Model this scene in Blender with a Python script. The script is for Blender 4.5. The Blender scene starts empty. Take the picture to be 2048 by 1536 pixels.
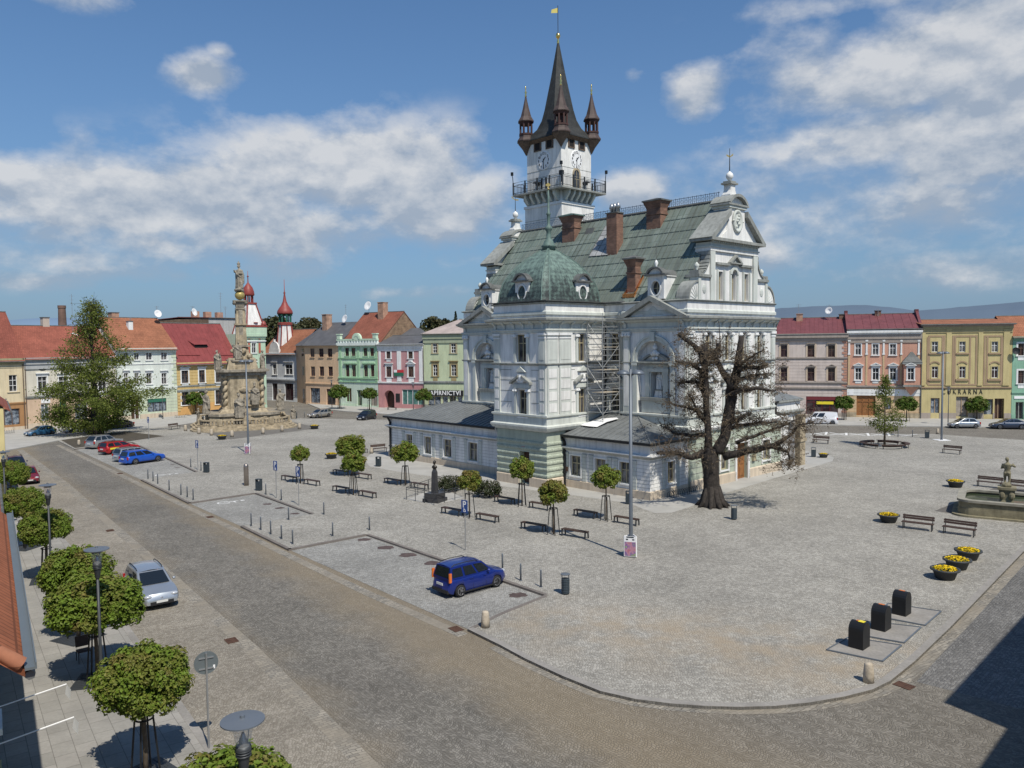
import bpy,bmesh,math,random
from mathutils import Vector,Matrix,noise
S=bpy.context.scene
COL=S.collection
PI=math.pi
R=math.radians
rng=random.Random(7)
# ------------------------------------------------------------------ camera
FPX,PITCH,ROLL,HC=1577.0,R(3.0),R(0.6),12.6
_fw=Vector((0,math.cos(PITCH),-math.sin(PITCH)))
_r0=Vector((1,0,0));_u0=_r0.cross(_fw)
_rt=math.cos(ROLL)*_r0-math.sin(ROLL)*_u0
_up=math.cos(ROLL)*_u0+math.sin(ROLL)*_r0
EYE=Vector((0,0,HC))
cam=bpy.data.cameras.new('camera');cam_o=bpy.data.objects.new('camera',cam);COL.objects.link(cam_o)
cam.sensor_width=36;cam.lens=FPX/2048*36;cam.clip_end=60000;cam.clip_start=0.5
m=Matrix.Identity(4)
for i in range(3):
 m[i][0],m[i][1],m[i][2],m[i][3]=_rt[i],_up[i],-_fw[i],EYE[i]
cam_o.matrix_world=m
S.camera=cam_o
def ray(px,py):
 return _fw+_rt*((px-1024)/FPX)+_up*((768-py)/FPX)
def gp(px,py,z=0.0):
 d=ray(px,py);t=(z-HC)/d.z
 return EYE+d*t
def zat(px,py,p):
 d=ray(px,py)
 return HC+d.z*math.hypot(p[0],p[1])/math.hypot(d.x,d.y)
# ------------------------------------------------------------------ render / light
S.view_settings.view_transform='Standard';S.view_settings.look='None'
S.view_settings.exposure=0;S.view_settings.gamma=1
S.render.engine='CYCLES'
S.cycles.max_bounces=5;S.cycles.diffuse_bounces=2;S.cycles.glossy_bounces=2
S.cycles.transparent_max_bounces=6;S.cycles.transmission_bounces=3
S.cycles.use_denoising=True
SUN_EL=R(55.5)
SUN_H=Vector((0.48,-0.877))
sun=bpy.data.lights.new('sun','SUN');sun.energy=4.7;sun.angle=R(0.5);sun.color=(1.0,0.94,0.83)
sun_o=bpy.data.objects.new('sun',sun);COL.objects.link(sun_o)
sd=Vector((SUN_H.x*math.cos(SUN_EL),SUN_H.y*math.cos(SUN_EL),math.sin(SUN_EL)))
sun_o.rotation_euler=sd.to_track_quat('Z','Y').to_euler();sun_o.location=(60,-60,90)
# ------------------------------------------------------------------ node helpers
class NT:
 def __init__(s,nt):s.nt=nt;s.n=nt.nodes;s.l=nt.links
 def new(s,t,**k):
  n=s.n.new(t)
  for a,b in k.items():setattr(n,a,b)
  return n
 def put(s,sock,v):
  if hasattr(v,'is_output')or isinstance(v,bpy.types.NodeSocket):s.l.new(v,sock)
  else:
   if isinstance(v,(tuple,list))and len(v)==3 and sock.type=='RGBA':v=(*v,1)
   sock.default_value=v
 def math(s,op,a,b=0.0,c=None,clamp=False):
  n=s.new('ShaderNodeMath',operation=op);n.use_clamp=clamp
  s.put(n.inputs[0],a);s.put(n.inputs[1],b)
  if c is not None:s.put(n.inputs[2],c)
  return n.outputs[0]
 def mix(s,f,a,b,mode='MIX'):
  n=s.new('ShaderNodeMix',data_type='RGBA',blend_type=mode)
  s.put(n.inputs[0],f);s.put(n.inputs[6],a);s.put(n.inputs[7],b)
  return n.outputs[2]
 def ramp(s,f,stops):
  n=s.new('ShaderNodeValToRGB');e=n.color_ramp.elements
  while len(e)>len(stops):e.remove(e[-1])
  while len(e)<len(stops):e.new(0.5)
  for i,(p,c)in enumerate(stops):
   e[i].position=p;e[i].color=(*c,1)if len(c)==3 else c
  s.put(n.inputs[0],f);return n.outputs[0]
 def noise(s,vec,scale,detail=3,rough=0.55,dist=0.0):
  n=s.new('ShaderNodeTexNoise');
  if vec is not None:s.put(n.inputs['Vector'],vec)
  n.inputs['Scale'].default_value=scale;n.inputs['Detail'].default_value=detail
  n.inputs['Roughness'].default_value=rough;n.inputs['Distortion'].default_value=dist
  return n.outputs[0]
 def mapr(s,f,a,b,c=0.0,d=1.0):
  n=s.new('ShaderNodeMapRange');s.put(n.inputs[0],f)
  for i,v in enumerate((a,b,c,d)):s.put(n.inputs[1+i],v)
  return n.outputs[0]
 def obj(s):return s.new('ShaderNodeTexCoord').outputs['Object']
 def pos(s):return s.new('ShaderNodeNewGeometry').outputs['Position']
 def xyz(s,v):
  n=s.new('ShaderNodeSeparateXYZ');s.put(n.inputs[0],v);return n.outputs
 def comb(s,x,y,z=0.0):
  n=s.new('ShaderNodeCombineXYZ')
  for i,v in enumerate((x,y,z)):s.put(n.inputs[i],v)
  return n.outputs[0]
 def bump(s,h,strength=0.5,dist=0.02):
  n=s.new('ShaderNodeBump');n.inputs['Strength'].default_value=strength
  n.inputs['Distance'].default_value=dist;s.put(n.inputs['Height'],h);return n.outputs[0]
def mat(name,col=(0.5,0.5,0.5),rough=0.8,metal=0.0,spec=0.35,var=0.0,vscale=1.2,fine=0.0,fscale=14.0,build=None,bump=0.0,coat=0.0,streak=0.0):
 """principled material with large (var), fine and vertical-streak colour variation"""
 mt=bpy.data.materials.new(name);mt.use_nodes=True
 t=NT(mt.node_tree);b=t.n['Principled BSDF']
 b.inputs['Roughness'].default_value=rough;b.inputs['Metallic'].default_value=metal
 b.inputs['Specular IOR Level'].default_value=spec
 if coat:b.inputs['Coat Weight'].default_value=coat;b.inputs['Coat Roughness'].default_value=0.05
 c=(*col,1)
 if build:
  r=build(t,b)
  c=r if r is not None else None
 if c is not None and(var or fine or streak):
  p=t.pos()
  if var:
   f=t.mapr(t.noise(p,vscale,4),0.3,0.7,1-var,1+var*0.6)
   c=t.mix(1.0,c,t.comb(f,f,f),'MULTIPLY')
  if fine:
   n2=t.noise(p,fscale,2)
   f=t.mapr(n2,0.25,0.75,1-fine,1+fine)
   c=t.mix(1.0,c,t.comb(f,f,f),'MULTIPLY')
   if bump:t.l.new(t.bump(n2,bump,0.02),b.inputs['Normal'])
  if streak:
   x,y,z=t.xyz(p)
   f=t.mapr(t.noise(t.comb(t.math('MULTIPLY',x,3.0),t.math('MULTIPLY',y,3.0),t.math('MULTIPLY',z,0.35)),1.0,4),0.42,0.75,1.0,1-streak)
   c=t.mix(1.0,c,t.comb(f,f,f),'MULTIPLY')
 if c is not None:t.put(b.inputs['Base Color'],c)
 return mt
# ------------------------------------------------------------------ mesh builder
class MB:
 def __init__(s,M=None):
  s.v=[];s.f=[];s.m=[];s.sm=[];s.M=M or Matrix.Identity(4);s.k=0;s.smooth=False;s.col=None;s.cols=[]
 def add(s,vs,fs):
  o=len(s.v);M=s.M
  s.v+=[tuple(M@Vector(p))for p in vs]
  for f in fs:
   s.f.append(tuple(i+o for i in f));s.m.append(s.k);s.sm.append(s.smooth);s.cols.append(s.col)
  return s
 def quad(s,a,b,c,d):return s.add([a,b,c,d],[(0,1,2,3)])
 def poly(s,pts):return s.add(pts,[tuple(range(len(pts)))])
 def box(s,x0,x1,y0,y1,z0,z1):
  vs=[(x0,y0,z0),(x1,y0,z0),(x1,y1,z0),(x0,y1,z0),(x0,y0,z1),(x1,y0,z1),(x1,y1,z1),(x0,y1,z1)]
  return s.add(vs,[(0,3,2,1),(4,5,6,7),(0,1,5,4),(1,2,6,5),(2,3,7,6),(3,0,4,7)])
 def frust(s,x0,x1,y0,y1,z0,X0,X1,Y0,Y1,z1):
  vs=[(x0,y0,z0),(x1,y0,z0),(x1,y1,z0),(x0,y1,z0),(X0,Y0,z1),(X1,Y0,z1),(X1,Y1,z1),(X0,Y1,z1)]
  return s.add(vs,[(0,3,2,1),(4,5,6,7),(0,1,5,4),(1,2,6,5),(2,3,7,6),(3,0,4,7)])
 def prism(s,pts,d0,d1,axis='y'):
  """polygon in the (x,z) plane (ccw seen from -y) extruded along y; axis 'z': polygon in (x,y) extruded in z; axis 'x': polygon (y,z) along x"""
  n=len(pts)
  g={'y':lambda p,d:(p[0],d,p[1]),'z':lambda p,d:(p[0],p[1],d),'x':lambda p,d:(d,p[0],p[1])}[axis]
  vs=[g(p,d0)for p in pts]+[g(p,d1)for p in pts]
  fs=[tuple(range(n)),tuple(range(2*n-1,n-1,-1))]
  fs+=[(i,i+n,(i+1)%n+n,(i+1)%n)for i in range(n)]
  return s.add(vs,fs)
 def ring(s,c,r,ax,n,ref=None):
  ax=ax.normalized();a=ax.orthogonal().normalized()if ref is None else(ref-ax*ref.dot(ax)).normalized()
  b=ax.cross(a)
  return[c+(a*math.cos(2*PI*i/n)+b*math.sin(2*PI*i/n))*r for i in range(n)]
 def tube(s,pts,r,n=6,cap=True):
  pts=[Vector(p)for p in pts];rs=r if isinstance(r,(list,tuple))else[r]*len(pts)
  vs=[];fs=[];ref=None
  for i,p in enumerate(pts):
   d=(pts[min(i+1,len(pts)-1)]-pts[max(i-1,0)])
   if d.length<1e-9:d=Vector((0,0,1))
   d.normalize()
   if ref is None:ref=d.orthogonal()
   else:
    ref=ref-d*ref.dot(d)
    if ref.length<1e-6:ref=d.orthogonal()
   ref.normalize();b=d.cross(ref)
   for k in range(n):
    a=2*PI*k/n
    vs.append(p+(ref*math.cos(a)+b*math.sin(a))*rs[i])
  for i in range(len(pts)-1):
   for k in range(n):
    k2=(k+1)%n
    fs.append((i*n+k,i*n+k2,(i+1)*n+k2,(i+1)*n+k))
  if cap:fs+=[tuple(range(n-1,-1,-1)),tuple((len(pts)-1)*n+k for k in range(n))]
  return s.add(vs,fs)
 def lathe(s,prof,n=16,c=(0,0,0),ph=0.0,sx=1.0,sy=1.0,cap=True):
  vs=[];fs=[]
  for r,z in prof:
   for k in range(n):
    a=2*PI*k/n+ph
    vs.append((c[0]+r*sx*math.cos(a),c[1]+r*sy*math.sin(a),c[2]+z))
  for i in range(len(prof)-1):
   for k in range(n):
    k2=(k+1)%n
    fs.append((i*n+k,i*n+k2,(i+1)*n+k2,(i+1)*n+k))
  if cap:
   if prof[0][0]>1e-4:fs.append(tuple(range(n-1,-1,-1)))
   if prof[-1][0]>1e-4:fs.append(tuple((len(prof)-1)*n+k for k in range(n)))
  return s.add(vs,fs)
 def ball(s,c,r,n=10,sx=1,sy=1,sz=1):
  m=max(5,n//2+1)
  return s.lathe([(r*math.sin(PI*i/m),-r*sz*math.cos(PI*i/m))for i in range(m+1)],n,c,sx=sx,sy=sy)
 def build(s,name,mats,parent=None,loc=None,sharp=None):
  me=bpy.data.meshes.new(name);me.from_pydata(s.v,[],s.f)
  if not isinstance(mats,(list,tuple)):mats=[mats]
  for q in mats:me.materials.append(q)
  me.polygons.foreach_set('material_index',s.m)
  me.polygons.foreach_set('use_smooth',s.sm)
  if any(c is not None for c in s.cols):
   at=me.color_attributes.new('tint','FLOAT_COLOR','CORNER')
   buf=[]
   for f,c in zip(s.f,s.cols):
    c=c or(1,1,1);buf+=[c[0],c[1],c[2],1.0]*len(f)
   at.data.foreach_set('color',buf)
  me.update()
  o=bpy.data.objects.new(name,me);COL.objects.link(o)
  if parent is not None:o.parent=parent
  if loc is not None:o.location=loc
  return o
def mobj(name,me,parent=None,loc=None,rz=0):
 o=bpy.data.objects.new(name,me);COL.objects.link(o)
 if parent is not None:o.parent=parent
 if loc is not None:o.location=loc
 o.rotation_euler=(0,0,rz)
 return o
def tag(o,label=None,cat=None,group=None,kind=None):
 if label:o['label']=label
 if cat:o['category']=cat
 if group:o['group']=group
 if kind:o['kind']=kind
 return o
def thing(name,label,cat,loc=(0,0,0),rz=0.0,group=None):
 o=bpy.data.objects.new(name,None);COL.objects.link(o)
 o.location=loc;o.rotation_euler=(0,0,rz);o.empty_display_size=0.3
 return tag(o,label,cat,group)
KIDS={}
def dup(o,loc=None,rz=None,label=None,group=None,parent=None,sc=None):
 c=o.copy();COL.objects.link(c)
 if parent is not None:c.parent=parent
 if loc is not None:c.location=loc
 if rz is not None:c.rotation_euler=(0,0,rz)
 if sc is not None:c.scale=(sc,sc,sc)if not isinstance(sc,tuple)else sc
 if label:c['label']=label
 if group:c['group']=group
 for ch in o.children:dup(ch,parent=c)
 return c
def evald(o):
 """mesh of an object with its modifiers applied; the object itself is removed"""
 bpy.context.view_layer.update()
 dg=bpy.context.evaluated_depsgraph_get()
 me=bpy.data.meshes.new_from_object(o.evaluated_get(dg))
 bpy.data.objects.remove(o);return me
def text_mesh(txt,size=1.0,ext=0.02,spacing=1.0,align='CENTER',bold=0.0):
 cu=bpy.data.curves.new('lettering','FONT');cu.body=txt;cu.size=size;cu.extrude=ext
 cu.align_x=align;cu.align_y='CENTER';cu.space_character=spacing;cu.resolution_u=3;cu.offset=bold
 o=bpy.data.objects.new('lettering',cu);COL.objects.link(o)
 me=evald(o);bpy.data.curves.remove(cu)
 me.transform(Matrix.Rotation(PI/2,4,'X'))
 return me
def facM(x,y,ang):
 return Matrix.Translation((x,y,0))@Matrix.Rotation(ang,4,'Z')
# ------------------------------------------------------------------ facade helpers, coordinates (s to the right, d into the wall, z up)
def wall_holes(mb,s0,s1,z0,z1,holes,dep=0.2,d=0.0,back=False):
 ss=sorted({s0,s1,*[h[0]for h in holes],*[h[1]for h in holes]});ss=[a for a in ss if s0-1e-6<=a<=s1+1e-6]
 zs=sorted({z0,z1,*[h[2]for h in holes],*[h[3]for h in holes]});zs=[a for a in zs if z0-1e-6<=a<=z1+1e-6]
 for i in range(len(ss)-1):
  for j in range(len(zs)-1):
   cs,cz=(ss[i]+ss[i+1])/2,(zs[j]+zs[j+1])/2
   if any(h[0]<cs<h[1]and h[2]<cz<h[3]for h in holes):continue
   mb.quad((ss[i],d,zs[j]),(ss[i+1],d,zs[j]),(ss[i+1],d,zs[j+1]),(ss[i],d,zs[j+1]))
 for a,b,c,e in holes:
  D=d+dep
  mb.quad((a,d,c),(a,d,e),(a,D,e),(a,D,c));mb.quad((b,d,e),(b,d,c),(b,D,c),(b,D,e))
  mb.quad((a,d,e),(b,d,e),(b,D,e),(a,D,e));mb.quad((a,D,c),(b,D,c),(b,d,c),(a,d,c))
  if back:mb.quad((a,D,c),(b,D,c),(b,D,e),(a,D,e))
def arch_panel(mb,s0,s1,z0,z1,cs,r,zb,zs,dep=0.2,d=0.0,back=False,n=12):
 """flat panel s0..s1 x z0..z1 with an opening cs+-r from zb to zs closed by a half circle"""
 a,b=cs-r,cs+r;D=d+dep
 Q=lambda p,q,e,f:mb.quad((p,d,e),(q,d,e),(q,d,f),(p,d,f))
 Q(s0,a,z0,z1);Q(b,s1,z0,z1)
 if zb>z0+1e-6:Q(a,b,z0,zb)
 arc=[(cs+r*math.cos(PI-PI*i/n),zs+r*math.sin(PI*i/n))for i in range(n+1)]
 for i in range(n):
  p,q=arc[i],arc[i+1]
  mb.quad((p[0],d,p[1]),(q[0],d,q[1]),(q[0],d,z1),(p[0],d,z1))
 rim=[(a,zb)]+arc+[(b,zb)]
 for i in range(len(rim)-1):
  p,q=rim[i],rim[i+1]
  mb.quad((p[0],d,p[1]),(p[0],D,p[1]),(q[0],D,q[1]),(q[0],d,q[1]))
 mb.quad((a,d,zb),(b,d,zb),(b,D,zb),(a,D,zb))
 if back:mb.poly([(p[0],D,p[1])for p in rim[::-1]][::-1])
def arch_band(mb,cs,zs,r0,r1,d0,d1,a0=0.0,a1=PI,n=14):
 """archivolt: ring segment standing on the wall"""
 for i in range(n):
  t,u=a0+(a1-a0)*i/n,a0+(a1-a0)*(i+1)/n
  P=lambda r,w:(cs+r*math.cos(w),zs+r*math.sin(w))
  mb.prism([P(r0,u),P(r0,t),P(r1,t),P(r1,u)][::-1]if False else[P(r0,t),P(r1,t),P(r1,u),P(r0,u)],d0,d1)
def frame_bars(mb,a,b,c,e,d,fw=0.06,nx=2,tz=(0.62,),th=0.06,mid=True):
 """window frame with nx lights across and transoms at the fractions tz"""
 mb.box(a,b,d,d+th,c,c+fw);mb.box(a,b,d,d+th,e-fw,e)
 mb.box(a,a+fw,d,d+th,c+fw,e-fw);mb.box(b-fw,b,d,d+th,c+fw,e-fw)
 zs=[c+fw]+[c+(e-c)*q for q in tz]+[e-fw]
 for q in tz:mb.box(a+fw,b-fw,d,d+th,c+(e-c)*q-fw*0.5,c+(e-c)*q+fw*0.5)
 for j in range(len(zs)-1):
  z0=zs[j]+(fw*0.5 if j else 0);z1=zs[j+1]-(fw*0.5 if j<len(zs)-2 else 0)
  for i in range(1,nx):
   x=a+(b-a)*i/nx;mb.box(x-fw*0.45,x+fw*0.45,d+0.003,d+th,z0,z1)
def pediment(mb,cs,w,z,h,d0,d1,th=0.14):
 """triangular pediment frame with a recessed field"""
 a,b=cs-w/2,cs+w/2
 mb.box(a,b,d0,d1,z,z+th*0.8)
 zz=z+th*0.8
 mb.prism([(a,zz),(a+th*2.2,zz),(cs,z+h-th*0.6),(b-th*2.2,zz),(b,zz),(cs,z+h+th*0.6)],d0-0.002,d1)
 mb.prism([(a+th*2.2,zz),(b-th*2.2,zz),(cs,z+h-th*0.6)],d0+(d1-d0)*0.6,d1)
# ------------------------------------------------------------------ world: physical sky with procedural cumulus
W=bpy.data.worlds.new('World');S.world=W;W.use_nodes=True
t=NT(W.node_tree);bg=t.n['Background']
sky=t.new('ShaderNodeTexSky');sky.sky_type='NISHITA';sky.sun_disc=False
sky.sun_elevation=SUN_EL;sky.sun_rotation=math.atan2(SUN_H.x,SUN_H.y)
sky.air_density=1.0;sky.dust_density=0.6;sky.ozone_density=2.2;sky.altitude=250
gx,gy,gz=t.xyz(t.new('ShaderNodeTexCoord').outputs['Generated'])
az=t.math('ARCTAN2',gx,gy);el=t.math('ARCSINE',gz)
def dirof(px,py):
 d=ray(px,py).normalized();return math.atan2(d.x,d.y),math.asin(d.z)
# cumulus heaps: centre pixel direction, half sizes in radians, density
HEAPS=[(330,395,350,85,.92),(700,335,280,95,1.0),(870,390,170,115,.95),(110,365,210,60,.85),(520,460,440,95,.66),(200,520,260,50,.42),(408,150,60,34,1.0),(440,105,26,18,.55),(90,470,55,26,.5),(290,455,70,26,.55),(650,515,110,22,.45),(1800,130,300,95,1.0),(1960,70,190,80,1.0),(1640,140,110,62,.85),(2080,180,260,140,.9),(1395,178,66,58,1.0),(1265,152,40,22,.45),(1500,150,45,30,.45),(1760,270,260,70,.8),(1980,310,200,75,.85),(1260,390,75,46,.85),(1680,430,420,110,.62),(1920,410,280,90,.66),(1540,500,330,60,.5),(1900,530,300,50,.5),(160,-8,120,24,.6),(760,585,190,20,.5),(270,545,190,26,.52),(60,560,160,22,.45),(520,540,260,40,.5),(1760,-5,240,30,.6)]
acc=None;sg=sgv=None
for px,py,wx,wy,dn in HEAPS:
 a0,e0=dirof(px,py)
 u=t.math('MULTIPLY',t.math('SUBTRACT',az,a0),FPX/wx);v=t.math('MULTIPLY',t.math('SUBTRACT',el,e0),FPX/wy)
 q=t.math('ADD',t.math('MULTIPLY',u,u),t.math('MULTIPLY',v,v))
 g=t.math('MULTIPLY',t.math('EXPONENT',t.math('MULTIPLY',q,-0.9)),dn)
 acc=g if acc is None else t.math('MAXIMUM',acc,g)
 gv=t.math('MULTIPLY',g,v);sg=g if sg is None else t.math('ADD',sg,g);sgv=gv if sgv is None else t.math('ADD',sgv,gv)
sv=t.comb(t.math('MULTIPLY',az,1.0),t.math('MULTIPLY',el,1.6),0.37)
n1=t.noise(sv,7.0,10,0.60,0.05);n2=t.noise(sv,3.4,3,0.5)
up_=t.comb(t.math('MULTIPLY',az,1.0),t.math('ADD',t.math('MULTIPLY',el,1.6),0.030),0.37)
n1u=t.noise(up_,7.0,10,0.60,0.05)
raw=t.math('ADD',t.math('MULTIPLY',acc,0.80),t.math('MULTIPLY',t.math('SUBTRACT',n1,0.5),1.25))
raw=t.math('ADD',raw,t.math('MULTIPLY',t.math('SUBTRACT',n2,0.5),0.25))
cov=t.math('MULTIPLY',t.mapr(raw,0.20,0.58),t.mapr(acc,0.06,0.3))
cov=t.math('MULTIPLY',cov,0.88)
# lit tops / grey bases from the density step towards the zenith
vh=t.math('DIVIDE',sgv,t.math('ADD',sg,0.05))
lit=t.mapr(t.math('ADD',t.math('MULTIPLY',t.math('SUBTRACT',n1,n1u),4.5),t.math('MULTIPLY',vh,0.55)),-0.35,0.55)
thick=t.mapr(raw,0.3,0.8)
ccol=t.mix(lit,(3.1,3.75,4.7),(6.6,6.7,6.85))
ccol=t.mix(t.math('MULTIPLY',thick,0.16),ccol,(6.0,6.05,6.1))
# paler haze towards the horizon
hz=t.math('EXPONENT',t.math('MULTIPLY',t.math('MAXIMUM',el,0.0),-4.6))
hsv=t.new('ShaderNodeHueSaturation');hsv.inputs['Saturation'].default_value=1.0;hsv.inputs['Value'].default_value=1.0
t.l.new(sky.outputs[0],hsv.inputs['Color'])
tint=t.mix(1.0,hsv.outputs[0],(0.60,0.88,1.10),'MULTIPLY')
base=t.mix(t.math('MULTIPLY',hz,0.92),tint,(2.0,2.85,4.1))
fin=t.mix(cov,base,ccol)
t.l.new(fin,bg.inputs['Color']);bg.inputs['Strength'].default_value=0.105
# ------------------------------------------------------------------ paving materials
def cobble(name,scale,c0,c1,c2,joint,fan=False,ang=0.0,sand=None,rough=0.85,jw=0.09,patch=None):
 def bld(t,b):
  p=t.pos()
  x,y,z=t.xyz(p)
  ca,sa=math.cos(ang),math.sin(ang)
  X=t.math('ADD',t.math('MULTIPLY',x,ca),t.math('MULTIPLY',y,sa))
  Y=t.math('ADD',t.math('MULTIPLY',x,-sa),t.math('MULTIPLY',y,ca))
  if fan:
   wv=t.math('SUBTRACT',t.math('PINGPONG',t.math('ADD',Y,t.math('MULTIPLY',t.noise(p,0.32,3),1.9)),0.8),0.4)
   X2=t.math('ADD',X,t.math('MULTIPLY',t.math('MULTIPLY',wv,wv),1.9))
   vec=t.comb(X2,Y)
  else:
   w=t.noise(p,0.35,2)
   vec=t.comb(t.math('ADD',X,t.math('MULTIPLY',w,0.8)),Y)
  vo=t.new('ShaderNodeTexVoronoi',voronoi_dimensions='2D',feature='F1');t.put(vo.inputs['Vector'],vec)
  vo.inputs['Scale'].default_value=scale;vo.inputs['Randomness'].default_value=0.55 if fan else 0.8
  ve=t.new('ShaderNodeTexVoronoi',voronoi_dimensions='2D',feature='DISTANCE_TO_EDGE');t.put(ve.inputs['Vector'],vec)
  ve.inputs['Scale'].default_value=scale;ve.inputs['Randomness'].default_value=0.55 if fan else 0.8
  rv=t.xyz(vo.outputs['Color'])[0]
  c=t.ramp(rv,[(0.0,c0),(0.5,c1),(1.0,c2)])
  big=t.noise(p,0.16,5,0.62);mid=t.noise(p,1.1,4,0.6)
  f=t.math('MULTIPLY',t.mapr(big,0.3,0.7,0.80,1.16),t.mapr(mid,0.3,0.7,0.88,1.1))
  c=t.mix(1.0,c,t.comb(f,f,f),'MULTIPLY')
  if sand:
   sm=t.mapr(t.noise(p,0.22,5,0.65),0.44,0.62)
   c=t.mix(t.math('MULTIPLY',sm,0.75),c,sand)
  if patch:c=patch(t,p,c)
  jm=t.mapr(ve.outputs['Distance'],0.0,jw,1.0,0.0)
  c=t.mix(t.math('MULTIPLY',jm,0.85),c,joint)
  h=t.mapr(ve.outputs['Distance'],0.0,0.25)
  t.l.new(t.bump(h,0.7,0.02),b.inputs['Normal'])
  return c
 return mat(name,rough=rough,build=bld,spec=0.3)
M={}
AZV=R(46.7)
ROADANG=R(90+36)
def dist_line(t,p,a,b):
 """signed distance from the line a-b in the ground plane"""
 d=(Vector(b[:2])-Vector(a[:2])).normalized();n=Vector((-d.y,d.x))
 x,y,z=t.xyz(p)
 return t.math('ADD',t.math('ADD',t.math('MULTIPLY',x,n.x),t.math('MULTIPLY',y,n.y)),-(n.x*a[0]+n.y*a[1]))
def sq_patch(t,p,c):
 k=t.mapr(t.math('ABSOLUTE',t.math('ADD',dist_line(t,p,gp(1030,1215),gp(1740,1330)),0.0)),0.0,5.5,1.0,0.0)
 y=t.xyz(p)[1]
 k=t.math('MULTIPLY',k,t.mapr(y,34.0,40.0,1.0,0.0))
 k=t.math('MULTIPLY',k,t.mapr(t.noise(p,0.5,4),0.36,0.6))
 return t.mix(t.math('MULTIPLY',k,0.8),c,(0.36,0.29,0.205))
M['square']=cobble('grey_square_cobbles',9.0,(0.25,0.238,0.212),(0.32,0.305,0.272),(0.405,0.388,0.348),(0.125,0.115,0.098),jw=0.10,patch=sq_patch)
M['bay']=cobble('parking_bay_cobbles',9.0,(0.225,0.22,0.205),(0.285,0.28,0.26),(0.35,0.345,0.325),(0.115,0.108,0.098),jw=0.09)
def road_patch(t,p,c):
 a,b=gp(200,960),gp(800,1400)
 d=t.math('ABSOLUTE',dist_line(t,p,a,b))
 k=t.mapr(t.math('ADD',d,t.math('MULTIPLY',t.math('SUBTRACT',t.noise(p,0.4,4),0.5),3.4)),1.3,3.6)
 k=t.math('MULTIPLY',k,t.mapr(d,5.0,9.0,1.0,0.15))
 return t.mix(t.math('MULTIPLY',k,0.6),c,(0.275,0.22,0.145))
M['road']=cobble('street_fan_cobbles',9.0,(0.135,0.125,0.108),(0.175,0.163,0.142),(0.23,0.214,0.188),(0.068,0.061,0.051),fan=True,ang=R(-52),jw=0.10,patch=road_patch)
M['road2']=cobble('side_street_cobbles',9.0,(0.125,0.122,0.117),(0.165,0.16,0.152),(0.225,0.22,0.21),(0.055,0.052,0.05),fan=True,ang=R(45),jw=0.10)
M['strip']=cobble('parking_strip_cobbles',10.0,(0.215,0.19,0.155),(0.265,0.24,0.198),(0.32,0.29,0.245),(0.10,0.085,0.066),jw=0.09)
def sett_b(t,b):
 p=t.pos();x,y,z=t.xyz(p);ca,sa=math.cos(R(-54)),math.sin(R(-54))
 X=t.math('ADD',t.math('MULTIPLY',x,ca),t.math('MULTIPLY',y,sa));Y=t.math('ADD',t.math('MULTIPLY',x,-sa),t.math('MULTIPLY',y,ca));w=t.math('MULTIPLY',t.noise(p,1.3,2),0.35)
 br=t.new('ShaderNodeTexBrick');t.put(br.inputs['Vector'],t.comb(t.math('ADD',Y,w),t.math('ADD',X,w)));br.inputs['Scale'].default_value=1.0;br.inputs['Brick Width'].default_value=0.27;br.inputs['Row Height'].default_value=0.15;br.inputs['Mortar Size'].default_value=0.012
 t.put(br.inputs['Color1'],(0.19,0.18,0.16,1));t.put(br.inputs['Color2'],(0.34,0.31,0.26,1));t.put(br.inputs['Mortar'],(0.10,0.09,0.075,1))
 f=t.mapr(t.noise(p,0.8,4),0.3,0.7,0.75,1.1);c=t.mix(1.0,br.outputs[0],t.comb(f,f,f),'MULTIPLY');return t.mix(t.mapr(t.noise(p,0.35,4),0.42,0.62,0.0,0.7),c,(0.24,0.21,0.165))
M['sett']=mat('stone_sett_band',build=sett_b,rough=0.9)
def slab_b(t,b):
 p=t.pos();x,y,z=t.xyz(p)
 ca,sa=math.cos(R(-54)),math.sin(R(-54))
 X=t.math('ADD',t.math('MULTIPLY',x,ca),t.math('MULTIPLY',y,sa));Y=t.math('ADD',t.math('MULTIPLY',x,-sa),t.math('MULTIPLY',y,ca))
 br=t.new('ShaderNodeTexBrick');t.put(br.inputs['Vector'],t.comb(X,Y))
 br.inputs['Scale'].default_value=1.0;br.inputs['Brick Width'].default_value=0.9;br.inputs['Row Height'].default_value=0.6
 br.inputs['Mortar Size'].default_value=0.012;br.inputs['Mortar Smooth'].default_value=0.2
 t.put(br.inputs['Color1'],(0.27,0.26,0.237,1));t.put(br.inputs['Color2'],(0.315,0.30,0.275,1));t.put(br.inputs['Mortar'],(0.17,0.16,0.145,1))
 f=t.math('MULTIPLY',t.mapr(t.noise(p,0.7,5),0.3,0.7,0.82,1.08),t.mapr(t.noise(p,9,3),0.3,0.7,0.92,1.06))
 return t.mix(1.0,br.outputs[0],t.comb(f,f,f),'MULTIPLY')
M['slab']=mat('pale_paving_slabs',build=slab_b,rough=0.85)
M['apron']=mat('concrete_apron',(0.37,0.36,0.335),0.85,var=0.14,vscale=0.6,fine=0.06)
M['kerb']=mat('kerb_stone',(0.27,0.255,0.235),0.85,var=0.2,vscale=1.0,fine=0.12,fscale=9)
M['kerbdark']=mat('dark_kerb_stone',(0.17,0.15,0.135),0.85,var=0.2,vscale=1.0,fine=0.12)
M['earth']=mat('country_ground',(0.13,0.15,0.08),0.95,var=0.4,vscale=0.05)
M['soil']=mat('dark_soil',(0.07,0.06,0.045),0.95,var=0.3,vscale=2)
M['mark']=mat('white_road_paint',(0.72,0.72,0.70),0.7,var=0.25,vscale=4)
M['oil']=mat('oil_stain',(0.09,0.065,0.06),0.8,var=0.3,vscale=3)
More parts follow.
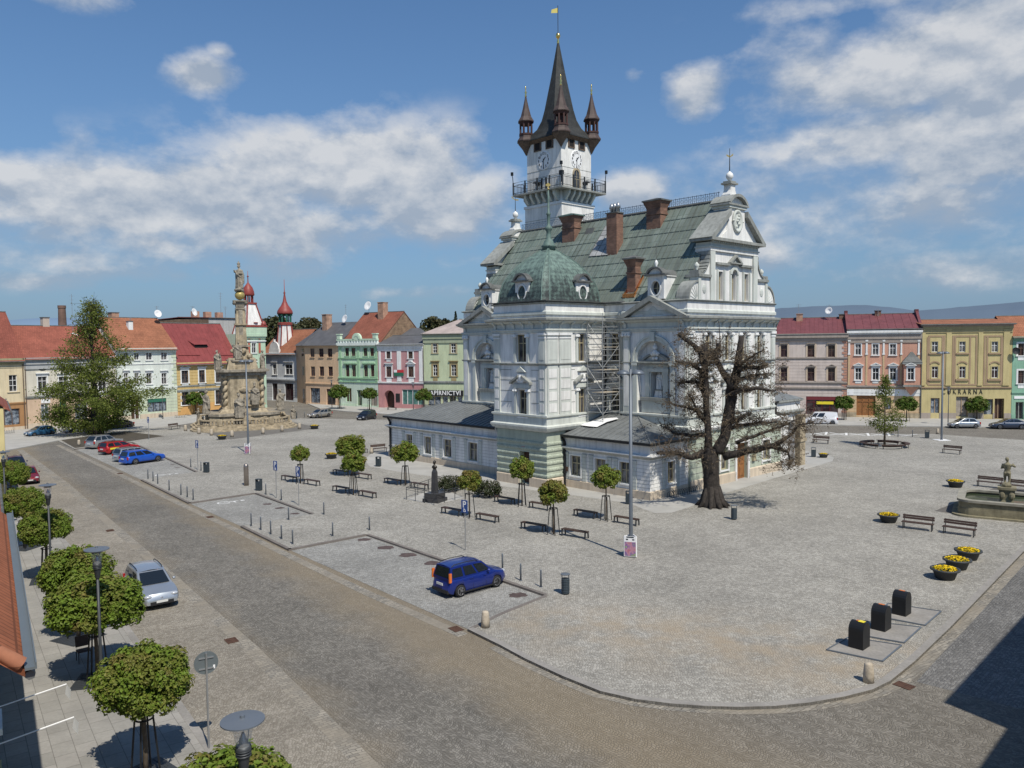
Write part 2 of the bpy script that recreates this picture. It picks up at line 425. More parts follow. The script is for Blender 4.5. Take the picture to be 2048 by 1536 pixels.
# ------------------------------------------------------------------ building materials
def plaster(n,c,**k):
 k.setdefault('var',0.10);k.setdefault('vscale',0.5);k.setdefault('streak',0.16);k.setdefault('fine',0.04)
 return mat(n,c,0.9,spec=0.2,**k)
M['white']=plaster('white_stucco',(0.78,0.773,0.745),streak=0.28,var=0.14)
M['trim']=plaster('pale_grey_green_trim',(0.56,0.585,0.545),streak=0.2)
M['trimw']=plaster('white_trim',(0.78,0.785,0.77),streak=0.18)
M['cornice']=plaster('weathered_grey_cornice',(0.30,0.31,0.29),streak=0.35,var=0.2)
M['soffit']=plaster('weathered_edge',(0.40,0.41,0.385),streak=0.3)
M['green']=plaster('sage_green_stucco',(0.43,0.475,0.385),streak=0.18)
M['rust']=mat('rusticated_green_stone',(0.40,0.445,0.36),0.95,var=0.15,fine=0.35,fscale=9,bump=1.0,streak=0.15)
M['plinth']=plaster('peach_plinth',(0.60,0.505,0.39),streak=0.25)
M['peachtrim']=plaster('cream_window_surround',(0.66,0.60,0.47))
M['stone']=mat('weathered_sandstone',(0.41,0.34,0.235),0.95,var=0.38,vscale=1.4,fine=0.15,fscale=7,bump=0.5,streak=0.4)
M['stoned']=mat('grey_statue_stone',(0.31,0.275,0.22),0.95,var=0.4,vscale=2.2,fine=0.2,fscale=10,bump=0.5,streak=0.35)
M['statue']=mat('white_statue_plaster',(0.66,0.66,0.64),0.85,var=0.12,vscale=2)
def copper_b(t,b):
 p=t.obj();x,y,z=t.xyz(p)
 st=t.noise(t.comb(t.math('MULTIPLY',x,0.35),t.math('MULTIPLY',y,2.6),t.math('MULTIPLY',z,0.35)),1.0,6,0.65)
 c=t.ramp(st,[(0.28,(0.10,0.112,0.104)),(0.45,(0.165,0.20,0.178)),(0.60,(0.22,0.262,0.232)),(0.80,(0.165,0.168,0.158))])
 br=t.new('ShaderNodeTexBrick');t.put(br.inputs['Vector'],t.comb(y,t.math('MULTIPLY',z,1.28)))
 br.inputs['Scale'].default_value=1.0;br.inputs['Brick Width'].default_value=0.62;br.inputs['Row Height'].default_value=1.55
 br.offset=0.0
 br.inputs['Mortar Size'].default_value=0.022;br.inputs['Mortar Smooth'].default_value=0.1
 t.put(br.inputs['Color1'],(1,1,1,1));t.put(br.inputs['Color2'],(0.80,0.84,0.82,1));t.put(br.inputs['Mortar'],(0.42,0.45,0.43,1))
 c=t.mix(1.0,c,br.outputs[0],'MULTIPLY')
 big=t.mapr(t.noise(p,0.28,4),0.4,0.62)
 return t.mix(t.math('MULTIPLY',big,0.5),c,(0.115,0.125,0.105,1))
M['copper']=mat('verdigris_sheet_roof',rough=0.6,build=copper_b,spec=0.4)
def scale_b(t,b):
 p=t.obj();x,y,z=t.xyz(p)
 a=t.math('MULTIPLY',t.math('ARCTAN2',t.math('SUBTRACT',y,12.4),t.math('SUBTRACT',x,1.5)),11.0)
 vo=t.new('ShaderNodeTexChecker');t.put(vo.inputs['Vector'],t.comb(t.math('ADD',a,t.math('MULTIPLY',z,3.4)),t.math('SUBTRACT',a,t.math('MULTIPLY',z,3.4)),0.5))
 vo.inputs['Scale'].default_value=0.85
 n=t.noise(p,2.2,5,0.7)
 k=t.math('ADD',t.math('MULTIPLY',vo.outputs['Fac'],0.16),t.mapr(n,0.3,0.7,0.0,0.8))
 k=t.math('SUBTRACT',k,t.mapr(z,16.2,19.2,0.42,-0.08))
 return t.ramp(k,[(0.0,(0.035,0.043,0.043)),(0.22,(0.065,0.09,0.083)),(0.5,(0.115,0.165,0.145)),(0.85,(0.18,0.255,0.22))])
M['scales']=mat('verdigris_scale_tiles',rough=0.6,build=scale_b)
M['verd']=mat('verdigris_metal',(0.12,0.18,0.16),0.6,var=0.3,vscale=3)
M['lead']=mat('dark_lead_sheet',(0.135,0.14,0.135),0.6,var=0.3,vscale=1.2,streak=0.3)
M['wingroof']=mat('grey_sheet_metal_roof',(0.175,0.185,0.185),0.55,var=0.2,vscale=0.8,streak=0.2)
M['spire']=mat('blackened_shingle_spire',(0.036,0.038,0.037),0.65,var=0.35,vscale=1.1,fine=0.25,fscale=5,streak=0.35)
M['turret']=mat('brown_copper_turret',(0.085,0.06,0.053),0.6,var=0.3,vscale=2,streak=0.3)
M['turretd']=mat('dark_red_turret',(0.07,0.034,0.03),0.7,var=0.3)
M['brownwood']=mat('brown_timber',(0.14,0.10,0.075),0.75,var=0.3,vscale=3)
M['gold']=mat('gilded_metal',(0.95,0.66,0.22),0.25,1.0)
M['goldpaint']=mat('gold_paint',(0.42,0.33,0.12),0.45,0.3)
M['coppernew']=mat('new_copper_flashing',(0.80,0.36,0.16),0.25,1.0)
def brick_b(c1,c2,mo,sc):
 def f(t,b):
  p=t.obj();x,y,z=t.xyz(p)
  br=t.new('ShaderNodeTexBrick');t.put(br.inputs['Vector'],t.comb(t.math('ADD',x,y),z))
  br.inputs['Scale'].default_value=sc;br.inputs['Mortar Size'].default_value=0.02;br.inputs['Brick Width'].default_value=0.5;br.inputs['Row Height'].default_value=0.16
  t.put(br.inputs['Color1'],(*c1,1));t.put(br.inputs['Color2'],(*c2,1));t.put(br.inputs['Mortar'],(*mo,1))
  f=t.mapr(t.noise(p,1.3,5),0.3,0.7,0.65,1.2)
  return t.mix(1.0,br.outputs[0],t.comb(f,f,f),'MULTIPLY')
 return f
M['brick']=mat('sooty_chimney_brick',build=brick_b((0.20,0.10,0.07),(0.28,0.15,0.10),(0.16,0.13,0.11),1.6),rough=0.9)
M['brickr']=mat('rubble_gable_brick',build=brick_b((0.30,0.19,0.11),(0.22,0.13,0.08),(0.24,0.19,0.14),0.9),rough=0.95)
M['brickp']=mat('pale_chimney_brick',build=brick_b((0.42,0.22,0.14),(0.48,0.28,0.18),(0.36,0.30,0.25),1.6),rough=0.9)
def tiles(n,c,row=0.34,wid=0.26,dark=0.6,moss=None):
 def f(t,b):
  p=t.obj();x,y,z=t.xyz(p)
  br=t.new('ShaderNodeTexBrick');t.put(br.inputs['Vector'],t.comb(x,t.math('ADD',t.math('MULTIPLY',z,1.35),t.math('MULTIPLY',y,0.0))))
  br.inputs['Scale'].default_value=1.0;br.inputs['Brick Width'].default_value=wid;br.inputs['Row Height'].default_value=row
  br.inputs['Mortar Size'].default_value=0.03;br.inputs['Mortar Smooth'].default_value=0.6
  c2=tuple(q*0.84 for q in c)
  t.put(br.inputs['Color1'],(*c,1));t.put(br.inputs['Color2'],(*c2,1));t.put(br.inputs['Mortar'],(*[q*dark for q in c],1))
  f=t.math('MULTIPLY',t.mapr(t.noise(p,0.5,5,0.6),0.3,0.7,0.75,1.12),t.mapr(t.noise(p,5,3),0.3,0.7,0.85,1.1))
  return t.mix(1.0,br.outputs[0],t.comb(f,f,f),'MULTIPLY')
 return mat(n,build=f,rough=0.85,spec=0.25)
M['tile_red']=tiles('red_tile_roof',(0.32,0.105,0.072))
M['tile_orange']=tiles('orange_brown_tile_roof',(0.36,0.15,0.085),row=0.5,dark=0.45)
M['tile_brown']=tiles('brown_red_tile_roof',(0.29,0.105,0.07))
M['tile_dred']=tiles('dark_red_tile_roof',(0.27,0.085,0.06))
M['tin_red']=mat('crimson_sheet_roof',(0.225,0.05,0.048),0.6,var=0.2,vscale=0.7,streak=0.15)
M['tin_purple']=mat('faded_maroon_sheet_roof',(0.175,0.058,0.062),0.55,var=0.18,vscale=0.7,streak=0.2)
M['tin_grey']=mat('dark_grey_sheet_roof',(0.105,0.105,0.11),0.6,var=0.2,vscale=0.7)
M['tin_pink']=mat('pale_pinkish_sheet_roof',(0.40,0.33,0.30),0.6,var=0.2,vscale=0.7)
M['dome_red']=mat('red_painted_dome',(0.26,0.055,0.045),0.5,var=0.2,vscale=1.5)
# glass with faint curtains / reflections
def glass_b(tint,cur):
 def f(t,b):
  p=t.obj();n=t.noise(p,0.9,3)
  k=t.mapr(n,0.45,0.62)
  return t.mix(t.math('MULTIPLY',k,cur),tint,(0.30,0.29,0.28))
 return f
M['glass']=mat('dark_window_glass',build=glass_b((0.022,0.022,0.026),0.25),rough=0.06,spec=0.6)
M['glasscur']=mat('curtained_window_glass',build=glass_b((0.06,0.06,0.065),0.8),rough=0.08,spec=0.6)
M['glassred']=mat('dark_reddish_window_glass',build=glass_b((0.035,0.016,0.020),0.15),rough=0.06,spec=0.6)
M['glassclear']=mat('lantern_glass',(0.9,0.92,0.92),0.05)
M['glassclear'].node_tree.nodes['Principled BSDF'].inputs['Alpha'].default_value=0.22
M['shop']=mat('shop_window_display',build=lambda t,b:t.ramp(t.noise(t.obj(),2.3,3),[(0.35,(0.05,0.055,0.065)),(0.5,(0.12,0.15,0.19)),(0.62,(0.30,0.33,0.36)),(0.7,(0.10,0.13,0.2))]),rough=0.1,spec=0.5)
M['ochre']=mat('ochre_window_frame',(0.40,0.345,0.22),0.6,var=0.15)
M['framew']=mat('white_window_frame',(0.75,0.75,0.74),0.5)
M['frameb']=mat('brown_window_frame',(0.12,0.075,0.055),0.6)
M['framed']=mat('dark_window_frame',(0.05,0.04,0.04),0.6)
M['wood']=mat('varnished_wood_door',(0.28,0.125,0.045),0.5,var=0.25,vscale=2.5,fine=0.1)
M['wooddk']=mat('dark_wood_door',(0.075,0.04,0.028),0.6,var=0.25,vscale=2.5)
M['woodgrey']=mat('worn_grey_gate',(0.33,0.29,0.25),0.8,var=0.25,vscale=2.5)
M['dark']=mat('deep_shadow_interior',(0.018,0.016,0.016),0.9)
# ------------------------------------------------------------------ metal, paint, street furniture
M['iron']=mat('dark_grey_iron',(0.055,0.06,0.065),0.5,0.3,var=0.15)
M['pole']=mat('grey_painted_pole',(0.145,0.165,0.19),0.45,0.3,var=0.1)
M['galv']=mat('galvanised_steel',(0.42,0.43,0.44),0.4,0.7,var=0.12)
M['scaf']=mat('scaffold_tube',(0.33,0.34,0.34),0.6,0.4)
M['board']=mat('scaffold_board',(0.42,0.37,0.30),0.8,var=0.2,vscale=4)
M['bench']=mat('dark_brown_bench_wood',(0.06,0.036,0.028),0.55,var=0.2,vscale=6)
M['black']=mat('black_metal',(0.014,0.015,0.017),0.45,0.0,var=0.2)
M['bronze']=mat('dark_bronze',(0.035,0.03,0.026),0.4,0.4,var=0.2,vscale=6)
M['granite']=mat('dark_granite',(0.05,0.05,0.053),0.35,var=0.15,vscale=3,fine=0.2)
M['steel']=mat('brushed_steel',(0.34,0.30,0.27),0.3,0.8)
M['bin']=mat('dark_blue_grey_bin',(0.045,0.06,0.072),0.45,0.2,var=0.12)
M['tubgrey']=mat('dark_grey_planter',(0.045,0.05,0.055),0.6,var=0.15)
M['bollstone']=mat('pale_granite_bollard',(0.43,0.37,0.29),0.9,var=0.25,vscale=4,fine=0.15)
M['sign']=mat('blue_sign',(0.03,0.075,0.25),0.45)
M['signback']=mat('grey_sign_back',(0.155,0.18,0.19),0.45,0.3,var=0.06)
M['signwhite']=mat('white_sign_paint',(0.80,0.80,0.80),0.5)
M['signblack']=mat('black_sign_board',(0.02,0.02,0.022),0.5)
M['signyellow']=mat('yellow_sign_board',(0.75,0.62,0.04),0.5)
M['signred']=mat('red_sign_board',(0.50,0.04,0.05),0.5)
M['signgreen']=mat('dark_green_sign_board',(0.03,0.14,0.09),0.5)
M['poster']=mat('colourful_poster',build=lambda t,b:t.ramp(t.noise(t.obj(),3.1,2),[(0.3,(0.40,0.12,0.16)),(0.45,(0.45,0.24,0.30)),(0.55,(0.20,0.12,0.30)),(0.66,(0.30,0.40,0.14)),(0.75,(0.50,0.30,0.10))]),rough=0.5)
M['water']=mat('green_fountain_water',build=lambda t,b:t.mix(t.noise(t.pos(),1.6,3),(0.035,0.05,0.03),(0.07,0.085,0.05)),rough=0.06,spec=0.6)
M['foun']=mat('yellowish_fountain_stone',(0.25,0.225,0.15),0.9,var=0.3,vscale=1.5,fine=0.12,streak=0.3)
M['founk']=mat('grey_fountain_rim',(0.28,0.265,0.22),0.9,var=0.25,vscale=2,fine=0.1)
M['hill']=mat('distant_wooded_hills',build=lambda t,b:t.mix(t.noise(t.pos(),0.0016,5),(0.10,0.14,0.195),(0.13,0.17,0.22)),rough=1.0,spec=0.0)  # aerial haze is painted in as a blue-grey base colour
M['hill2']=mat('far_snow_streaked_hills',build=lambda t,b:t.mix(t.math('MULTIPLY',t.mapr(t.noise(t.pos(),0.0022,4),0.6,0.66),t.mapr(t.xyz(t.pos())[2],560,760)),(0.17,0.245,0.345),(0.42,0.47,0.53)),rough=1.0,spec=0.0)  # distance haze put into the blue base colour; pale streaks are snow
# ------------------------------------------------------------------ vegetation
def leafmat(n,ca,cb,tr=0.28):
 mt=bpy.data.materials.new(n);mt.use_nodes=True;t=NT(mt.node_tree);b=t.n['Principled BSDF']
 at=t.new('ShaderNodeVertexColor');at.layer_name='tint'
 x,y,z=t.xyz(at.outputs[0])
 c=t.mix(x,ca,cb)
 f=t.mapr(y,0,1,0.78,1.2);c=t.mix(1.0,c,t.comb(f,f,f),'MULTIPLY')
 t.put(b.inputs['Base Color'],c);b.inputs['Roughness'].default_value=0.6;b.inputs['Specular IOR Level'].default_value=0.3
 tl=t.new('ShaderNodeBsdfTranslucent');t.put(tl.inputs[0],c)
 mx=t.new('ShaderNodeMixShader');mx.inputs[0].default_value=tr
 t.l.new(b.outputs[0],mx.inputs[1]);t.l.new(tl.outputs[0],mx.inputs[2])
 t.l.new(mx.outputs[0],t.n['Material Output'].inputs[0]);return mt
M['maple']=leafmat('maple_leaves',(0.135,0.205,0.022),(0.19,0.16,0.045))
M['maple2']=leafmat('spring_maple_leaves',(0.145,0.205,0.026),(0.21,0.16,0.045))
M['linden']=leafmat('linden_leaves',(0.14,0.19,0.03),(0.19,0.19,0.05),0.4)
M['globe']=leafmat('clipped_crown_leaves',(0.085,0.165,0.018),(0.12,0.13,0.03))
M['hedge']=leafmat('dark_hedge_leaves',(0.022,0.036,0.010),(0.045,0.045,0.018),0.1)
M['far']=leafmat('distant_tree_leaves',(0.05,0.065,0.025),(0.09,0.08,0.035))
M['fir']=leafmat('dark_fir_needles',(0.018,0.03,0.018),(0.03,0.04,0.02),0.05)
M['dry']=leafmat('dry_brown_leaves',(0.12,0.09,0.06),(0.20,0.15,0.095),0.2)
M['flower']=leafmat('yellow_pansies',(0.80,0.56,0.012),(0.10,0.14,0.015),0.15)
M['bark']=mat('dark_rough_bark',(0.045,0.038,0.033),0.95,var=0.35,vscale=3,fine=0.4,fscale=8,bump=1.0,streak=0.3)
M['barkl']=mat('grey_brown_bark',(0.12,0.095,0.07),0.95,var=0.3,vscale=4,fine=0.2)
# ------------------------------------------------------------------ ground, roads, pavements
def structure(name,mb,m,parent=None):return tag(mb.build(name,m,parent),kind='structure')
def flat(pxs,z):return[gp(x,y,z)for x,y in pxs]
def poly_sheet(name,pts,m,z=None,parent=None):
 mb=MB();mb.poly([(p[0],p[1],p[2]if z is None else z)for p in pts])
 o=structure(name,mb,m,parent)
 if o.data.polygons[0].normal.z<0:o.data.flip_normals()
 return o
def strip(mb,pts,w,z,off=0.0,th=0.0):
 """ribbon along a ground polyline; off shifts it to the left of the direction"""
 n=len(pts);L=[];Rr=[]
 for i in range(n):
  a=Vector(pts[max(i-1,0)][:2]);b=Vector(pts[min(i+1,n-1)][:2])
  d=(b-a).normalized();nn=Vector((-d.y,d.x));p=Vector(pts[i][:2])
  L.append((*(p+nn*(off+w)),z));Rr.append((*(p+nn*off),z))
 for i in range(n-1):
  mb.quad(Rr[i],Rr[i+1],L[i+1],L[i])
  if th:
   for q in(Rr,L):mb.quad((q[i][0],q[i][1],z-th),(q[i+1][0],q[i+1][1],z-th),q[i+1],q[i])
ZR=-0.11
mb=MB();mb.lathe([(0.0,0),(40000,0)],48,(0,8000,-0.30),cap=False);structure('ground',mb,M['earth'])
mb=MB();mb.poly([(-190,-40,ZR),(170,-40,ZR),(170,230,ZR),(-190,230,ZR)]);structure('road',mb,M['road'])
SQ=[(105,876),(150,898),(262,884),(393,944),(281,959),(377,1006),(510,986),(625,1028),(481,1052),(577,1099),(733,1069),(1090,1190),(1000,1226),(935,1258),(1000,1290),(1050,1317),(1125,1352),(1200,1382),(1270,1398),(1340,1407),(1410,1412),(1480,1414),(1550,1412),(1620,1405),(1690,1393),(1745,1379),(1780,1362),(1830,1322),(1900,1255),(1960,1193),(2048,1102),(2170,975)]
FAR=[(2048,880),(1865,868),(1610,866),(930,842),(760,839),(640,837),(560,836),(420,840),(330,850),(200,862)]
sqp=flat(SQ,0);e1=gp(2048,880);e0=gp(1865,868);far_r=e1+(e1-e0)*1.6
p_r=sqp[-1];
sqpts=sqp+[Vector((far_r.x,far_r.y,0))]+flat(FAR,0)
mb=MB();mb.prism([(p.x,p.y)for p in sqpts],0.0,-0.2,axis='z')
sq=structure('square_paving',mb,M['square'])
bm=bmesh.new();bm.from_mesh(sq.data);bmesh.ops.recalc_face_normals(bm,faces=bm.faces);bm.to_mesh(sq.data);bm.free()
# side street on the right of the kerb gets its own darker setts
rk=flat([(1830,1322),(1900,1255),(1960,1193),(2048,1102),(2170,975)],ZR+0.004)
d=(rk[-1]-rk[0]).normalized();nrm=Vector((d.y,-d.x,0))
mb=MB();mb.poly([rk[0]+nrm*0.6-d*2,rk[-1]+nrm*0.6+d*60,rk[-1]+nrm*12+d*60,rk[0]+nrm*12-d*2])
o=structure('side_street',mb,M['road2'])
if o.data.polygons[0].normal.z<0:o.data.flip_normals()
# kerbs
kb=MB()
kerb_runs=[SQ[13:32]]
for run in kerb_runs:strip(kb,flat(run,0),0.30,0.012,off=0.0,th=0.14)
structure('kerb',kb,M['kerb'])
kd=MB()
for run in([(150,898),(262,884),(393,944)],[(281,959),(377,1006),(510,986),(625,1028)],[(481,1052),(577,1099),(733,1069),(1090,1190),(1000,1226),(935,1258)]):
 for a,b in zip(run[:-1],run[1:]):strip(kd,flat([a,b],0),0.22,0.010+0.001*(a[0]%3),off=-0.004,th=0.14)
structure('island_kerb',kd,M['kerbdark'])
# gutter of larger setts along the square and along the parking strip
gb=MB()
strip(gb,flat(SQ[14:31],ZR),0.55,ZR+0.006,off=-0.56)
strip(gb,flat([(120,890),(281,966),(377,1012),(481,1060),(577,1106),(740,1183),(935,1268)],ZR),0.55,ZR+0.007,off=-0.52)
strip(gb,flat([(40,900),(130,968),(230,1056),(300,1117),(400,1207),(500,1297),(600,1396),(700,1497),(760,1560)],ZR),0.62,ZR+0.007,off=-0.3)
structure('sett_gutter',gb,M['sett'])
# parking bays at road level
B1=[(150,898),(262,884),(393,944),(281,959)];B2=[(377,1006),(510,986),(625,1028),(481,1052)];B3=[(577,1099),(733,1069),(1090,1190),(1000,1226),(935,1258)]
for i,bpx in enumerate((B1,B2,B3)):
 bay=poly_sheet('parking_bay',flat(bpx,ZR+0.009),M['bay'])
 if i==0:spots=[(345,929,.5),(354,935,.6)]
 elif i==1:spots=[(535,1008,.8),(560,1016,.9),(590,1027,.9)]
 else:spots=[(728,1079,1.0),(772,1095,1.2),(815,1110,1.3),(865,1126,1.2),(1036,1190,1.1)]
 sm=MB()
 for px,py,r in spots:
  c=gp(px,py,ZR+0.016);n=18
  sm.poly([(c.x+r*0.62*(0.7+0.5*noise.noise((k*1.7,px,0)))*math.cos(2*PI*k/n),c.y+r*0.5*(0.7+0.5*noise.noise((k*1.7,px,0)))*math.sin(2*PI*k/n),c.z)for k in range(n)])
 sm.build('oil_stain',M['oil'],bay)
 if i<2:
  px,py=((330,949),(458,1004))[i];c=gp(px,py,ZR+0.0135)
  wm=MB();ax=Vector((math.sin(R(52)),math.cos(R(52)),0));ay=Vector((-ax.y,ax.x,0))
  arc=[c-ax*0.4+ax*0.55*math.cos(a)+ay*0.5*math.sin(a)for a in[R(40+28*k)for k in range(11)]]
  strip(wm,arc,0.11,c.z)
  strip(wm,[c-ax*0.4,c+ax*0.75,],0.12,c.z+0.001);strip(wm,[c+ax*0.3+ay*0.1,c+ax*0.35-ay*0.45],0.12,c.z+0.002)
  strip(wm,[c+ax*0.95,c+ax*1.25],0.28,c.z+0.001,off=-0.14)
  wm.build('painted_symbol',M['mark'],bay)
# left foreground: cobbled parking strip and slab pavement
PVE=[(20,962),(145,1098),(220,1203),(290,1302),(360,1405),(430,1505),(470,1562)]
pv=flat(PVE,ZR)
ss=flat([(40,900),(130,964),(230,1050),(300,1112),(400,1200),(500,1290),(600,1388),(700,1490),(790,1585)],ZR+0.0045)
poly_sheet('parking_strip',ss+[Vector((p.x,p.y,ZR+0.0045))for p in pv[::-1]],M['strip'])
dv=(pv[-1]-pv[0]).normalized();nv=Vector((dv.y,-dv.x,0))
mb=MB();pts=[pv[0]-dv*45]+pv+[pv[-1]+dv*30];pts2=pts+[pts[-1]+nv*12,pts[0]+nv*12]
mb.prism([(p.x,p.y)for p in pts2],0.004,-0.25,axis='z')
o=structure('pavement',mb,M['slab'])
bm=bmesh.new();bm.from_mesh(o.data);bmesh.ops.recalc_face_normals(bm,faces=bm.faces);bm.to_mesh(o.data);bm.free()
kb=MB();strip(kb,pts,0.28,0.012,off=-0.28,th=0.12);structure('pavement_kerb',kb,M['kerb'])
# concrete apron round the town hall
AP=flat([(728,920),(740,933),(800,944),(992,971),(1130,988),(1255,1006),(1310,1026),(1345,1025),(1390,1010),(1445,988),(1550,956),(1630,933),(1665,922),(1668,915),(1648,908),(1600,900)],0.005)
# closes behind the building, out of sight
AP+=[Vector((8,104,0.005)),gp(800,893,0.005),gp(745,905,0.005)]
poly_sheet('hall_apron',AP,M['apron'])
# pavements in front of the far rows of houses
def far_pave(front,kerbpx):
 a=flat(front,0.02);b=flat(kerbpx,0.02)
 poly=a+b[::-1]
 mb=MB();mb.prism([(p.x,p.y)for p in poly],0.02,-0.25,axis='z');o=structure('pavement',mb,M['apron'])
 bm=bmesh.new();bm.from_mesh(o.data);bmesh.ops.recalc_face_normals(bm,faces=bm.faces);bm.to_mesh(o.data);bm.free()
far_pave([(-160,866),(54,857),(353,830),(470,818)],[(-160,925),(0,903),(120,880),(250,862),(340,852),(470,834)])
far_pave([(600,801),(757,812),(1010,821)],[(640,817),(690,822),(760,827),(860,833),(1010,841)])
far_pave([(1500,828),(1694,833),(1840,836),(2048,839),(2300,841)],[(1500,848),(1700,850),(1850,852),(2048,855),(2300,858)])
# white zigzag of the painted bays on the far right
wm=MB();Zm=0.006
for x0,y0,x1,y1 in[(245,135,255,110),(435,140,435,118),(640,145,628,120),(830,145,818,122),(100,115,195,135),(100,132,240,114),(260,112,400,138),(280,138,430,122),(440,120,590,143),(460,138,625,125),(640,125,760,143),(655,143,800,128),(835,128,1000,140),(930,148,1080,130)]:
 a,b=gp(1600+x0/4.571,840+y0/4.571,Zm),gp(1600+x1/4.571,840+y1/4.571,Zm)
 strip(wm,[a,b],0.24 if abs(x1-x0)>40 else 0.3,Zm);Zm+=0.0007
structure('road_marking',wm,M['mark'])
# worn dark paving round the fountain and the column
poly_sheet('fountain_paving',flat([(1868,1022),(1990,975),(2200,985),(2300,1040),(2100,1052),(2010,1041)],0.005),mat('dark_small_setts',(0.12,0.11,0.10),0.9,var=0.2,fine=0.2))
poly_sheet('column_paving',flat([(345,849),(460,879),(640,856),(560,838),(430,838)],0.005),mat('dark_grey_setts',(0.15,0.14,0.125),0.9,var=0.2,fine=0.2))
# rough grass and soil under the big linden
poly_sheet('tree_bed',flat([(122,880),(150,896),(255,883),(330,872),(250,863)],0.006),M['soil'])
# drain grates
g0=None
for px,py,lab in[(912,1258,'rusty drain grate in the gutter beside the stone bollard at the corner of the square'),(463,1281,'dark drain grate near the round sign post in the lower left gutter'),(1808,1371,'rusty drain grate in the outer curve of the kerb at lower right'),(220,1061,'drain grate in the gutter level with the second street lantern'),(240,947,'drain grate beside the disabled bays of the near parking island'),(420,1034,'drain grate between the two bollard islands')]:
 c=gp(px,py,ZR+0.012)
 if g0 is None:
  mb=MB();mb.box(-0.32,0.32,-0.24,-0.2,0,0.012);mb.box(-0.32,0.32,0.2,0.24,0,0.012)
  for k in range(8):mb.box(-0.32+k*0.085,-0.28+k*0.085,-0.2,0.2,0,0.010)
  mb.box(-0.32,0.32,-0.2,0.2,-0.002,0.003)
  g0=tag(mb.build('drain_grate',mat('rusty_cast_iron',(0.085,0.045,0.03),0.8,var=0.3,vscale=6),None,c),lab,'drain grate','drain grates in the street gutters');g0.rotation_euler=(0,0,R(-54))
 else:dup(g0,c,R(-54),lab)
# ------------------------------------------------------------------ hills on the horizon
def hills(name,prof,D,m,depth=0.35,seed=1):
 mb=MB();mb.smooth=True;rows=[]
 fr=[1-depth,1-depth*.66,1-depth*.33,1.0,1+depth*.4];hh=[-.02,.42,.78,1.0,.2]
 N=200;x0,x1=prof[0][0],prof[-1][0]
 for i in range(N+1):
  px=x0+(x1-x0)*i/N
  for(a,ya),(b,yb)in zip(prof[:-1],prof[1:]):
   if a<=px<=b:py=ya+(yb-ya)*(px-a)/(b-a);break
  py+=2.2*noise.noise((px*0.02,seed,0))+0.9*noise.noise((px*0.07,seed,3))
  dd=ray(px,py);hd=math.hypot(dd.x,dd.y);ux,uy=dd.x/hd,dd.y/hd
  H=HC+D*dd.z/hd
  rows.append([(ux*D*f,uy*D*f,H*h+(H*0.1*noise.noise((px*0.012,f*7,seed))if 0<k<3 else 0))for k,(f,h)in enumerate(zip(fr,hh))])
 vs=[p for r in rows for p in r];n=len(fr)
 fs=[(i*n+k,(i+1)*n+k,(i+1)*n+k+1,i*n+k+1)for i in range(N)for k in range(n-1)]
 mb.add(vs,fs);structure(name,mb,m)
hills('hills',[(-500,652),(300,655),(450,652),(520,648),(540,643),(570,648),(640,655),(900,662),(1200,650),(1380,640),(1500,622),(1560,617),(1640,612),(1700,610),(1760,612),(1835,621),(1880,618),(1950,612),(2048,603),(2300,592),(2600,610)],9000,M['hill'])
hills('far_hills',[(-500,642),(0,640),(90,636),(150,637),(260,641),(400,640),(700,655),(900,660)],16000,M['hill2'],depth=0.25,seed=5)
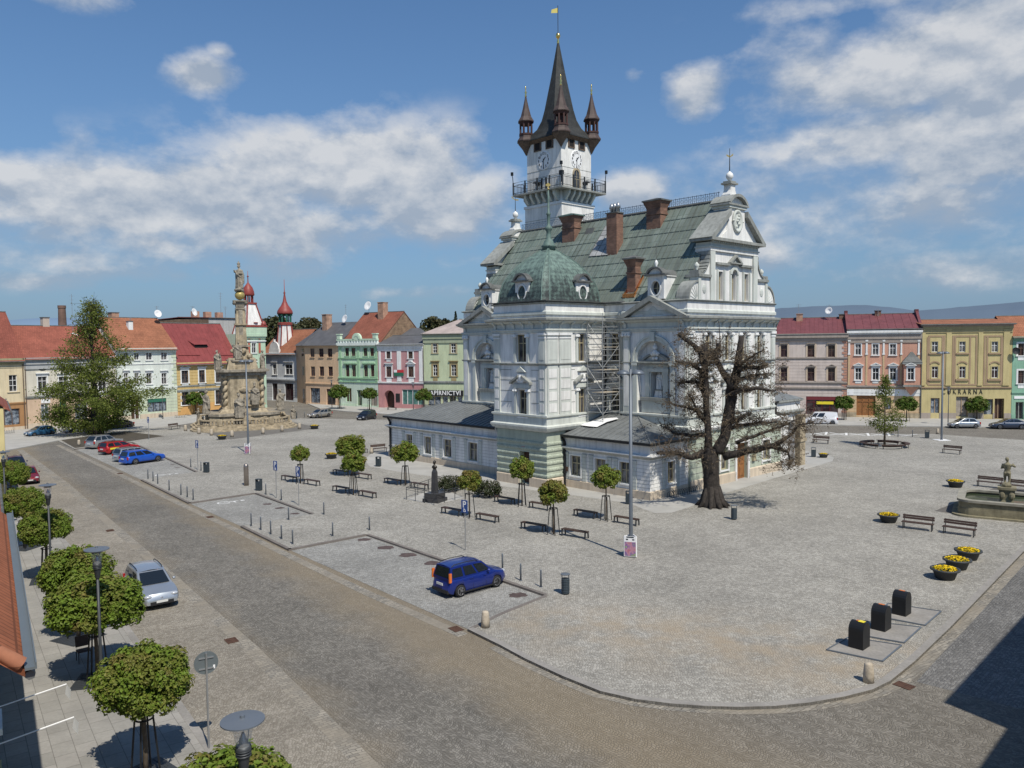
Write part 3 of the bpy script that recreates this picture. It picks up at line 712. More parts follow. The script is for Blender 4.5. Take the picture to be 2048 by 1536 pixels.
# ------------------------------------------------------------------ town houses
class House:
 def __init__(s,name,label,A,B,depth=11.0,group=None,z0=-0.3,pxpts=True,cat='house'):
  a=gp(*A)if pxpts else Vector((*A,0));b=gp(*B)if pxpts else Vector((*B,0))
  s.A=a;s.ang=math.atan2(b.y-a.y,b.x-a.x);s.L=(b-a).length;s.depth=depth;s.z0=z0
  s.o=thing(name,label,cat,(a.x,a.y,0),s.ang,group)
  s.dx=Vector((math.cos(s.ang),math.sin(s.ang),0));s.dy=Vector((-s.dx.y,s.dx.x,0))
  s.holes=[];s.wm={}
 def at(s,px,py,d=0.0):
  r=ray(px,py);q=s.A+s.dy*d-EYE;t=q.dot(s.dy)/r.dot(s.dy);P=EYE+r*t
  return(P-s.A).dot(s.dx),P.z
 def rect(s,r,d=0.0):
  x0,y0,x1,y1=r;ym=(y0+y1)/2;xm=(x0+x1)/2
  return s.at(x0,ym,d)[0],s.at(x1,ym,d)[0],s.at(xm,y1,d)[1],s.at(xm,y0,d)[1]
 def window(s,r,fm,gm,tm=None,nx=2,tz=(0.62,),dep=0.16,sur=0.0,hood=None,sill=True,hole=True,meters=False,fw=0.07,d=0.0,name='window',apron=None):
  a,b,c,e=r if meters else s.rect(r,d)
  if hole:s.holes.append((a,b,c,e))
  mb=MB();frame_bars(mb,a,b,c,e,d+dep-0.06,fw,nx,tz)
  if tm:
   mb.k=1
   if sur:
    mb.box(a-sur,a,d-0.05,d+0.02,c,e+sur);mb.box(b,b+sur,d-0.05,d+0.02,c,e+sur);mb.box(a,b,d-0.05,d+0.02,e,e+sur)
   if sill:mb.box(a-sur-0.08,b+sur+0.08,d-0.14,d+0.03,c-0.13,c)
   w=b-a+2*sur
   if hood=='flat':mb.box(a-sur-0.15,b+sur+0.15,d-0.26,d+0.01,e+sur+0.28,e+sur+0.42);mb.box(a-sur,b+sur,d-0.07,d+0.01,e+sur,e+sur+0.28)
   if hood=='tri':
    mb.box(a-sur,b+sur,d-0.07,d+0.01,e+sur,e+sur+0.22)
    pediment(mb,(a+b)/2,w+0.4,e+sur+0.22,w*0.34,d-0.26,d+0.01,0.11)
   if apron:mb.box(a,b,d-0.05,d+0.02,c-0.13-apron,c-0.13)
  o=mb.build(name,[fm,tm or fm],s.o)
  g=MB();g.quad((a,d+dep,c),(b,d+dep,c),(b,d+dep,e),(a,d+dep,e));g.build('pane',gm,o)
  return o
 def opening(s,r,m,name='door',dep=0.25,frame=None,hole=True,meters=False,div=2,bars=None):
  a,b,c,e=r if meters else s.rect(r)
  c=max(c,0.03)
  if hole:s.holes.append((a,b,c,e))
  mb=MB();mb.quad((a,dep,c),(b,dep,c),(b,dep,e),(a,dep,e))
  if frame:
   mb.k=1;mb.box(a,a+0.1,dep-0.08,dep-0.003,c,e);mb.box(b-0.1,b,dep-0.08,dep-0.003,c,e);mb.box(a+0.1,b-0.1,dep-0.08,dep-0.003,e-0.1,e)
   for i in range(1,div):x=a+(b-a)*i/div;mb.box(x-0.05,x+0.05,dep-0.08,dep-0.003,c,e-0.1)
   if bars:mb.box(a+0.1,b-0.1,dep-0.075,dep-0.004,c+(e-c)*bars-0.05,c+(e-c)*bars+0.05)
  return mb.build(name,[m,frame or m],s.o)
 def walls(s,m,eave,base=None,bm=None,sides=True,side_m=None,gable=None,plinth=None,pm=None):
  mb=MB();H=s.holes;L,D=s.L,s.depth
  lv=[(s.z0,eave,0)]if base is None else[(s.z0,base,1),(base,eave,0)]
  for z0,z1,k in lv:
   mb.k=k
   hs=[(a,b,max(c,z0),min(e,z1))for a,b,c,e in H if e>z0 and c<z1]
   wall_holes(mb,0,L,z0,z1,hs,dep=0.3)
  mb.k=2
  z0=s.z0
  mb.quad((0,D,z0),(0,0,z0),(0,0,eave),(0,D,eave));mb.quad((L,0,z0),(L,D,z0),(L,D,eave),(L,0,eave));mb.quad((L,D,z0),(0,D,z0),(0,D,eave),(L,D,eave))
  if gable:
   zr,dr=gable
   mb.add([(0,0,eave),(0,D,eave),(0,dr,zr)],[(0,2,1)]);mb.add([(L,0,eave),(L,D,eave),(L,dr,zr)],[(0,1,2)])
  o=mb.build('wall',[m,bm or m,side_m or m],s.o)
  if plinth:
   segs=[];x=0
   for a,b,c,e in sorted(H):
    if c<plinth:segs.append((x,a));x=b
   segs.append((x,L))
   for a,b in segs:
    if b-a>0.05:p=MB();p.box(a,b,-0.07,0.0,z0,plinth);p.build('plinth',pm or m,s.o)
  return o
 def gable_roof(s,m,eave,ridge,dr=None,over=0.45,ends=0.12,th=0.12,name='roof',hipL=0.0,hipR=0.0):
  L,D=s.L,s.depth;dr=dr or D/2;sl=(ridge-eave)/dr;sb=(ridge-eave)/(D-dr)
  mb=MB();a,b=-ends,L+ends
  f0=(a,-over,eave-over*sl);f1=(b,-over,eave-over*sl);r0=(a+hipL,dr,ridge);r1=(b-hipR,dr,ridge)
  b0=(a,D+over,eave-over*sb);b1=(b,D+over,eave-over*sb)
  up=lambda p:(p[0],p[1],p[2]+th)
  F0,F1,R0,R1,B0,B1=map(up,(f0,f1,r0,r1,b0,b1))
  mb.add([F0,F1,R1,R0],[(0,1,2,3)]);mb.add([R0,R1,B1,B0],[(0,1,2,3)])
  mb.add([f0,f1,F1,F0],[(0,1,2,3)]);mb.add([f0,r0,r1,f1],[(0,1,2,3)])
  if hipL:mb.add([F0,R0,B0],[(0,1,2)])
  else:mb.add([f0,F0,R0,r0],[(0,1,2,3)]);mb.add([r0,R0,B0,b0],[(0,1,2,3)])
  if hipR:mb.add([F1,B1,R1],[(0,1,2)])
  else:mb.add([f1,r1,R1,F1],[(0,1,2,3)]);mb.add([r1,b1,B1,R1],[(0,1,2,3)])
  mb.add([b0,b1,B1,B0],[(3,2,1,0)])
  mb.k=1
  mb.tube([(R0[0],dr,ridge+th),(R1[0],dr,ridge+th)],0.10,6)
  mb.tube([(a,-over-0.06,eave-over*sl+0.02),(b,-over-0.06,eave-over*sl+0.02)],0.075,6)
  s.rf=mb.build(name,[m,M['lead']],s.o);s.sl=sl;s.eave=eave;s.ridge=ridge;s.dr=dr
  return s.rf
 def roofpt(s,px,py):
  """point of the front roof slope seen at a pixel"""
  r=ray(px,py);n=(s.dx*0+s.dy*(-s.sl)+Vector((0,0,1)));p0=s.A+Vector((0,0,s.eave))
  t=(p0-EYE).dot(n)/r.dot(n);P=EYE+r*t;return(P-s.A).dot(s.dx),(P-s.A).dot(s.dy),P.z
 def chimney(s,px,py,w,h,m,cap=None,dd=None):
  x,y,z=s.roofpt(px,py);mb=MB();mb.box(x-w/2,x+w/2,y,y+(dd or w),z-0.6,z+h)
  mb.k=1;mb.box(x-w/2-0.08,x+w/2+0.08,y-0.08,y+(dd or w)+0.08,z+h,z+h+0.12)
  return mb.build('chimney',[m,cap or M['lead']],s.rf)
 def band(s,z0,z1,proud,m,name='cornice',s0=0.0,s1=None):
  mb=MB();L=s.L if s1 is None else s1
  mb.box(s0-proud*0.3,L+proud*0.3,-proud,0.02,z0,z1);mb.box(s0,L,-proud*0.55,0.02,z0-(z1-z0)*0.7,z0)
  return mb.build(name,m,s.o)
 def pilaster(s,x0,x1,z0,z1,m,proud=0.09,cap=True):
  mb=MB();mb.box(x0,x1,-proud,0.02,z0,z1)
  if cap:mb.box(x0-0.06,x1+0.06,-proud-0.07,0.02,z1-0.25,z1);mb.box(x0-0.05,x1+0.05,-proud-0.04,0.02,z0,z0+0.25)
  return mb.build('pilaster',m,s.o)
 def aerial(s,px0,py0,top,dish=None,parent=None):
  x,y,z=s.roofpt(px0,py0);P=s.A+s.dx*x+s.dy*y;h=zat(px0,top,P)-z
  mb=MB();mb.tube([(x,y,z-0.2),(x,y,z+h)],0.035,5)
  for k in range(3):zz=z+h*(0.95-0.1*k);mb.tube([(x-0.45+k*0.1,y,zz),(x+0.45-k*0.1,y,zz)],0.02,4)
  o=mb.build('aerial',M['galv'],s.rf)
  if dish:
   zd=zat(px0,dish[0],P);r=dish[1];q=MB(Matrix.Translation((x,y-0.15,zd))@Matrix.Rotation(R(75),4,'X')@Matrix.Rotation(R(dish[2]if len(dish)>2 else 10),4,'Y'));q.smooth=True
   q.lathe([(0.0,0.0),(r*0.5,0.05),(r*0.85,0.17),(r,0.25),(r*0.97,0.26),(r*0.5,0.08),(0,0.03)],18,cap=False)
   q.smooth=False;q.tube([(0,r*-0.9,0.2),(0,0,0.7)],0.02,4);q.build('satellite_dish',M['signwhite'],s.rf)
  return o
 def ribs(s,m,step=0.6):
  """standing seams of a sheet roof"""
  mb=MB();n=int(s.L/step)
  for i in range(1,n):
   x=s.L*i/n
   mb.quad((x-0.02,-0.4,s.eave-0.4*s.sl+0.125),(x+0.02,-0.4,s.eave-0.4*s.sl+0.125),(x+0.02,s.dr,s.ridge+0.125),(x-0.02,s.dr,s.ridge+0.125))
   mb.add([(x-0.02,-0.4,s.eave-0.4*s.sl+0.12),(x-0.02,s.dr,s.ridge+0.12),(x-0.02,s.dr,s.ridge+0.165),(x-0.02,-0.4,s.eave-0.4*s.sl+0.165)],[(0,1,2,3)])
  return mb.build('roof_seam',m,s.rf)
 def downpipe(s,x,z1,m=None):
  mb=MB();mb.tube([(x,-0.45,z1),(x,-0.12,z1-0.5),(x,-0.12,0.0)],0.07,6);return mb.build('downpipe',m or M['lead'],s.o)
 def lettering(s,txt,px0,px1,py,h,m,d=-0.06,spacing=1.0,bold=0.0,name='lettering'):
  x0,z=s.at(px0,py);x1,z2=s.at(px1,py);me=text_mesh(txt,1.0,0.015,spacing,bold=bold)
  xs=[v.co.x for v in me.vertices];zs=[v.co.z for v in me.vertices]
  me.transform(Matrix.Diagonal(((x1-x0)/(max(xs)-min(xs)),1,h/(max(zs)-min(zs)),1)))
  me.transform(Matrix.Translation(((x0+x1)/2-sum((min(v.co.x for v in me.vertices),max(v.co.x for v in me.vertices)))/2,d,(z+z2)/2)))
  me.materials.append(m);return mobj(name,me,s.o)
 def board(s,r,m,name='sign_board',d=-0.08,th=0.07,frame=None):
  a,b,c,e=s.rect(r);mb=MB();mb.box(a,b,d,d+th,c,e);return mb.build(name,m,s.o)
 def quoins(s,x0,x1,z0,z1,m,step=0.55):
  mb=MB();n=int((z1-z0)/step)
  for i in range(n):
   z=z0+(z1-z0)*i/n;w=(x1-x0)*(1.0 if i%2 else 0.62)
   if x0>s.L/2:mb.box(x1-w,x1,-0.06,0.02,z,z+step*0.8)
   else:mb.box(x0,x0+w,-0.06,0.02,z,z+step*0.8)
  return mb.build('quoins',m,s.o)
 def grooves(s,z0,z1,m,step=0.42,proud=0.03):
  mb=MB();n=int((z1-z0)/step)
  for i in range(n+1):
   z=z0+(z1-z0)*i/max(n,1);x=0.0
   for a,b,c,e in sorted(s.holes):
    if c-0.1<z<e+0.1:
     if a-0.05>x:mb.box(x,a-0.05,-0.012,0.01,z-0.02,z+0.02)
     x=b+0.05
   if x<s.L:mb.box(x,s.L,-0.012,0.01,z-0.02,z+0.02)
  return mb.build('joint_lines',m,s.o)
ROWD=Vector((0.588,0.809));P1=Vector((-75.5,122.0))
def rowpt(t):return P1+ROWD*t
cream=plaster('pale_cream_facade',(0.66,0.56,0.38));creamw=plaster('ivory_facade',(0.66,0.62,0.52));ochre_w=plaster('brown_orange_shopfront',(0.38,0.21,0.10))
# 1 cream house at the left edge
h=House('town_house','cream two storey house with brown orange shopfront at the left edge of the square',rowpt(-19),rowpt(0),12,'houses along the left side of the square',pxpts=False)
ev=h.at(55,716)[1]
h.window((18,750,34,783),M['framew'],M['glass'],cream,2,(0.36,0.68),sur=0.25)
for k in range(1,4):
 w=h.rect((18,750,34,783));h.window((w[0]-4.6*k,w[1]-4.6*k,w[2],w[3]),M['framew'],M['glass'],cream,2,(0.36,0.68),sur=0.25,meters=True)
base=h.at(30,806)[1]
h.opening((-6,818,40,850),M['shop'],'shop_window',0.2,M['frameb'],div=3)
h.opening((-70,815,-30,855),M['wooddk'],'door',0.3,M['frameb'])
h.walls(cream,ev,base,ochre_w,plinth=0.5,pm=M['plinth'])
h.band(ev-0.55,ev,0.35,plaster('olive_cornice',(0.36,0.33,0.2)));h.band(h.at(30,735)[1],h.at(30,735)[1]+0.12,0.08,cream,'string_course');h.band(base-.1,base+0.1,0.12,ochre_w,'string_course')
h.gable_roof(M['tile_dred'],ev,ev+7.2);h.downpipe(h.L-0.2,ev,M['brownwood'])
# 2 ivory house with bright red roof
h=House('town_house','ivory house with wide bright red tile roof behind the big linden tree',rowpt(0.03),rowpt(14.3),12,'houses along the left side of the square',pxpts=False)
ev=h.at(140,714)[1]
for x0,x1 in((76,94),(118,136),(158,175),(197,213)):
 h.window((x0,753,x1,783),M['framew'],M['glass'],M['trimw'],2,(0.7,),sur=0.18,hood='flat',apron=0.7)
 q=MB();a,b,c,e=h.rect((x0+2,730,x1-2,742));q.lathe([(0.0,-0.03),(0.5,-0.03),(0.62,0.0)],14,sx=1.0,sy=0.75)
 o=q.build('attic_oval',M['glass'],h.o);o.location=((a+b)/2,-0.03,(c+e)/2);o.rotation_euler=(PI/2,0,0)
h.opening((82,808,98,842),M['shop'],'shop_window',0.2,M['framew'],div=2);h.opening((120,800,134,848),M['signgreen'],'door',0.25,M['framed']);h.opening((150,806,176,840),M['shop'],'shop_window',0.2,M['framew'],div=2);h.opening((190,804,216,838),M['shop'],'shop_window',0.2,M['frameb'],div=2)
h.board((82,798,100,806),M['signwhite']);h.board((120,793,140,801),M['signblack'])
h.walls(creamw,ev,h.at(140,792)[1],plaster('peach_ground_floor',(0.62,0.46,0.33)),plinth=0.8,pm=M['plinth'])
gr_=plaster('grey_cornice_band',(0.42,0.43,0.43));h.band(h.at(140,727)[1],ev,0.3,gr_);h.band(h.at(140,791)[1],h.at(140,788)[1],0.15,M['cornice'],'string_course')
h.gable_roof(M['tile_red'],ev,h.at(90,653,6)[1],ends=0.0);h.chimney(93,655,1.0,1.6,plaster('pale_chimney',(0.55,0.47,0.40)))
h.aerial(146,668,588,(675,0.75,-15));h.downpipe(0.1,ev,M['brownwood'])
# 3 white and pale green house
h=House('town_house','white house with pale green ground floor and orange brown roof behind the linden',rowpt(14.33),rowpt(25.3),12,'houses along the left side of the square',pxpts=False)
wg=plaster('mint_white_facade',(0.68,0.72,0.66));pg=plaster('pale_green_facade',(0.56,0.62,0.47))
ev=h.at(300,696)[1]
for x0,x1 in((247,257),(268,278),(292,304),(322,334)):
 h.window((x0,703,x1,720),M['framew'],M['glasscur'],M['trimw'],2,(),sur=0.1);h.window((x0+1,746,x1-0.5,768),M['framew'],M['glass'],M['trimw'],2,(0.62,),sur=0.12,hood='flat')
h.opening((295,797,333,823),M['shop'],'shop_window',0.2,M['framed'],div=3);h.board((297,797,332,804),M['signgreen'],d=0.05);h.opening((262,797,280,838),M['wooddk'],'door',0.3,M['framew']);h.opening((238,800,252,826),M['shop'],'shop_window',0.2,M['framew'])
h.walls(wg,ev,h.at(300,776)[1],pg,gable=(h.at(270,637,6)[1],6),plinth=0.8,pm=M['plinth'])
h.band(ev-0.5,ev,0.3,wg);h.band(h.at(300,728)[1],h.at(300,727)[1],0.1,M['trimw'],'string_course');h.band(h.at(300,778)[1],h.at(300,774)[1],0.15,wg,'string_course');h.quoins(h.L-0.9,h.L,h.at(300,775)[1],ev-0.6,pg);h.grooves(1.0,h.at(300,780)[1],M['soffit'],0.5)
h.gable_roof(M['tile_orange'],ev,h.at(270,637,6)[1],ends=0.15);h.chimney(262,661,0.8,1.6,M['trimw']);h.chimney(231,637,1.3,1.0,M['brickp']);h.aerial(261,650,635)
# 4 yellow house
h=House('town_house','bright yellow house with crimson roof half hidden by the stone column',rowpt(25.33),rowpt(38.4),12,'houses along the left side of the square',pxpts=False)
yl=plaster('bright_yellow_facade',(0.60,0.44,0.20));yo=plaster('orange_yellow_base',(0.62,0.36,0.14))
ev=h.at(400,724)[1]
for x0,x1,dy,hd in((363,376.5,0,'tri'),(398,409.5,-1,'flat'),(431,442.5,-2,'flat'),(460,471,-3,'tri')):
 h.window((x0,741+dy,x1,766+dy),M['frameb'],M['glass'],M['trimw'],2,(0.66,),sur=0.22,hood=hd,apron=0.6);h.window((x0,782+dy,x1+1,810+dy),M['frameb'],M['glass'],M['trimw'],2,(0.66,),sur=0.2)
h.walls(yl,ev,2.0,yo,plinth=None);
h.band(ev-0.5,ev,0.3,yl);h.band(h.at(400,771)[1],h.at(400,769)[1],0.1,M['cornice'],'string_course');h.band(h.at(400,780)[1],h.at(400,777)[1],0.14,M['cornice'],'string_course')
h.grooves(2.2,ev-0.8,plaster('dark_yellow_joint',(0.42,0.29,0.09)),0.55);h.quoins(0,0.9,0.8,h.at(400,783)[1],yl)
h.gable_roof(M['tin_red'],ev,h.at(380,648,6)[1]);h.ribs(M['tin_red'],0.9)
x,y,z=h.roofpt(402,697);q=MB();q.add([(x-1.3,y,z),(x+1.3,y,z),(x+1.3,y,z+0.75),(x-1.3,y,z+0.75),(x-2.6,y+2.6,z+2.4),(x+1.3,y+2.6,z+2.3)],[(0,1,2,3)]);q.k=1;q.add([(x-1.5,y-0.25,z+0.75),(x+1.5,y-0.25,z+0.75),(x+1.5,y+2.8,z+2.45),(x-2.6,y+2.8,z+2.45)],[(0,1,2,3)]);q.add([(x-1.3,y,z),(x-1.3,y,z+0.75),(x-2.6,y+2.6,z+2.4)],[(0,1,2)]);q.add([(x+1.3,y,z+0.75),(x+1.3,y,z),(x+1.3,y+2.6,z+2.3)],[(0,1,2)])
q.build('dormer',[M['dark'],M['tin_red']],h.rf)
for a,b in((357,400),(437,478)):
 p=h.roofpt(a,713);r=h.roofpt(b,713);q=MB();q.tube([(p[0],p[1],p[2]+0.25),(r[0],r[1],r[2]+0.25)],0.07,5);q.build('snow_guard',M['tin_red'],h.rf)
# 5 tall grey house behind the yellow one
h=House('town_house','tall grey rendered house with bare brick end wall rising behind the yellow house',(-61.3,160.2),(-53.5,170.9),22,pxpts=False)
ev=h.at(430,636)[1]
h.walls(plaster('grey_render',(0.46,0.46,0.45)),ev,side_m=M['brickr']);h.gable_roof(M['tin_red'],ev,ev+0.35,dr=11,over=0.15,ends=0.1)
for px,dish in((314,(628,0.7,0)),(386,(625,0.65,20))):h.aerial(px,633,612,dish)
h.aerial(442,634,585);h.aerial(451,634,613)
for k in range(5):h.rf and None
mb=MB()
for x,y in((3,9),(6.5,10),(10,11)):mb=MB();mb.box(x-0.7,x+0.7,y,y+1.0,ev-0.2,ev+1.7);mb.build('chimney',M['brickp'],h.rf)
# 6 mint house with red and white corner roof
h=House('town_house','narrow mint green house with red panels and a red domed roof lantern behind the column',rowpt(38.43),rowpt(44.6),9,'houses along the left side of the square',pxpts=False)
mint=plaster('mint_facade',(0.48,0.62,0.47));redp=plaster('brick_red_panels',(0.45,0.13,0.09))
ev=h.at(505,668)[1]
for x0,x1 in((484,490),(503.5,512)):h.window((x0,686,x1,706),M['framew'],M['glass'],M['trimw'],2,(0.6,),sur=0.15)
for x0,x1 in((484,490),(503.5,512)):h.window((x0,728,x1,752),M['framew'],M['glass'],M['trimw'],2,(0.6,),sur=0.15,hood='flat');h.opening((x0,778,x1+2,800),M['shop'],'shop_window',0.2,M['framed'])
h.walls(mint,ev,4.2,plaster('mint_base',(0.40,0.5,0.38)),plinth=0.6)
h.band(ev-0.5,ev,0.4,mint);h.band(h.at(505,683)[1],h.at(505,681)[1],0.2,M['trimw'],'string_course')
for z0,z1 in((686,706),(672,679)):
 for a,b in((496,500),(517,521)):h.board((a,z0,b,z1),redp,'red_panel')
q=MB();zt=h.at(505,650)[1];q.box(-0.2,h.L+0.2,-0.3,0.3,ev,zt-0.4);q.k=1;q.box(-0.3,h.L+0.3,-0.38,0.38,zt-0.4,zt)
for x in(0.3,h.L-0.3):q.lathe([(0.5,0),(0.5,0.3),(0.3,0.7),(0,0.9)],10,(x,0,zt))
q.build('parapet',[mint,M['dome_red']],h.o)
cx,cy=h.at(498,640,2.6)[0],2.6;zs=h.at(492,608,2.6)[1]
q=MB();q.frust(cx-2.3,cx+2.3,cy-2.3,cy+2.3,ev,cx-0.95,cx+0.95,cy-0.95,cy+0.95,zs);q.k=1
for sx in(-1,1):
 for sy in(-1,1):q.tube([(cx+sx*2.32,cy+2.32*sy,ev),(cx+sx*0.97,cy+sy*0.97,zs)],0.16,5)
q.box(cx-1.15,cx+1.15,cy-1.15,cy+1.15,zs,zs+0.3)
q.lathe([(0.5,-0.06),(0.5,0.06)],12,(cx+0.2,cy-1.95,ev+2.3),sy=0.4)
o=q.build('corner_roof',[M['white'],M['dome_red']],h.o)
q=MB()
for a in range(8):q.tube([(cx+0.85*math.cos(a*PI/4),cy+0.85*math.sin(a*PI/4),zs+0.3),(cx+0.85*math.cos(a*PI/4),cy+0.85*math.sin(a*PI/4),zs+1.7)],0.12,5)
q.smooth=True;q.lathe([(1.15,0),(1.2,0.2),(1.1,0.9),(0.85,1.6),(0.4,2.2),(0.12,2.6),(0.08,3.6),(0.22,3.8),(0.06,4.0),(0.03,4.9)],16,(cx,cy,zs+1.7));q.build('lantern_dome',M['dome_red'],o)
# 7 pale blue house with onion turret
h=House('town_house','pale blue grey house with red onion turret beside the side street',(-58.2,183.4),(-47.9,175.4),11,'houses along the back of the square',pxpts=False)
blu=plaster('pale_blue_facade',(0.66,0.69,0.72))
ev=h.at(565,706)[1]
for x0,x1 in((545.5,553),(570.5,585)):
 h.window((x0,729,x1,749),M['framew'],M['glass'],M['trimw'],2,(0.6,),sur=0.25,hood='flat');h.opening((x0-1,767,x1+2,801),M['glassred'],'shop_window',0.3,M['framed'])
h.walls(blu,ev,h.at(565,760)[1],plaster('pale_blue_base',(0.64,0.66,0.68)),plinth=0.6)
h.band(ev-0.4,ev,0.4,blu);h.band(h.at(565,760)[1],h.at(565,757)[1],0.25,blu,'string_course');h.grooves(0.8,h.at(565,764)[1],M['soffit'],0.5)
h.gable_roof(M['tile_orange'],ev,h.at(590,660,5.5)[1],ends=0.0)
q=MB();xg=h.at(549,700)[0];q.box(xg-1.9,xg+1.9,-0.2,0.25,ev,ev+0.9);arch_band(q,xg,ev+0.9,0.0,1.7,-0.15,0.2);q.box(xg-0.2,xg+0.2,-0.2,0.2,ev+2.5,ev+3.1);q.build('parapet_gable',M['white'],h.o)
xt=h.at(569,650,3)[0];cy=3.2;zb=h.at(569,650,3)[1];zl=h.at(569,632,3)[1];zo=h.at(569,630,3)[1];zt=h.at(569,590,3)[1]
q=MB();q.lathe([(2.2,ev),(1.85,ev+2.0),(1.45,zb)],8,(xt,cy,0),PI/8);q.k=1
for a in range(8):
 an=PI/8+a*PI/4;q.tube([(xt+2.22*math.cos(an),cy+2.22*math.sin(an),ev),(xt+1.47*math.cos(an),cy+1.47*math.sin(an),zb)],0.13,4)
q.lathe([(1.7,zb),(1.7,zb+0.5),(1.45,zb+0.6)],8,(xt,cy,0),PI/8);o=q.build('turret',[M['white'],M['dome_red']],h.o)
q=MB();hl=1.6
for a in range(8):
 an=PI/8+a*PI/4;q.tube([(xt+1.3*math.cos(an),cy+1.3*math.sin(an),zb+0.5),(xt+1.3*math.cos(an),cy+1.3*math.sin(an),zb+2.5)],0.17,5)
 q.box(xt+1.25*math.cos(an)-0.3,xt+1.25*math.cos(an)+0.3,cy+1.25*math.sin(an)-0.3,cy+1.25*math.sin(an)+0.3,zb+2.1,zb+2.5)
q.k=1;q.smooth=True;s_=(zt-zb-2.5)/8.0
q.lathe([(1.75,0),(1.8,0.25),(1.72,0.7),(1.35,1.35),(0.85,2.0),(0.45,2.9),(0.28,3.8),(0.16,4.6),(0.26,4.9),(0.1,5.2),(0.05,8.0)],16,(xt,cy,zb+2.5));q.build('lantern_dome',[M['signgreen'],M['dome_red']],o)
# 8 orange house
h=House('town_house','plain orange house with dark grey roof and six small windows on the back row',(-44.3,169.2),(-35.8,162.6),12,'houses along the back of the square',pxpts=False)
og=plaster('apricot_facade',(0.74,0.52,0.34));ogd=plaster('apricot_base',(0.68,0.48,0.33))
ev=h.at(640,691)[1]
for a,b in((620.5,629),(638,647),(655.5,664.5)):
 h.window((a,697,b,714),M['frameb'],M['glassred'],og,2,(0.62,),sur=0.0);h.window((a+1,733,b+1,752),M['frameb'],M['glassred'],og,2,(0.62,),sur=0.0)
h.opening((621,776,640,806),M['shop'],'shop_window',0.25,M['framed'],div=2);h.opening((653,778,671,811),M['glass'],'door',0.3,M['frameb'])
h.walls(og,ev,h.at(640,766)[1],ogd,plinth=0.5)
h.band(ev-0.2,ev,0.3,og);h.band(h.at(640,768)[1],h.at(640,766)[1],0.15,og,'string_course')
Mi=facM(h.A.x,h.A.y,h.ang).inverted();c7=Mi@Vector((-47.9,175.4,0))
q=MB();q.quad((c7.x,c7.y,-0.3),(0,0,-0.3),(0,0,ev),(c7.x,c7.y,ev));q.quad((c7.x,c7.y,-0.3),(c7.x,c7.y,ev),(c7.x+4,c7.y+8,ev),(c7.x+4,c7.y+8,-0.3));q.k=1
dv=Vector((c7.x,c7.y,0));nv2=Vector((-dv.y,dv.x,0)).normalized()
for f,z0,z1 in((0.5,h.at(600,775)[1],0),):pass
for zc,hh in((h.at(612,705)[1],1.6),(h.at(612,742)[1],1.9),(1.6,3.0)):
 a=dv*0.12;b=dv*0.36;off=nv2*(-0.02 if nv2.x>0 else 0.02)
 q.quad(b+off+Vector((0,0,zc-hh/2)),a+off+Vector((0,0,zc-hh/2)),a+off+Vector((0,0,zc+hh/2)),b+off+Vector((0,0,zc+hh/2)))
q.build('side_wall',[og,M['glassred']],h.o)
zr=h.at(660,645,6)[1];q=MB();L=h.L
V_={'a':(-0.3,-0.5,ev),'b':(L+0.2,-0.5,ev),'c':(c7.x-0.5,c7.y-0.1,ev),'r0':(-0.3,6.5,zr),'r1':(L+0.2,6.5,zr),'d':(c7.x+4,c7.y+9,ev),'e':(L+0.2,13,ev)}
q.add(list(V_.values()),[(0,1,4,3),(2,0,3),(5,2,3),(3,4,6,5)]);q.k=1;q.tube([V_['a'],V_['r1']]if False else[V_['a'],V_['r0']],0.12,5)
h.rf=q.build('roof',[M['tin_grey'],M['tin_grey']],h.o);h.sl=(zr-ev)/7.0;h.eave=ev+0.5*h.sl;h.ridge=zr;h.dr=6.5
h.chimney(649,661,1.5,3.4,M['brickp'],M['brickp']);h.aerial(692,648,609,(638,0.9,-5))
# 9 mint green house
h=House('town_house','mint green house with white arcaded parapet and steep brown red roof',(-35.75,162.57),(-26.6,156.4),16,'houses along the back of the square',pxpts=False)
mg=plaster('mint_green_facade',(0.56,0.70,0.54));mgd=plaster('deeper_mint_trim',(0.38,0.60,0.38));mgl=plaster('pale_mint_base',(0.56,0.66,0.56))
ev=h.at(718,691)[1];pt=h.at(718,679)[1]
for a,b in((690.5,698),(703,711),(727,735),(740.5,748)):
 h.window((a,696,b,712),M['frameb'],M['glassred'],mgd,2,(0.62,),sur=0.12);h.window((a+1,730,b+1,753),M['frameb'],M['glassred'],mgd,2,(0.66,),sur=0.12)
for a,b in((688,714),(725,751)):h.board((a,725,b,727.5),mgd,'hood_cornice',-0.3,0.3)
h.opening((692,776,703,803),M['wooddk'],'shop_window',0.2,mgd);h.opening((714,780,724,811),M['glassred'],'door',0.5,mgd);h.opening((741,780,755,812),M['woodgrey'],'door',0.3,M['framed'])
h.walls(mg,ev,h.at(718,765)[1],mgl,side_m=M['brickr'],gable=(h.at(760,624,8)[1],8),plinth=0.5)
for a,b in((680,684),(715.5,720),(752,756)):
 s0,z0=h.at(a,763);s1,_=h.at(b,763);h.pilaster(max(s0,0),min(s1,h.L),z0,ev-0.3,mgd)
h.band(h.at(718,717)[1],h.at(718,715)[1],0.15,mgd,'string_course');h.band(h.at(718,757)[1],h.at(718,754.5)[1],0.2,mgd,'string_course');h.band(h.at(718,764.5)[1],h.at(718,763)[1],0.15,mgd,'string_course')
wm_=plaster('bright_white_parapet',(0.78,0.84,0.78))
q=MB();q.box(-0.2,h.L+0.2,-0.4,0.3,ev,ev+0.6);q.box(-0.1,h.L+0.1,-0.05,0.25,ev+0.6,pt+0.1);n=14
for i in range(n):q.box(h.L*(i+0.25)/n,h.L*(i+0.6)/n,-0.28,-0.04,ev+0.6,pt-0.2)
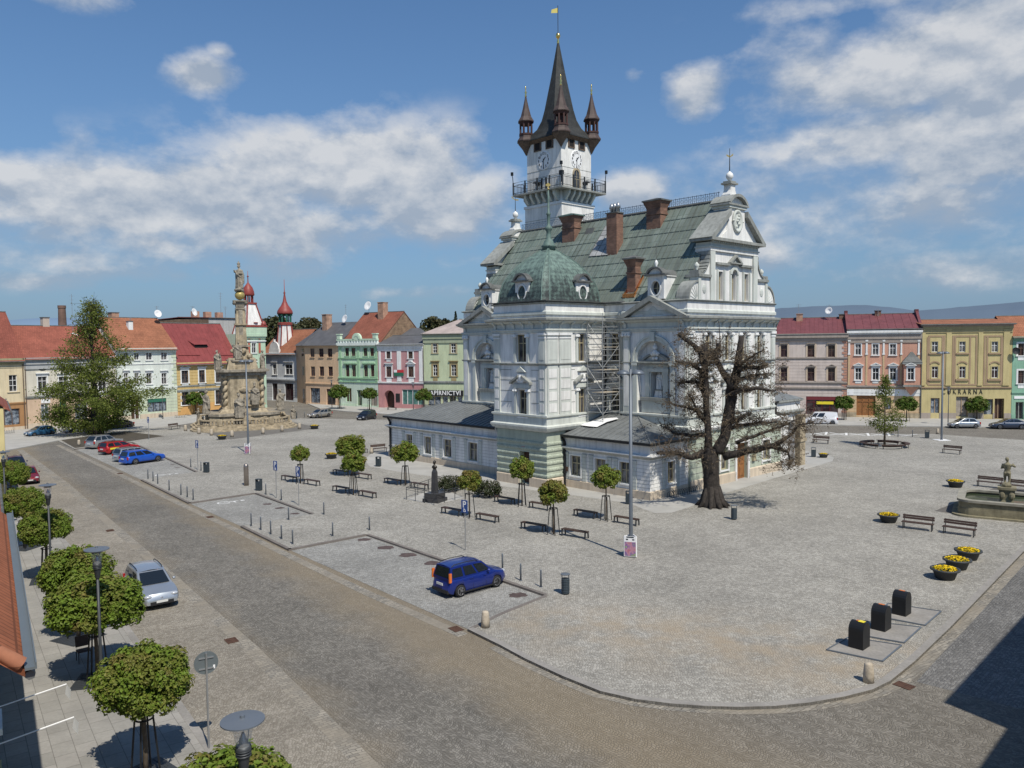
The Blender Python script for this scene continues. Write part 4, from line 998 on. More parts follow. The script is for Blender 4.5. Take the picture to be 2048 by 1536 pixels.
q.k=1;q.box(-0.15,h.L+0.15,-0.3,0.3,pt-0.2,pt+0.15)
for x in(0.5,h.L-0.5):q.box(x-0.45,x+0.45,-0.33,0.33,pt+0.15,pt+1.0);q.box(x-0.6,x+0.6,-0.4,0.4,pt+1.0,pt+1.2)
arch_band(q,h.L/2,pt+0.1,0.0,1.2,-0.3,0.2);arch_band(q,h.L/2,pt+0.1,0.6,1.0,-0.36,-0.3)
q.build('parapet',[wm_,mg],h.o)
h.gable_roof(M['tile_brown'],ev-0.2,h.at(775,625,8)[1],over=-0.35,ends=0.1);h.chimney(761,640,1.5,3.6,M['brickp'],M['brickp']);h.aerial(738,629,601,(612,0.95,0))
# 10 pink house
h=House('town_house','dusty pink house with white pilasters and a dark arched gateway',(-26.55,156.38),(-17,151.7),11,'houses along the back of the square',pxpts=False)
pk=plaster('dusty_pink_facade',(0.50,0.275,0.28));pkd=plaster('pink_base',(0.50,0.25,0.25))
ev=h.at(803,689)[1]
for a,b in((773,781),(817,825.5)):
 h.window((a,703,b,717),M['frameb'],M['glass'],M['trimw'],2,(0.6,),sur=0.28,apron=0.5);h.window((a,733,b+2,754),M['frameb'],M['glassred'],M['trimw'],2,(0.66,),sur=0.28,hood='tri' if a>800 else 'flat',apron=0.9)
s0,z0=h.at(768.5,815);s1,zsp=h.at(789,791);base=h.at(803,765)[1]
h.holes.append((s0,s1,0.0,base-0.3))
h.opening((804,779,846,809),mat('teal_shop_glass',(0.10,0.22,0.20),0.1,spec=0.5,var=0.4,vscale=1.5),'shop_window',0.2,M['framew'],div=4)
h.walls(pk,ev,base,pkd,plinth=None)
q=MB();r=(s1-s0)/2;arch_panel(q,s0,s1,0.0,base-0.3,(s0+s1)/2,r-0.05,0.0,zsp-0.2,1.5,0.001,False);q.build('gateway_arch',pkd,h.o)
q=MB();q.quad((s0,1.2,0),(s1,1.2,0),(s1,1.2,base),(s0,1.2,base));q.build('door',M['wooddk'],h.o)
for a,b in((758.5,762.5),(795,803),(839,846)):
 x0,zz=h.at(a,763);x1,_=h.at(b,763);h.pilaster(max(x0,0),min(x1,h.L),zz,h.at(803,697)[1],M['trimw'])
h.band(h.at(803,697)[1],h.at(803,690)[1],0.2,M['trimw'],'frieze');h.band(ev-0.15,ev+0.1,0.5,M['trimw']);h.band(h.at(803,766)[1],h.at(803,764)[1],0.18,M['trimw'],'string_course')
h.board((789,739.5,808,745),M['signred'],d=-0.2);h.board((789,745.2,808,752),M['signgreen'],d=-0.2);h.board((789,739.5,795,744.8),M['signwhite'],d=-0.21);h.board((792,787,800,804),M['signblack'],'notice_board')
h.gable_roof(M['tin_grey'],ev+0.1,h.at(803,672,4.5)[1],dr=4.5,ends=0.2)
q=MB();xa,za=h.at(790,676,4.5);xb,_=h.at(846,676,4.5);zt=h.at(815,656,6)[1];q.add([(xa,4.4,za-0.3),(xb,4.4,za-0.3),((xa+xb)/2-1,7,zt),((xa+xb)/2+1,7,zt),(xa,11,za-1),(xb,11,za-1)],[(0,1,3,2),(4,0,2),(1,5,3),(2,3,5,4)]);q.build('hip_roof',M['tin_grey'],h.o)
# 11 light green stationery shop house
h=House('town_house','light green house with a black stationery shop sign beside the town hall',(-16.95,151.68),(-1.5,146.0),11,'houses along the back of the square',pxpts=False)
lg=plaster('light_green_facade',(0.50,0.56,0.375));lgd=plaster('ochre_surround',(0.34,0.27,0.14))
ev=h.at(890,666)[1];dz=36.5
for a,b in((865.5,874),(902,911.5),(938,947)):
 h.window((a,687,b,706),M['framew'],M['glass'],M['ochre'],2,(0.36,0.68),sur=0.3);h.window((a+0.5,729,b+1,752),M['framew'],M['glass'],lgd,2,(0.36,0.68),sur=0.32,hood='flat',apron=0.8)
h.opening((856,792,882,811),M['shop'],'shop_window',0.15,M['ochre'],div=2);h.opening((885,792,896,811),M['shop'],'shop_window',0.15,M['ochre'],div=1);h.opening((899,792,912,817),M['glass'],'door',0.5,M['ochre']);h.opening((915,792,925,811),M['shop'],'shop_window',0.15,M['ochre'],div=1);h.opening((934,792,944,817),M['wooddk'],'door',0.3,M['frameb'])
h.walls(lg,ev,0.9,M['cornice'])
h.band(ev-1.1,ev,0.3,plaster('grey_green_cornice',(0.34,0.38,0.27)));h.band(h.at(890,765)[1],h.at(890,762)[1],0.2,M['cornice'],'string_course')
h.board((852,780.5,927,792),M['signblack'],d=-0.25,th=0.22)
h.lettering('PAPÍRNICTVÍ',856,923,786.2,1.05,M['signwhite'],-0.29,1.1,0.012)
h.gable_roof(M['tin_pink'],ev,h.at(915,640,5.5)[1],hipL=5.5,ends=0.35);h.downpipe(0.0,ev)
# right side ---------------------------------------------------------------
# 12 pale beige-pink house
h=House('town_house','pale pinkish beige house with maroon roof and dark red shopfront right of the town hall',(36.2,134.2),(54.15,127.32),12,'houses along the right side of the square',pxpts=False)
bp=plaster('pale_beige_pink_facade',(0.60,0.52,0.47));bpd=plaster('stone_beige_trim',(0.58,0.47,0.36));bpb=plaster('brown_grey_moulding',(0.36,0.31,0.27))
ev=h.at(1620,667)[1]
for a,b in((1521,1535),(1561.5,1574.5),(1615,1629),(1656,1670)):
 for y0,y1,hd in((690.5,714,'flat'),(736,762,'tri')):
  h.window((a,y0,b,y1),M['frameb'],M['glassred'],bpb if hd else bpd,2,(0.66,),sur=0.0,hood=hd,sill=False)
  A_=h.rect((a,y0,b,y1));q=MB()
  for u0,u1,v0,v1 in((A_[0]-0.28,A_[0],A_[2],A_[3]+0.25),(A_[1],A_[1]+0.28,A_[2],A_[3]+0.25),(A_[0],A_[1],A_[3],A_[3]+0.22)):q.box(u0,u1,-0.06,0.02,v0,v1)
  q.build('window_surround',bpd,h.o)
h.opening((1612,793,1676,829),M['glassred'],'shop_window',0.15,mat('dark_red_shopfront',(0.13,0.025,0.03),0.5),div=4,bars=0.68);h.board((1633,803,1667,808.5),M['signyellow'],d=-0.06);h.board((1614,793,1675,800),mat('maroon_fascia',(0.16,0.03,0.035),0.5),d=0.02)
h.lettering('OBUV',1634,1664,796.5,0.5,M['signred'],0.0,1.3)if False else None
h.walls(bp,ev,h.at(1620,773)[1],bp,plinth=0.6,pm=bpb)
h.band(ev-0.7,ev,0.5,bpb);h.band(h.at(1620,717)[1],h.at(1620,714.5)[1],0.14,bpb,'string_course');h.band(h.at(1620,766)[1],h.at(1620,763)[1],0.18,bpb,'string_course');h.band(h.at(1620,777)[1],h.at(1620,774)[1],0.18,bpb,'string_course')
h.grooves(0.8,h.at(1620,719)[1],plaster('beige_joint',(0.45,0.38,0.34)),0.5);h.quoins(h.L-0.75,h.L,0.3,ev-1.2,plaster('brick_pink_quoin',(0.52,0.28,0.2)),0.42)
h.gable_roof(M['tin_purple'],ev,h.at(1620,637,6)[1]);h.ribs(M['tin_purple'],0.7);h.chimney(1599,644,1.0,1.3,M['brickp'],M['brickp']);h.aerial(1597,640,608);h.aerial(1658,640,609,(622,0.6,-20));h.chimney(1686,640,1.2,0.9,M['brick'])
# 13 peach house with oriel
h=House('town_house','peach coloured house with white pilasters and a grey roofed oriel',(54.2,127.3),(64.2,123.7),12,'houses along the right side of the square',pxpts=False)
pe=plaster('peach_facade',(0.60,0.33,0.24));pey=plaster('yellow_peach_base',(0.60,0.44,0.27))
ev=h.at(1765,661)[1]
for a,b in((1710.5,1722),(1745,1757),(1779.5,1792)):
 h.window((a,688,b,710),M['framew'],M['glasscur'],M['trimw'],2,(0.62,),sur=0.14);h.window((a,736,b+0.5,760),M['framew'],M['glass'],M['trimw'],2,(0.62,),sur=0.16,hood='tri',apron=0.4)
h.opening((1713,791,1751,831),M['wood'],'door',0.25,M['wood'],div=3,bars=0.7);h.opening((1813,793,1826,803),M['glass'],'window',0.15,M['framew'],div=2)
h.opening((1768,796,1782,818),M['shop'],'shop_window',0.15,M['frameb'])
h.walls(pe,ev,h.at(1765,776)[1],pey,plinth=0.8,pm=M['stone'],gable=(h.at(1775,629,6)[1],6))
for a,b in((1695.5,1700.5),(1730.5,1735.5),(1764.5,1769.5),(1800,1804.5),(1834.5,1839.5)):
 x0,zz=h.at(a,770);x1,zt=h.at(b,680);zm=h.at(a,711)[1];h.pilaster(max(x0,0),min(x1,h.L),zm+0.1,zt,M['trimw']);h.pilaster(max(x0,0),min(x1,h.L),zz,zm,pey,0.07,False)
h.band(h.at(1765,678)[1],h.at(1765,667)[1],0.2,bpb,'frieze');h.band(ev-0.35,ev,0.5,M['trimw']);h.band(h.at(1765,774)[1],h.at(1765,771)[1],0.2,bpb,'string_course');h.band(h.at(1765,786)[1],h.at(1765,776)[1]-0.2,0.06,M['trimw'],'fascia_band');h.grooves(0.9,h.at(1765,788)[1],plaster('peach_joint',(0.42,0.28,0.17)),0.45)
x0,z0=h.at(1806,771);x1,_=h.at(1838,771);z1=h.at(1822,728)[1];D_=1.1
q=MB();hole=h.rect((1815,736,1828,760),-D_)
q.k=0;wall_holes(q,x0,x1,z0,z1,[hole],0.2,-D_);q.quad((x0,0,z0),(x0,-D_,z0),(x0,-D_,z1),(x0,0,z1));q.quad((x1,-D_,z0),(x1,0,z0),(x1,0,z1),(x1,-D_,z1))
q.add([(x0,-D_,z0),(x1,-D_,z0),((x0+x1)/2,0,z0-1.6),(x0,0,z0),(x1,0,z0)],[(0,2,1),(0,3,2),(1,2,4)])
q.k=1;q.box(x0-0.25,x1+0.25,-D_-0.25,0.02,z1,z1+0.3);q.box(x0-0.1,x1+0.1,-D_-0.1,0.02,z0-0.15,z0+0.15)
q.k=2;q.frust(x0-0.3,x1+0.3,-D_-0.3,0.0,z1+0.3,x0+0.35,x1-0.35,-D_+0.3,0.0,z1+1.1);q.frust(x0+0.4,x1-0.4,-D_+0.35,0,z1+1.1,x0+1.0,x1-1.0,-0.4,0,z1+1.9)
oo=q.build('oriel',[pe,M['cornice'],M['lead']],h.o);w=h.window(hole,M['framew'],M['glass'],M['trimw'],2,(0.62,),sur=0.16,hood='tri',hole=False,meters=True,d=-D_);w.parent=oo
h.gable_roof(M['tin_purple'],ev+0.35,h.at(1775,629,6)[1]);h.ribs(M['tin_purple'],1.1);h.chimney(1756,633,0.9,0.9,M['brick']);h.aerial(1756,634,617);h.board((1698,779,1707,790),M['signwhite'],'plaque')
q=MB()
for x in(0.0,h.L):
 q.box(x-0.25,x+0.25,5.2,6.8,h.ridge-0.6,h.ridge+0.75)
 q.add([(x-0.2,-0.3,ev+0.3),(x+0.2,-0.3,ev+0.3),(x+0.2,5.6,h.ridge+0.6),(x-0.2,5.6,h.ridge+0.6),(x-0.2,-0.3,ev-0.3),(x+0.2,-0.3,ev-0.3),(x+0.2,5.6,h.ridge-0.3),(x-0.2,5.6,h.ridge-0.3)],[(0,1,2,3),(4,0,3,7),(1,5,6,2),(4,5,1,0)])
q.build('firewall',M['tin_purple'],h.rf)
# 14 yellow confectioner
h=House('town_house','mustard yellow three bay house with confectionery lettering on the right',(64.25,123.68),(77.1,121.5),12,'houses along the right side of the square',pxpts=False)
ye=plaster('mustard_yellow_facade',(0.52,0.44,0.225));yb=plaster('brown_frame_moulding',(0.36,0.26,0.17))
ev=h.at(1930,648)[1]
for(a,b),(fa,fb)in zip(((1863.5,1876),(1918.5,1931),(1983,1996)),((1857,1889),(1905,1953),(1968,2003))):
 h.window((a,683,b,704),M['framew'],M['glasscur'],ye,2,(0.6,),sur=0.1);h.window((a,733,b,756),M['framew'],M['glassred'],ye,2,(0.7,),sur=0.12)
 x0,z1=h.at(fa,671);x1,z0=h.at(fb,772);z0=h.at((fa+fb)/2,771)[1];q=MB();w_=0.26
 q.box(x0,x0+w_,-0.05,0.02,z0,z1);q.box(x1-w_,x1,-0.05,0.02,z0,z1);q.box(x0+w_,x1-w_,-0.05,0.02,z1-w_,z1);q.box(x0+w_,x1-w_,-0.05,0.02,z0,z0+w_)
 A_=h.rect((a,683,b,756))
 for x in(A_[0]-0.75,A_[1]+0.5):q.box(x,x+0.25,-0.048,0.02,z0+w_,z1-w_)
 zz=h.rect((a,683,b,704));q.box(A_[0]-0.5,A_[1]+0.5,-0.18,0.02,zz[2]-0.35,zz[2]-0.15);zz=h.rect((a,733,b,756));q.box(A_[0]-0.5,A_[1]+0.5,-0.2,0.02,zz[2]-0.4,zz[2]-0.15)
 arch_band(q,(A_[0]+A_[1])/2,zz[3]-0.1,0.75,0.95,-0.1,0.02,R(35),R(145))
 q.build('facade_frame',yb,h.o)
for a,b in((1841,1851),(1891,1903),(1955,1966),(2005,2020)):
 x0,z0=h.at(a,771);x1,z1=h.at(b,658);h.pilaster(max(x0,0),min(x1,h.L),z0,z1,ye,0.1)
h.opening((1861,796,1879,826),M['shop'],'shop_window',0.25,yb);h.opening((1912,793,1936,833),M['woodgrey'],'gate',0.35,yb);h.opening((1967,798,1986,829),M['shop'],'shop_window',0.25,yb,div=1);h.opening((1989,797,2008,838),M['wooddk'],'door',0.6,yb,div=2)
h.walls(ye,ev,h.at(1930,775)[1],ye,plinth=0.9,pm=bpb)
h.band(h.at(1930,658)[1],ev,0.2,plaster('olive_frieze',(0.42,0.36,0.2)),'frieze');h.band(ev-0.2,ev+0.05,0.6,bpb);h.band(h.at(1930,776)[1],h.at(1930,774)[1],0.16,yb,'string_course')
h.lettering('CUKRÁRNA',1884,1965,784.0,0.95,M['signblack'],-0.05,1.6,-0.004)
h.gable_roof(M['tile_orange'],ev,ev+0.75,over=0.6,ends=0.3);h.downpipe(0.0,ev,M['lead'])
# 15 green house at the right edge
h=House('town_house','sea green house cut by the right edge of the view',(77.15,121.49),(92,119.0),12,'houses along the right side of the square',pxpts=False)
sg=plaster('sea_green_facade',(0.24,0.42,0.31));ev=h.at(2036,673)[1]
for a in(2036,2068,2100):
 h.window((a,687,a+12,711),M['frameb'],M['glassred'],M['trimw'],2,(0.6,),sur=0.25,apron=0.6);h.window((a,741,a+12,767),M['frameb'],M['glassred'],M['trimw'],2,(0.6,),sur=0.25,apron=0.6)
h.opening((2031,804,2047,838),M['glass'],'door',0.4,M['soffit']);h.opening((2060,804,2090,830),M['shop'],'shop_window',0.2,M['framew'])
h.walls(sg,ev,h.at(2036,785)[1],plaster('sea_green_base',(0.28,0.45,0.33)),plinth=0.7);h.board((2028,792,2056,797.5),M['signwhite'])
h.band(ev-0.3,ev,0.4,sg);h.band(h.at(2036,786)[1],h.at(2036,783)[1],0.15,sg,'string_course');h.gable_roof(M['tile_orange'],ev,ev+3.2)
x,z=h.at(2022.5,702);q=MB(Matrix.Translation((x+0.4,-0.5,z))@Matrix.Rotation(R(80),4,'X'));q.lathe([(0,0),(0.4,0.06),(0.55,0.16)],14,cap=False);q.tube([(0,0,0),(0,0,-0.5)],0.04,4);q.build('satellite_dish',M['black'],h.o)
# brick factory stack far behind
p=gp(131,800);p=Vector((p.x,p.y,0))*1.55
zt=zat(127,611,p);mb=MB();mb.lathe([(2.0,0),(1.25,zt-1.2),(1.4,zt-1.0),(1.4,zt)],14);o=mb.build('factory_chimney',mat('brown_brick_stack',(0.17,0.105,0.085),0.9,var=0.3,vscale=0.5),None,p);tag(o,'tall brown brick factory stack rising above the red roof at far left','chimney stack')
# ------------------------------------------------------------------ town hall
C0=gp(1300,1001);HANG=PI/2-AZV
HU=Vector((math.sin(AZV),math.cos(AZV),0));HV=Vector((-math.cos(AZV),math.sin(AZV),0))
def hloc(P):d=P-C0;return Vector((d.dot(HU),d.dot(HV),P.z))
def hw(x,y,z=0.0):return C0+HU*x+HV*y+Vector((0,0,z))
SLP=9.0/7.2
def roofhit(px,py):
 d=ray(px,py);n=HU*(-SLP)+Vector((0,0,1));t=(hw(5.3,0,16.1)-EYE).dot(n)/d.dot(n)
 return hloc(EYE+d*t)
def TL(x0):return Matrix.Translation((x0,0,0))@Matrix.Rotation(-PI/2,4,'Z')
def TY(y0):return Matrix.Translation((0,y0,0))
HALL=thing('town_hall','white and pale green town hall with green copper roof in the middle of the square','town hall',C0,HANG)
HM=[M['white'],M['trim'],M['cornice'],M['green'],M['rust'],M['plinth'],M['trimw']]
WH,TR,CO,GR,RU,PL,TW=range(7)
def sweep(mb,path,prof,closed=False):
 """mouldings: profile [(out, z)] swept along a plan polyline with mitred corners, outward = left of travel"""
 P=[Vector(p)for p in path];n=len(P);rows=[]
 for i in range(n):
  if closed:a,b=P[(i-1)%n],P[(i+1)%n]
  else:a,b=P[max(i-1,0)],P[min(i+1,n-1)]
  d1=(P[i]-a).normalized()if(P[i]-a).length>1e-9 else(b-P[i]).normalized()
  d2=(b-P[i]).normalized()if(b-P[i]).length>1e-9 else d1
  n1=Vector((-d1.y,d1.x));n2=Vector((-d2.y,d2.x));k=n1+n2;k=k/max(k.dot(n1),0.2)
  rows.append([(P[i].x+k.x*o,P[i].y+k.y*o,z)for o,z in prof])
 m=len(prof);vs=[q for r in rows for q in r];fs=[]
 for i in range(n if closed else n-1):
  j=(i+1)%n
  for q in range(m-1):fs.append((i*m+q,j*m+q,j*m+q+1,i*m+q+1))
 mb.add(vs,fs)
 if not closed:mb.poly(rows[0]);mb.poly(rows[-1][::-1])
def hwin(M4,a,b,c,e,d=0.0,dep=0.22,fm='ochre',gm='glass',tz=0.68,parent=None,name='window',sill=True,nx=2):
 mb=MB(M4);frame_bars(mb,a,b,c,e,d+dep-0.07,0.085,nx,(tz,)if tz else())
 if sill:mb.k=1;mb.box(a-0.12,b+0.12,d-0.12,d+0.05,c-0.12,c)
 o=mb.build(name,[M[fm],M['trimw']],parent or HALL)
 g=MB(M4);g.quad((a,d+dep,c),(b,d+dep,c),(b,d+dep,e),(a,d+dep,e));g.build('pane',M[gm],o)
 return o
# ---- main walls above the wings
YE=28.8
UP=[(19.6,0.0),(5.1,0.0),(5.1,6.7),(5.4,6.7),(5.4,9.1),(-2.3,9.1),(-2.3,15.7),(5.4,15.7),(5.4,22.0),(5.1,22.0),(5.1,YE),(19.6,YE)]
mw=MB();mw.k=WH
GW=[(7.75,8.7),(10.8,11.7),(13.5,14.4),(16.3,17.2)]
gh=[(a,b,10.85,13.3)for a,b in GW]+[(a,b,6.1,8.45)for a,b in GW]
mw.M=TY(0);wall_holes(mw,5.1,19.6,4.9,16.0,gh,0.28)
mw.k=GR;dr=[(12.6,14.5,0.0,3.35),(7.4,8.7,1.2,3.2),(10.0,11.2,1.2,3.2),(17.2,18.5,1.3,3.3)]
wall_holes(mw,5.3,20.7,-0.2,4.9,dr,0.35,-0.12);mw.box(20.69,20.7,-0.12,1,0,4.9);mw.box(5.3,5.31,-0.12,1,0,4.9)
mw.k=WH;mw.M=TL(5.4);wall_holes(mw,-9.1,-6.7,4.5,16.0,[(-8.45,-7.35,10.85,13.3),(-8.45,-7.35,6.1,8.45)],0.28)
wall_holes(mw,-22.0,-15.7,4.5,16.0,[(-18.6,-17.5,10.85,13.3),(-18.6,-17.5,6.1,8.45)],0.28)
mw.M=Matrix.Identity(4)
mw.quad((19.6,0,0),(19.6,YE,0),(19.6,YE,16),(19.6,0,16));mw.quad((19.6,YE,0),(5.1,YE,0),(5.1,YE,16),(19.6,YE,16))
for y in(6.7,22.0):mw.quad((5.1,y,4.5),(5.4,y,4.5),(5.4,y,16.0),(5.1,y,16.0))
# risalits with great blind arches and niches (s = -y)
def risalit(yc,ya,yb):
 mw.M=TL(5.1);s=-yc;mw.k=WH
 arch_panel(mw,-yb,-ya,4.5,16.0,s,1.75,6.35,10.9,0.55,0.0)
 arch_panel(mw,s-1.75,s+1.75,6.35,12.7,s,0.62,7.75,9.6,0.75,0.55,True)
 mw.k=TR
 arch_band(mw,s,10.9,1.76,2.06,-0.12,0.05);arch_band(mw,s,10.9,2.06,2.24,-0.2,0.05)
 for q in(-1,1):
  x=s+q*1.98;mw.box(x-0.22,x+0.22,-0.1,0.1,6.35,10.5);mw.box(x-0.3,x+0.3,-0.2,0.12,10.5,10.9)
 mw.frust(s-0.32,s+0.32,-0.3,0.1,13.35,s-0.22,s+0.22,-0.22,0.1,12.55)if False else mw.box(s-0.26,s+0.26,-0.3,0.05,12.6,13.4)
 for q in(-1,1):
  x=s+q*0.98;mw.box(x-0.2,x+0.2,0.36,0.56,7.75,9.95);mw.box(x-0.26,x+0.26,0.3,0.56,9.75,9.95)
  x=s+q*0.72;mw.box(x-0.09,x+0.09,0.44,0.56,7.75,9.6)
 arch_band(mw,s,9.6,0.62,0.82,0.42,0.57)
 mw.box(s-1.3,s+1.3,0.26,0.57,9.95,10.25);mw.box(s-1.2,s+1.2,0.36,0.57,10.25,10.75)
 mw.k=CO;mw.box(s-1.45,s+1.45,0.12,0.57,10.75,10.95);arch_band(mw,s,9.55,1.85,2.02,0.1,0.57,R(44),R(136));mw.k=WH;arch_band(mw,s,9.55,1.4,1.85,0.38,0.57,R(50),R(130),8)
 mw.k=TW
 for dx,z,r in((0,12.05,0.24),(-0.28,11.5,0.2),(0.3,11.5,0.2),(0,11.6,0.28),(0,12.35,0.13),(-0.15,11.1,0.15),(0.15,11.12,0.16)):mw.ball((s+dx,0.2,z),r,7)
 mw.k=CO;mw.box(s-1.55,s+1.55,0.05,0.56,7.45,7.72);mw.k=TR;mw.box(s-1.5,s+1.5,0.25,0.56,6.4,7.45)
 mw.k=WH;mw.frust(s-0.42,s+0.42,0.62,1.1,7.72,s-0.32,s+0.32,0.66,1.05,8.3);mw.k=CO;mw.box(s-0.4,s+0.4,0.58,1.1,8.3,8.4)
 for x0,x1 in((-yb+0.05,-yb+0.8),(-ya-0.8,-ya-0.05)):
  mw.k=TR;mw.box(x0,x1,-0.16,0.05,6.35,13.0);mw.k=WH;mw.box(x0+0.13,x1-0.13,-0.175,0,6.9,12.7);mw.k=TW
  for q in(x0+0.05,x1-0.05,(x0+x1)/2):mw.ball((q,-0.2,13.15),0.17,7)
  mw.box(x0-0.08,x1+0.08,-0.26,0.05,13.28,13.42)
 mw.k=CO;w=yb-ya;a,b=-yb-0.45,-ya+0.45
 mw.prism([(a,14.62),(a+0.85,14.62),(s,16.05),(b-0.85,14.62),(b,14.62),(s,16.5)],-0.62,0.3)
 mw.k=WH;mw.prism([(a+0.8,14.55),(b-0.8,14.55),(s,16.12)],-0.1,0.3);mw.k=TR;mw.prism([(s-1.1,14.85),(s+1.1,14.85),(s,15.6)],-0.13,0.0)
 mw.M=Matrix.Identity(4)
risalit(3.4,0.02,6.7);risalit(25.1,22.0,YE)
# pavilion under the dome
mw.k=WH;mw.M=TL(-2.3)
wall_holes(mw,-15.7,-9.1,4.9,16.0,[(-12.75,-11.5,10.9,13.3),(-12.55,-11.45,6.1,8.45)],0.28)
mw.M=TY(9.1);wall_holes(mw,-2.3,5.4,4.9,16.0,[(1.75,2.75,10.9,13.3),(1.75,2.75,6.1,8.45)],0.28)
mw.M=Matrix.Identity(4);mw.quad((5.4,15.7,4.5),(-2.3,15.7,4.5),(-2.3,15.7,16),(5.4,15.7,16))
mw.k=GR;mw.M=TL(-2.15);wall_holes(mw,-15.55,-9.25,-0.2,4.95,[(-12.6,-11.4,0.15,3.0)],0.6)
mw.M=TY(9.25);wall_holes(mw,-2.15,0.2,-0.2,4.95,[],0.3);mw.M=Matrix.Identity(4);mw.quad((0.2,15.55,0),(-2.15,15.55,0),(-2.15,15.55,4.95),(0.2,15.55,4.95))
# rough rusticated courses on the pavilion, peach plinth, step
rb=MB();rb.k=0
for i in range(6):
 z0=0.92+i*0.56
 if i<4:
  sweep(rb,[(-2.15,11.32),(-2.15,9.25),(0.0,9.25)][::-1],[(0.0,z0),(0.07,z0+0.04),(0.09,z0+0.15),(0.07,z0+0.26),(0.0,z0+0.3)])
  sweep(rb,[(-2.15,15.55),(-2.15,12.68)][::-1],[(0.0,z0),(0.07,z0+0.04),(0.09,z0+0.15),(0.07,z0+0.26),(0.0,z0+0.3)])
 else:sweep(rb,[(-2.15,15.55),(-2.15,9.25),(0.0,9.25)][::-1],[(0.0,z0),(0.07,z0+0.04),(0.09,z0+0.15),(0.07,z0+0.26),(0.0,z0+0.3)])
rb.build('rusticated_courses',M['rust'],HALL)
pb=MB();PR=[(0.0,-0.2),(0.12,-0.2),(0.12,0.78),(0.04,0.86),(0.0,0.86)]
sweep(pb,[(0.0,9.25),(-2.15,9.25),(-2.15,11.32)],PR);sweep(pb,[(-2.15,12.68),(-2.15,15.55)],PR)
P6=[(0.0,-0.2),(0.08,-0.2),(0.08,0.62),(0.0,0.68)]
sweep(pb,[(5.2,0.0),(0.0,0.0),(0.0,9.2)],P6);sweep(pb,[(0.0,15.75),(0.0,36.0),(8,36.0)],P6)
sweep(pb,[(12.45,-0.12),(5.3,-0.12)],PR);sweep(pb,[(20.7,-0.12),(14.65,-0.12)],PR)
pb.k=1;pb.box(-2.3,-1.5,11.3,12.7,-0.1,0.14)
pb.build('plinth',[M['plinth'],M['kerb']],HALL)
# mouldings round the upper building
eb=MB();eb.k=1
sweep(eb,UP,[(0.0,4.95),(0.16,5.0),(0.3,5.25),(0.3,5.4),(0.08,5.5),(0.08,6.1),(0.22,6.2),(0.22,6.34),(0.0,6.36)])
eb.k=2;sweep(eb,UP,[(0.0,10.6),(0.1,10.63),(0.2,10.72),(0.2,10.8),(0.0,10.82)])
eb.k=1;sweep(eb,UP,[(0.0,13.42),(0.12,13.44),(0.12,13.58),(0.2,13.62),(0.2,13.74),(0.04,13.78),(0.04,14.2),(0.3,14.3),(0.5,14.42)])
eb.k=2;sweep(eb,UP,[(0.5,14.42),(0.62,14.5),(0.62,14.66),(0.02,14.74),(0.0,14.74)])
eb.k=1;sweep(eb,UP,[(0.0,14.95),(0.14,14.97),(0.14,15.2),(0.0,15.3)]);eb.k=2;sweep(eb,UP,[(0.0,15.88),(0.14,15.93),(0.2,16.02),(0.0,16.08)])
eb.k=0;sweep(eb,[(20.7,-0.12),(5.3,-0.12),(5.3,0.3)],[(0.0,4.85),(0.15,4.9),(0.32,5.1),(0.32,5.22),(0.0,5.3)])
# brackets in the frieze
eb.k=1
def brackets(M4,a,b,n):
 eb.M=M4
 for i in range(n):
  s=a+(b-a)*i/(n-1);eb.prism([(-0.0,13.72),(-0.14,13.78),(-0.2,14.1),(-0.46,14.3),(-0.46,14.42),(0.0,14.42)],s-0.13,s+0.13,'x')
 eb.M=Matrix.Identity(4)
brackets(TY(0),5.35,19.35,12);brackets(TL(-2.3),-15.4,-9.4,6);brackets(TY(9.1),-2.0,5.0,6);brackets(TL(5.4),-8.8,-7.0,3);brackets(TL(5.1),-6.4,-0.35,2);brackets(TL(5.1),-YE+0.35,-22.3,2)
eb.build('cornice',[M['trimw'],M['trim'],M['cornice']],HALL)
# pilasters, storey grooves, hoods over the lower windows
fb=MB();fb.k=0
FBM=[M['white'],M['trim'],M['trimw'],M['cornice'],M['soffit']]
def pil(M4,x0,x1,z0=6.36,z1=13.42,panel=True,d=-0.1):
 fb=MB(M4);fb.k=1;fb.box(x0,x1,d,0.03,z0,z1)
 if panel:
  fb.k=0
  for a,b in((z0+0.25,z0+1.0),(z0+1.25,z0+2.0),(z0+2.25,z0+3.0),(z0+3.2,z0+3.95)):fb.box(x0+0.16,x1-0.16,d-0.025,d+0.01,a,b)
  fb.k=1;fb.box(x0+0.16,x1-0.16,d-0.025,d+0.01,11.1,12.7)
 fb.k=2;fb.box(x0-0.07,x1+0.07,d-0.1,0.03,z1-0.22,z1);fb.box(x0-0.03,x1+0.03,d-0.05,0.03,z1-0.5,z1-0.38)
 fb.build('pilaster',FBM,HALL)
pil(TL(-2.3),-15.65,-14.85);pil(TL(-2.3),-9.95,-9.15);pil(TY(9.1),-2.25,-0.95);pil(TY(9.1),-0.75,0.75)
for x in(5.2,18.85):pil(TY(0),x,x+0.7)
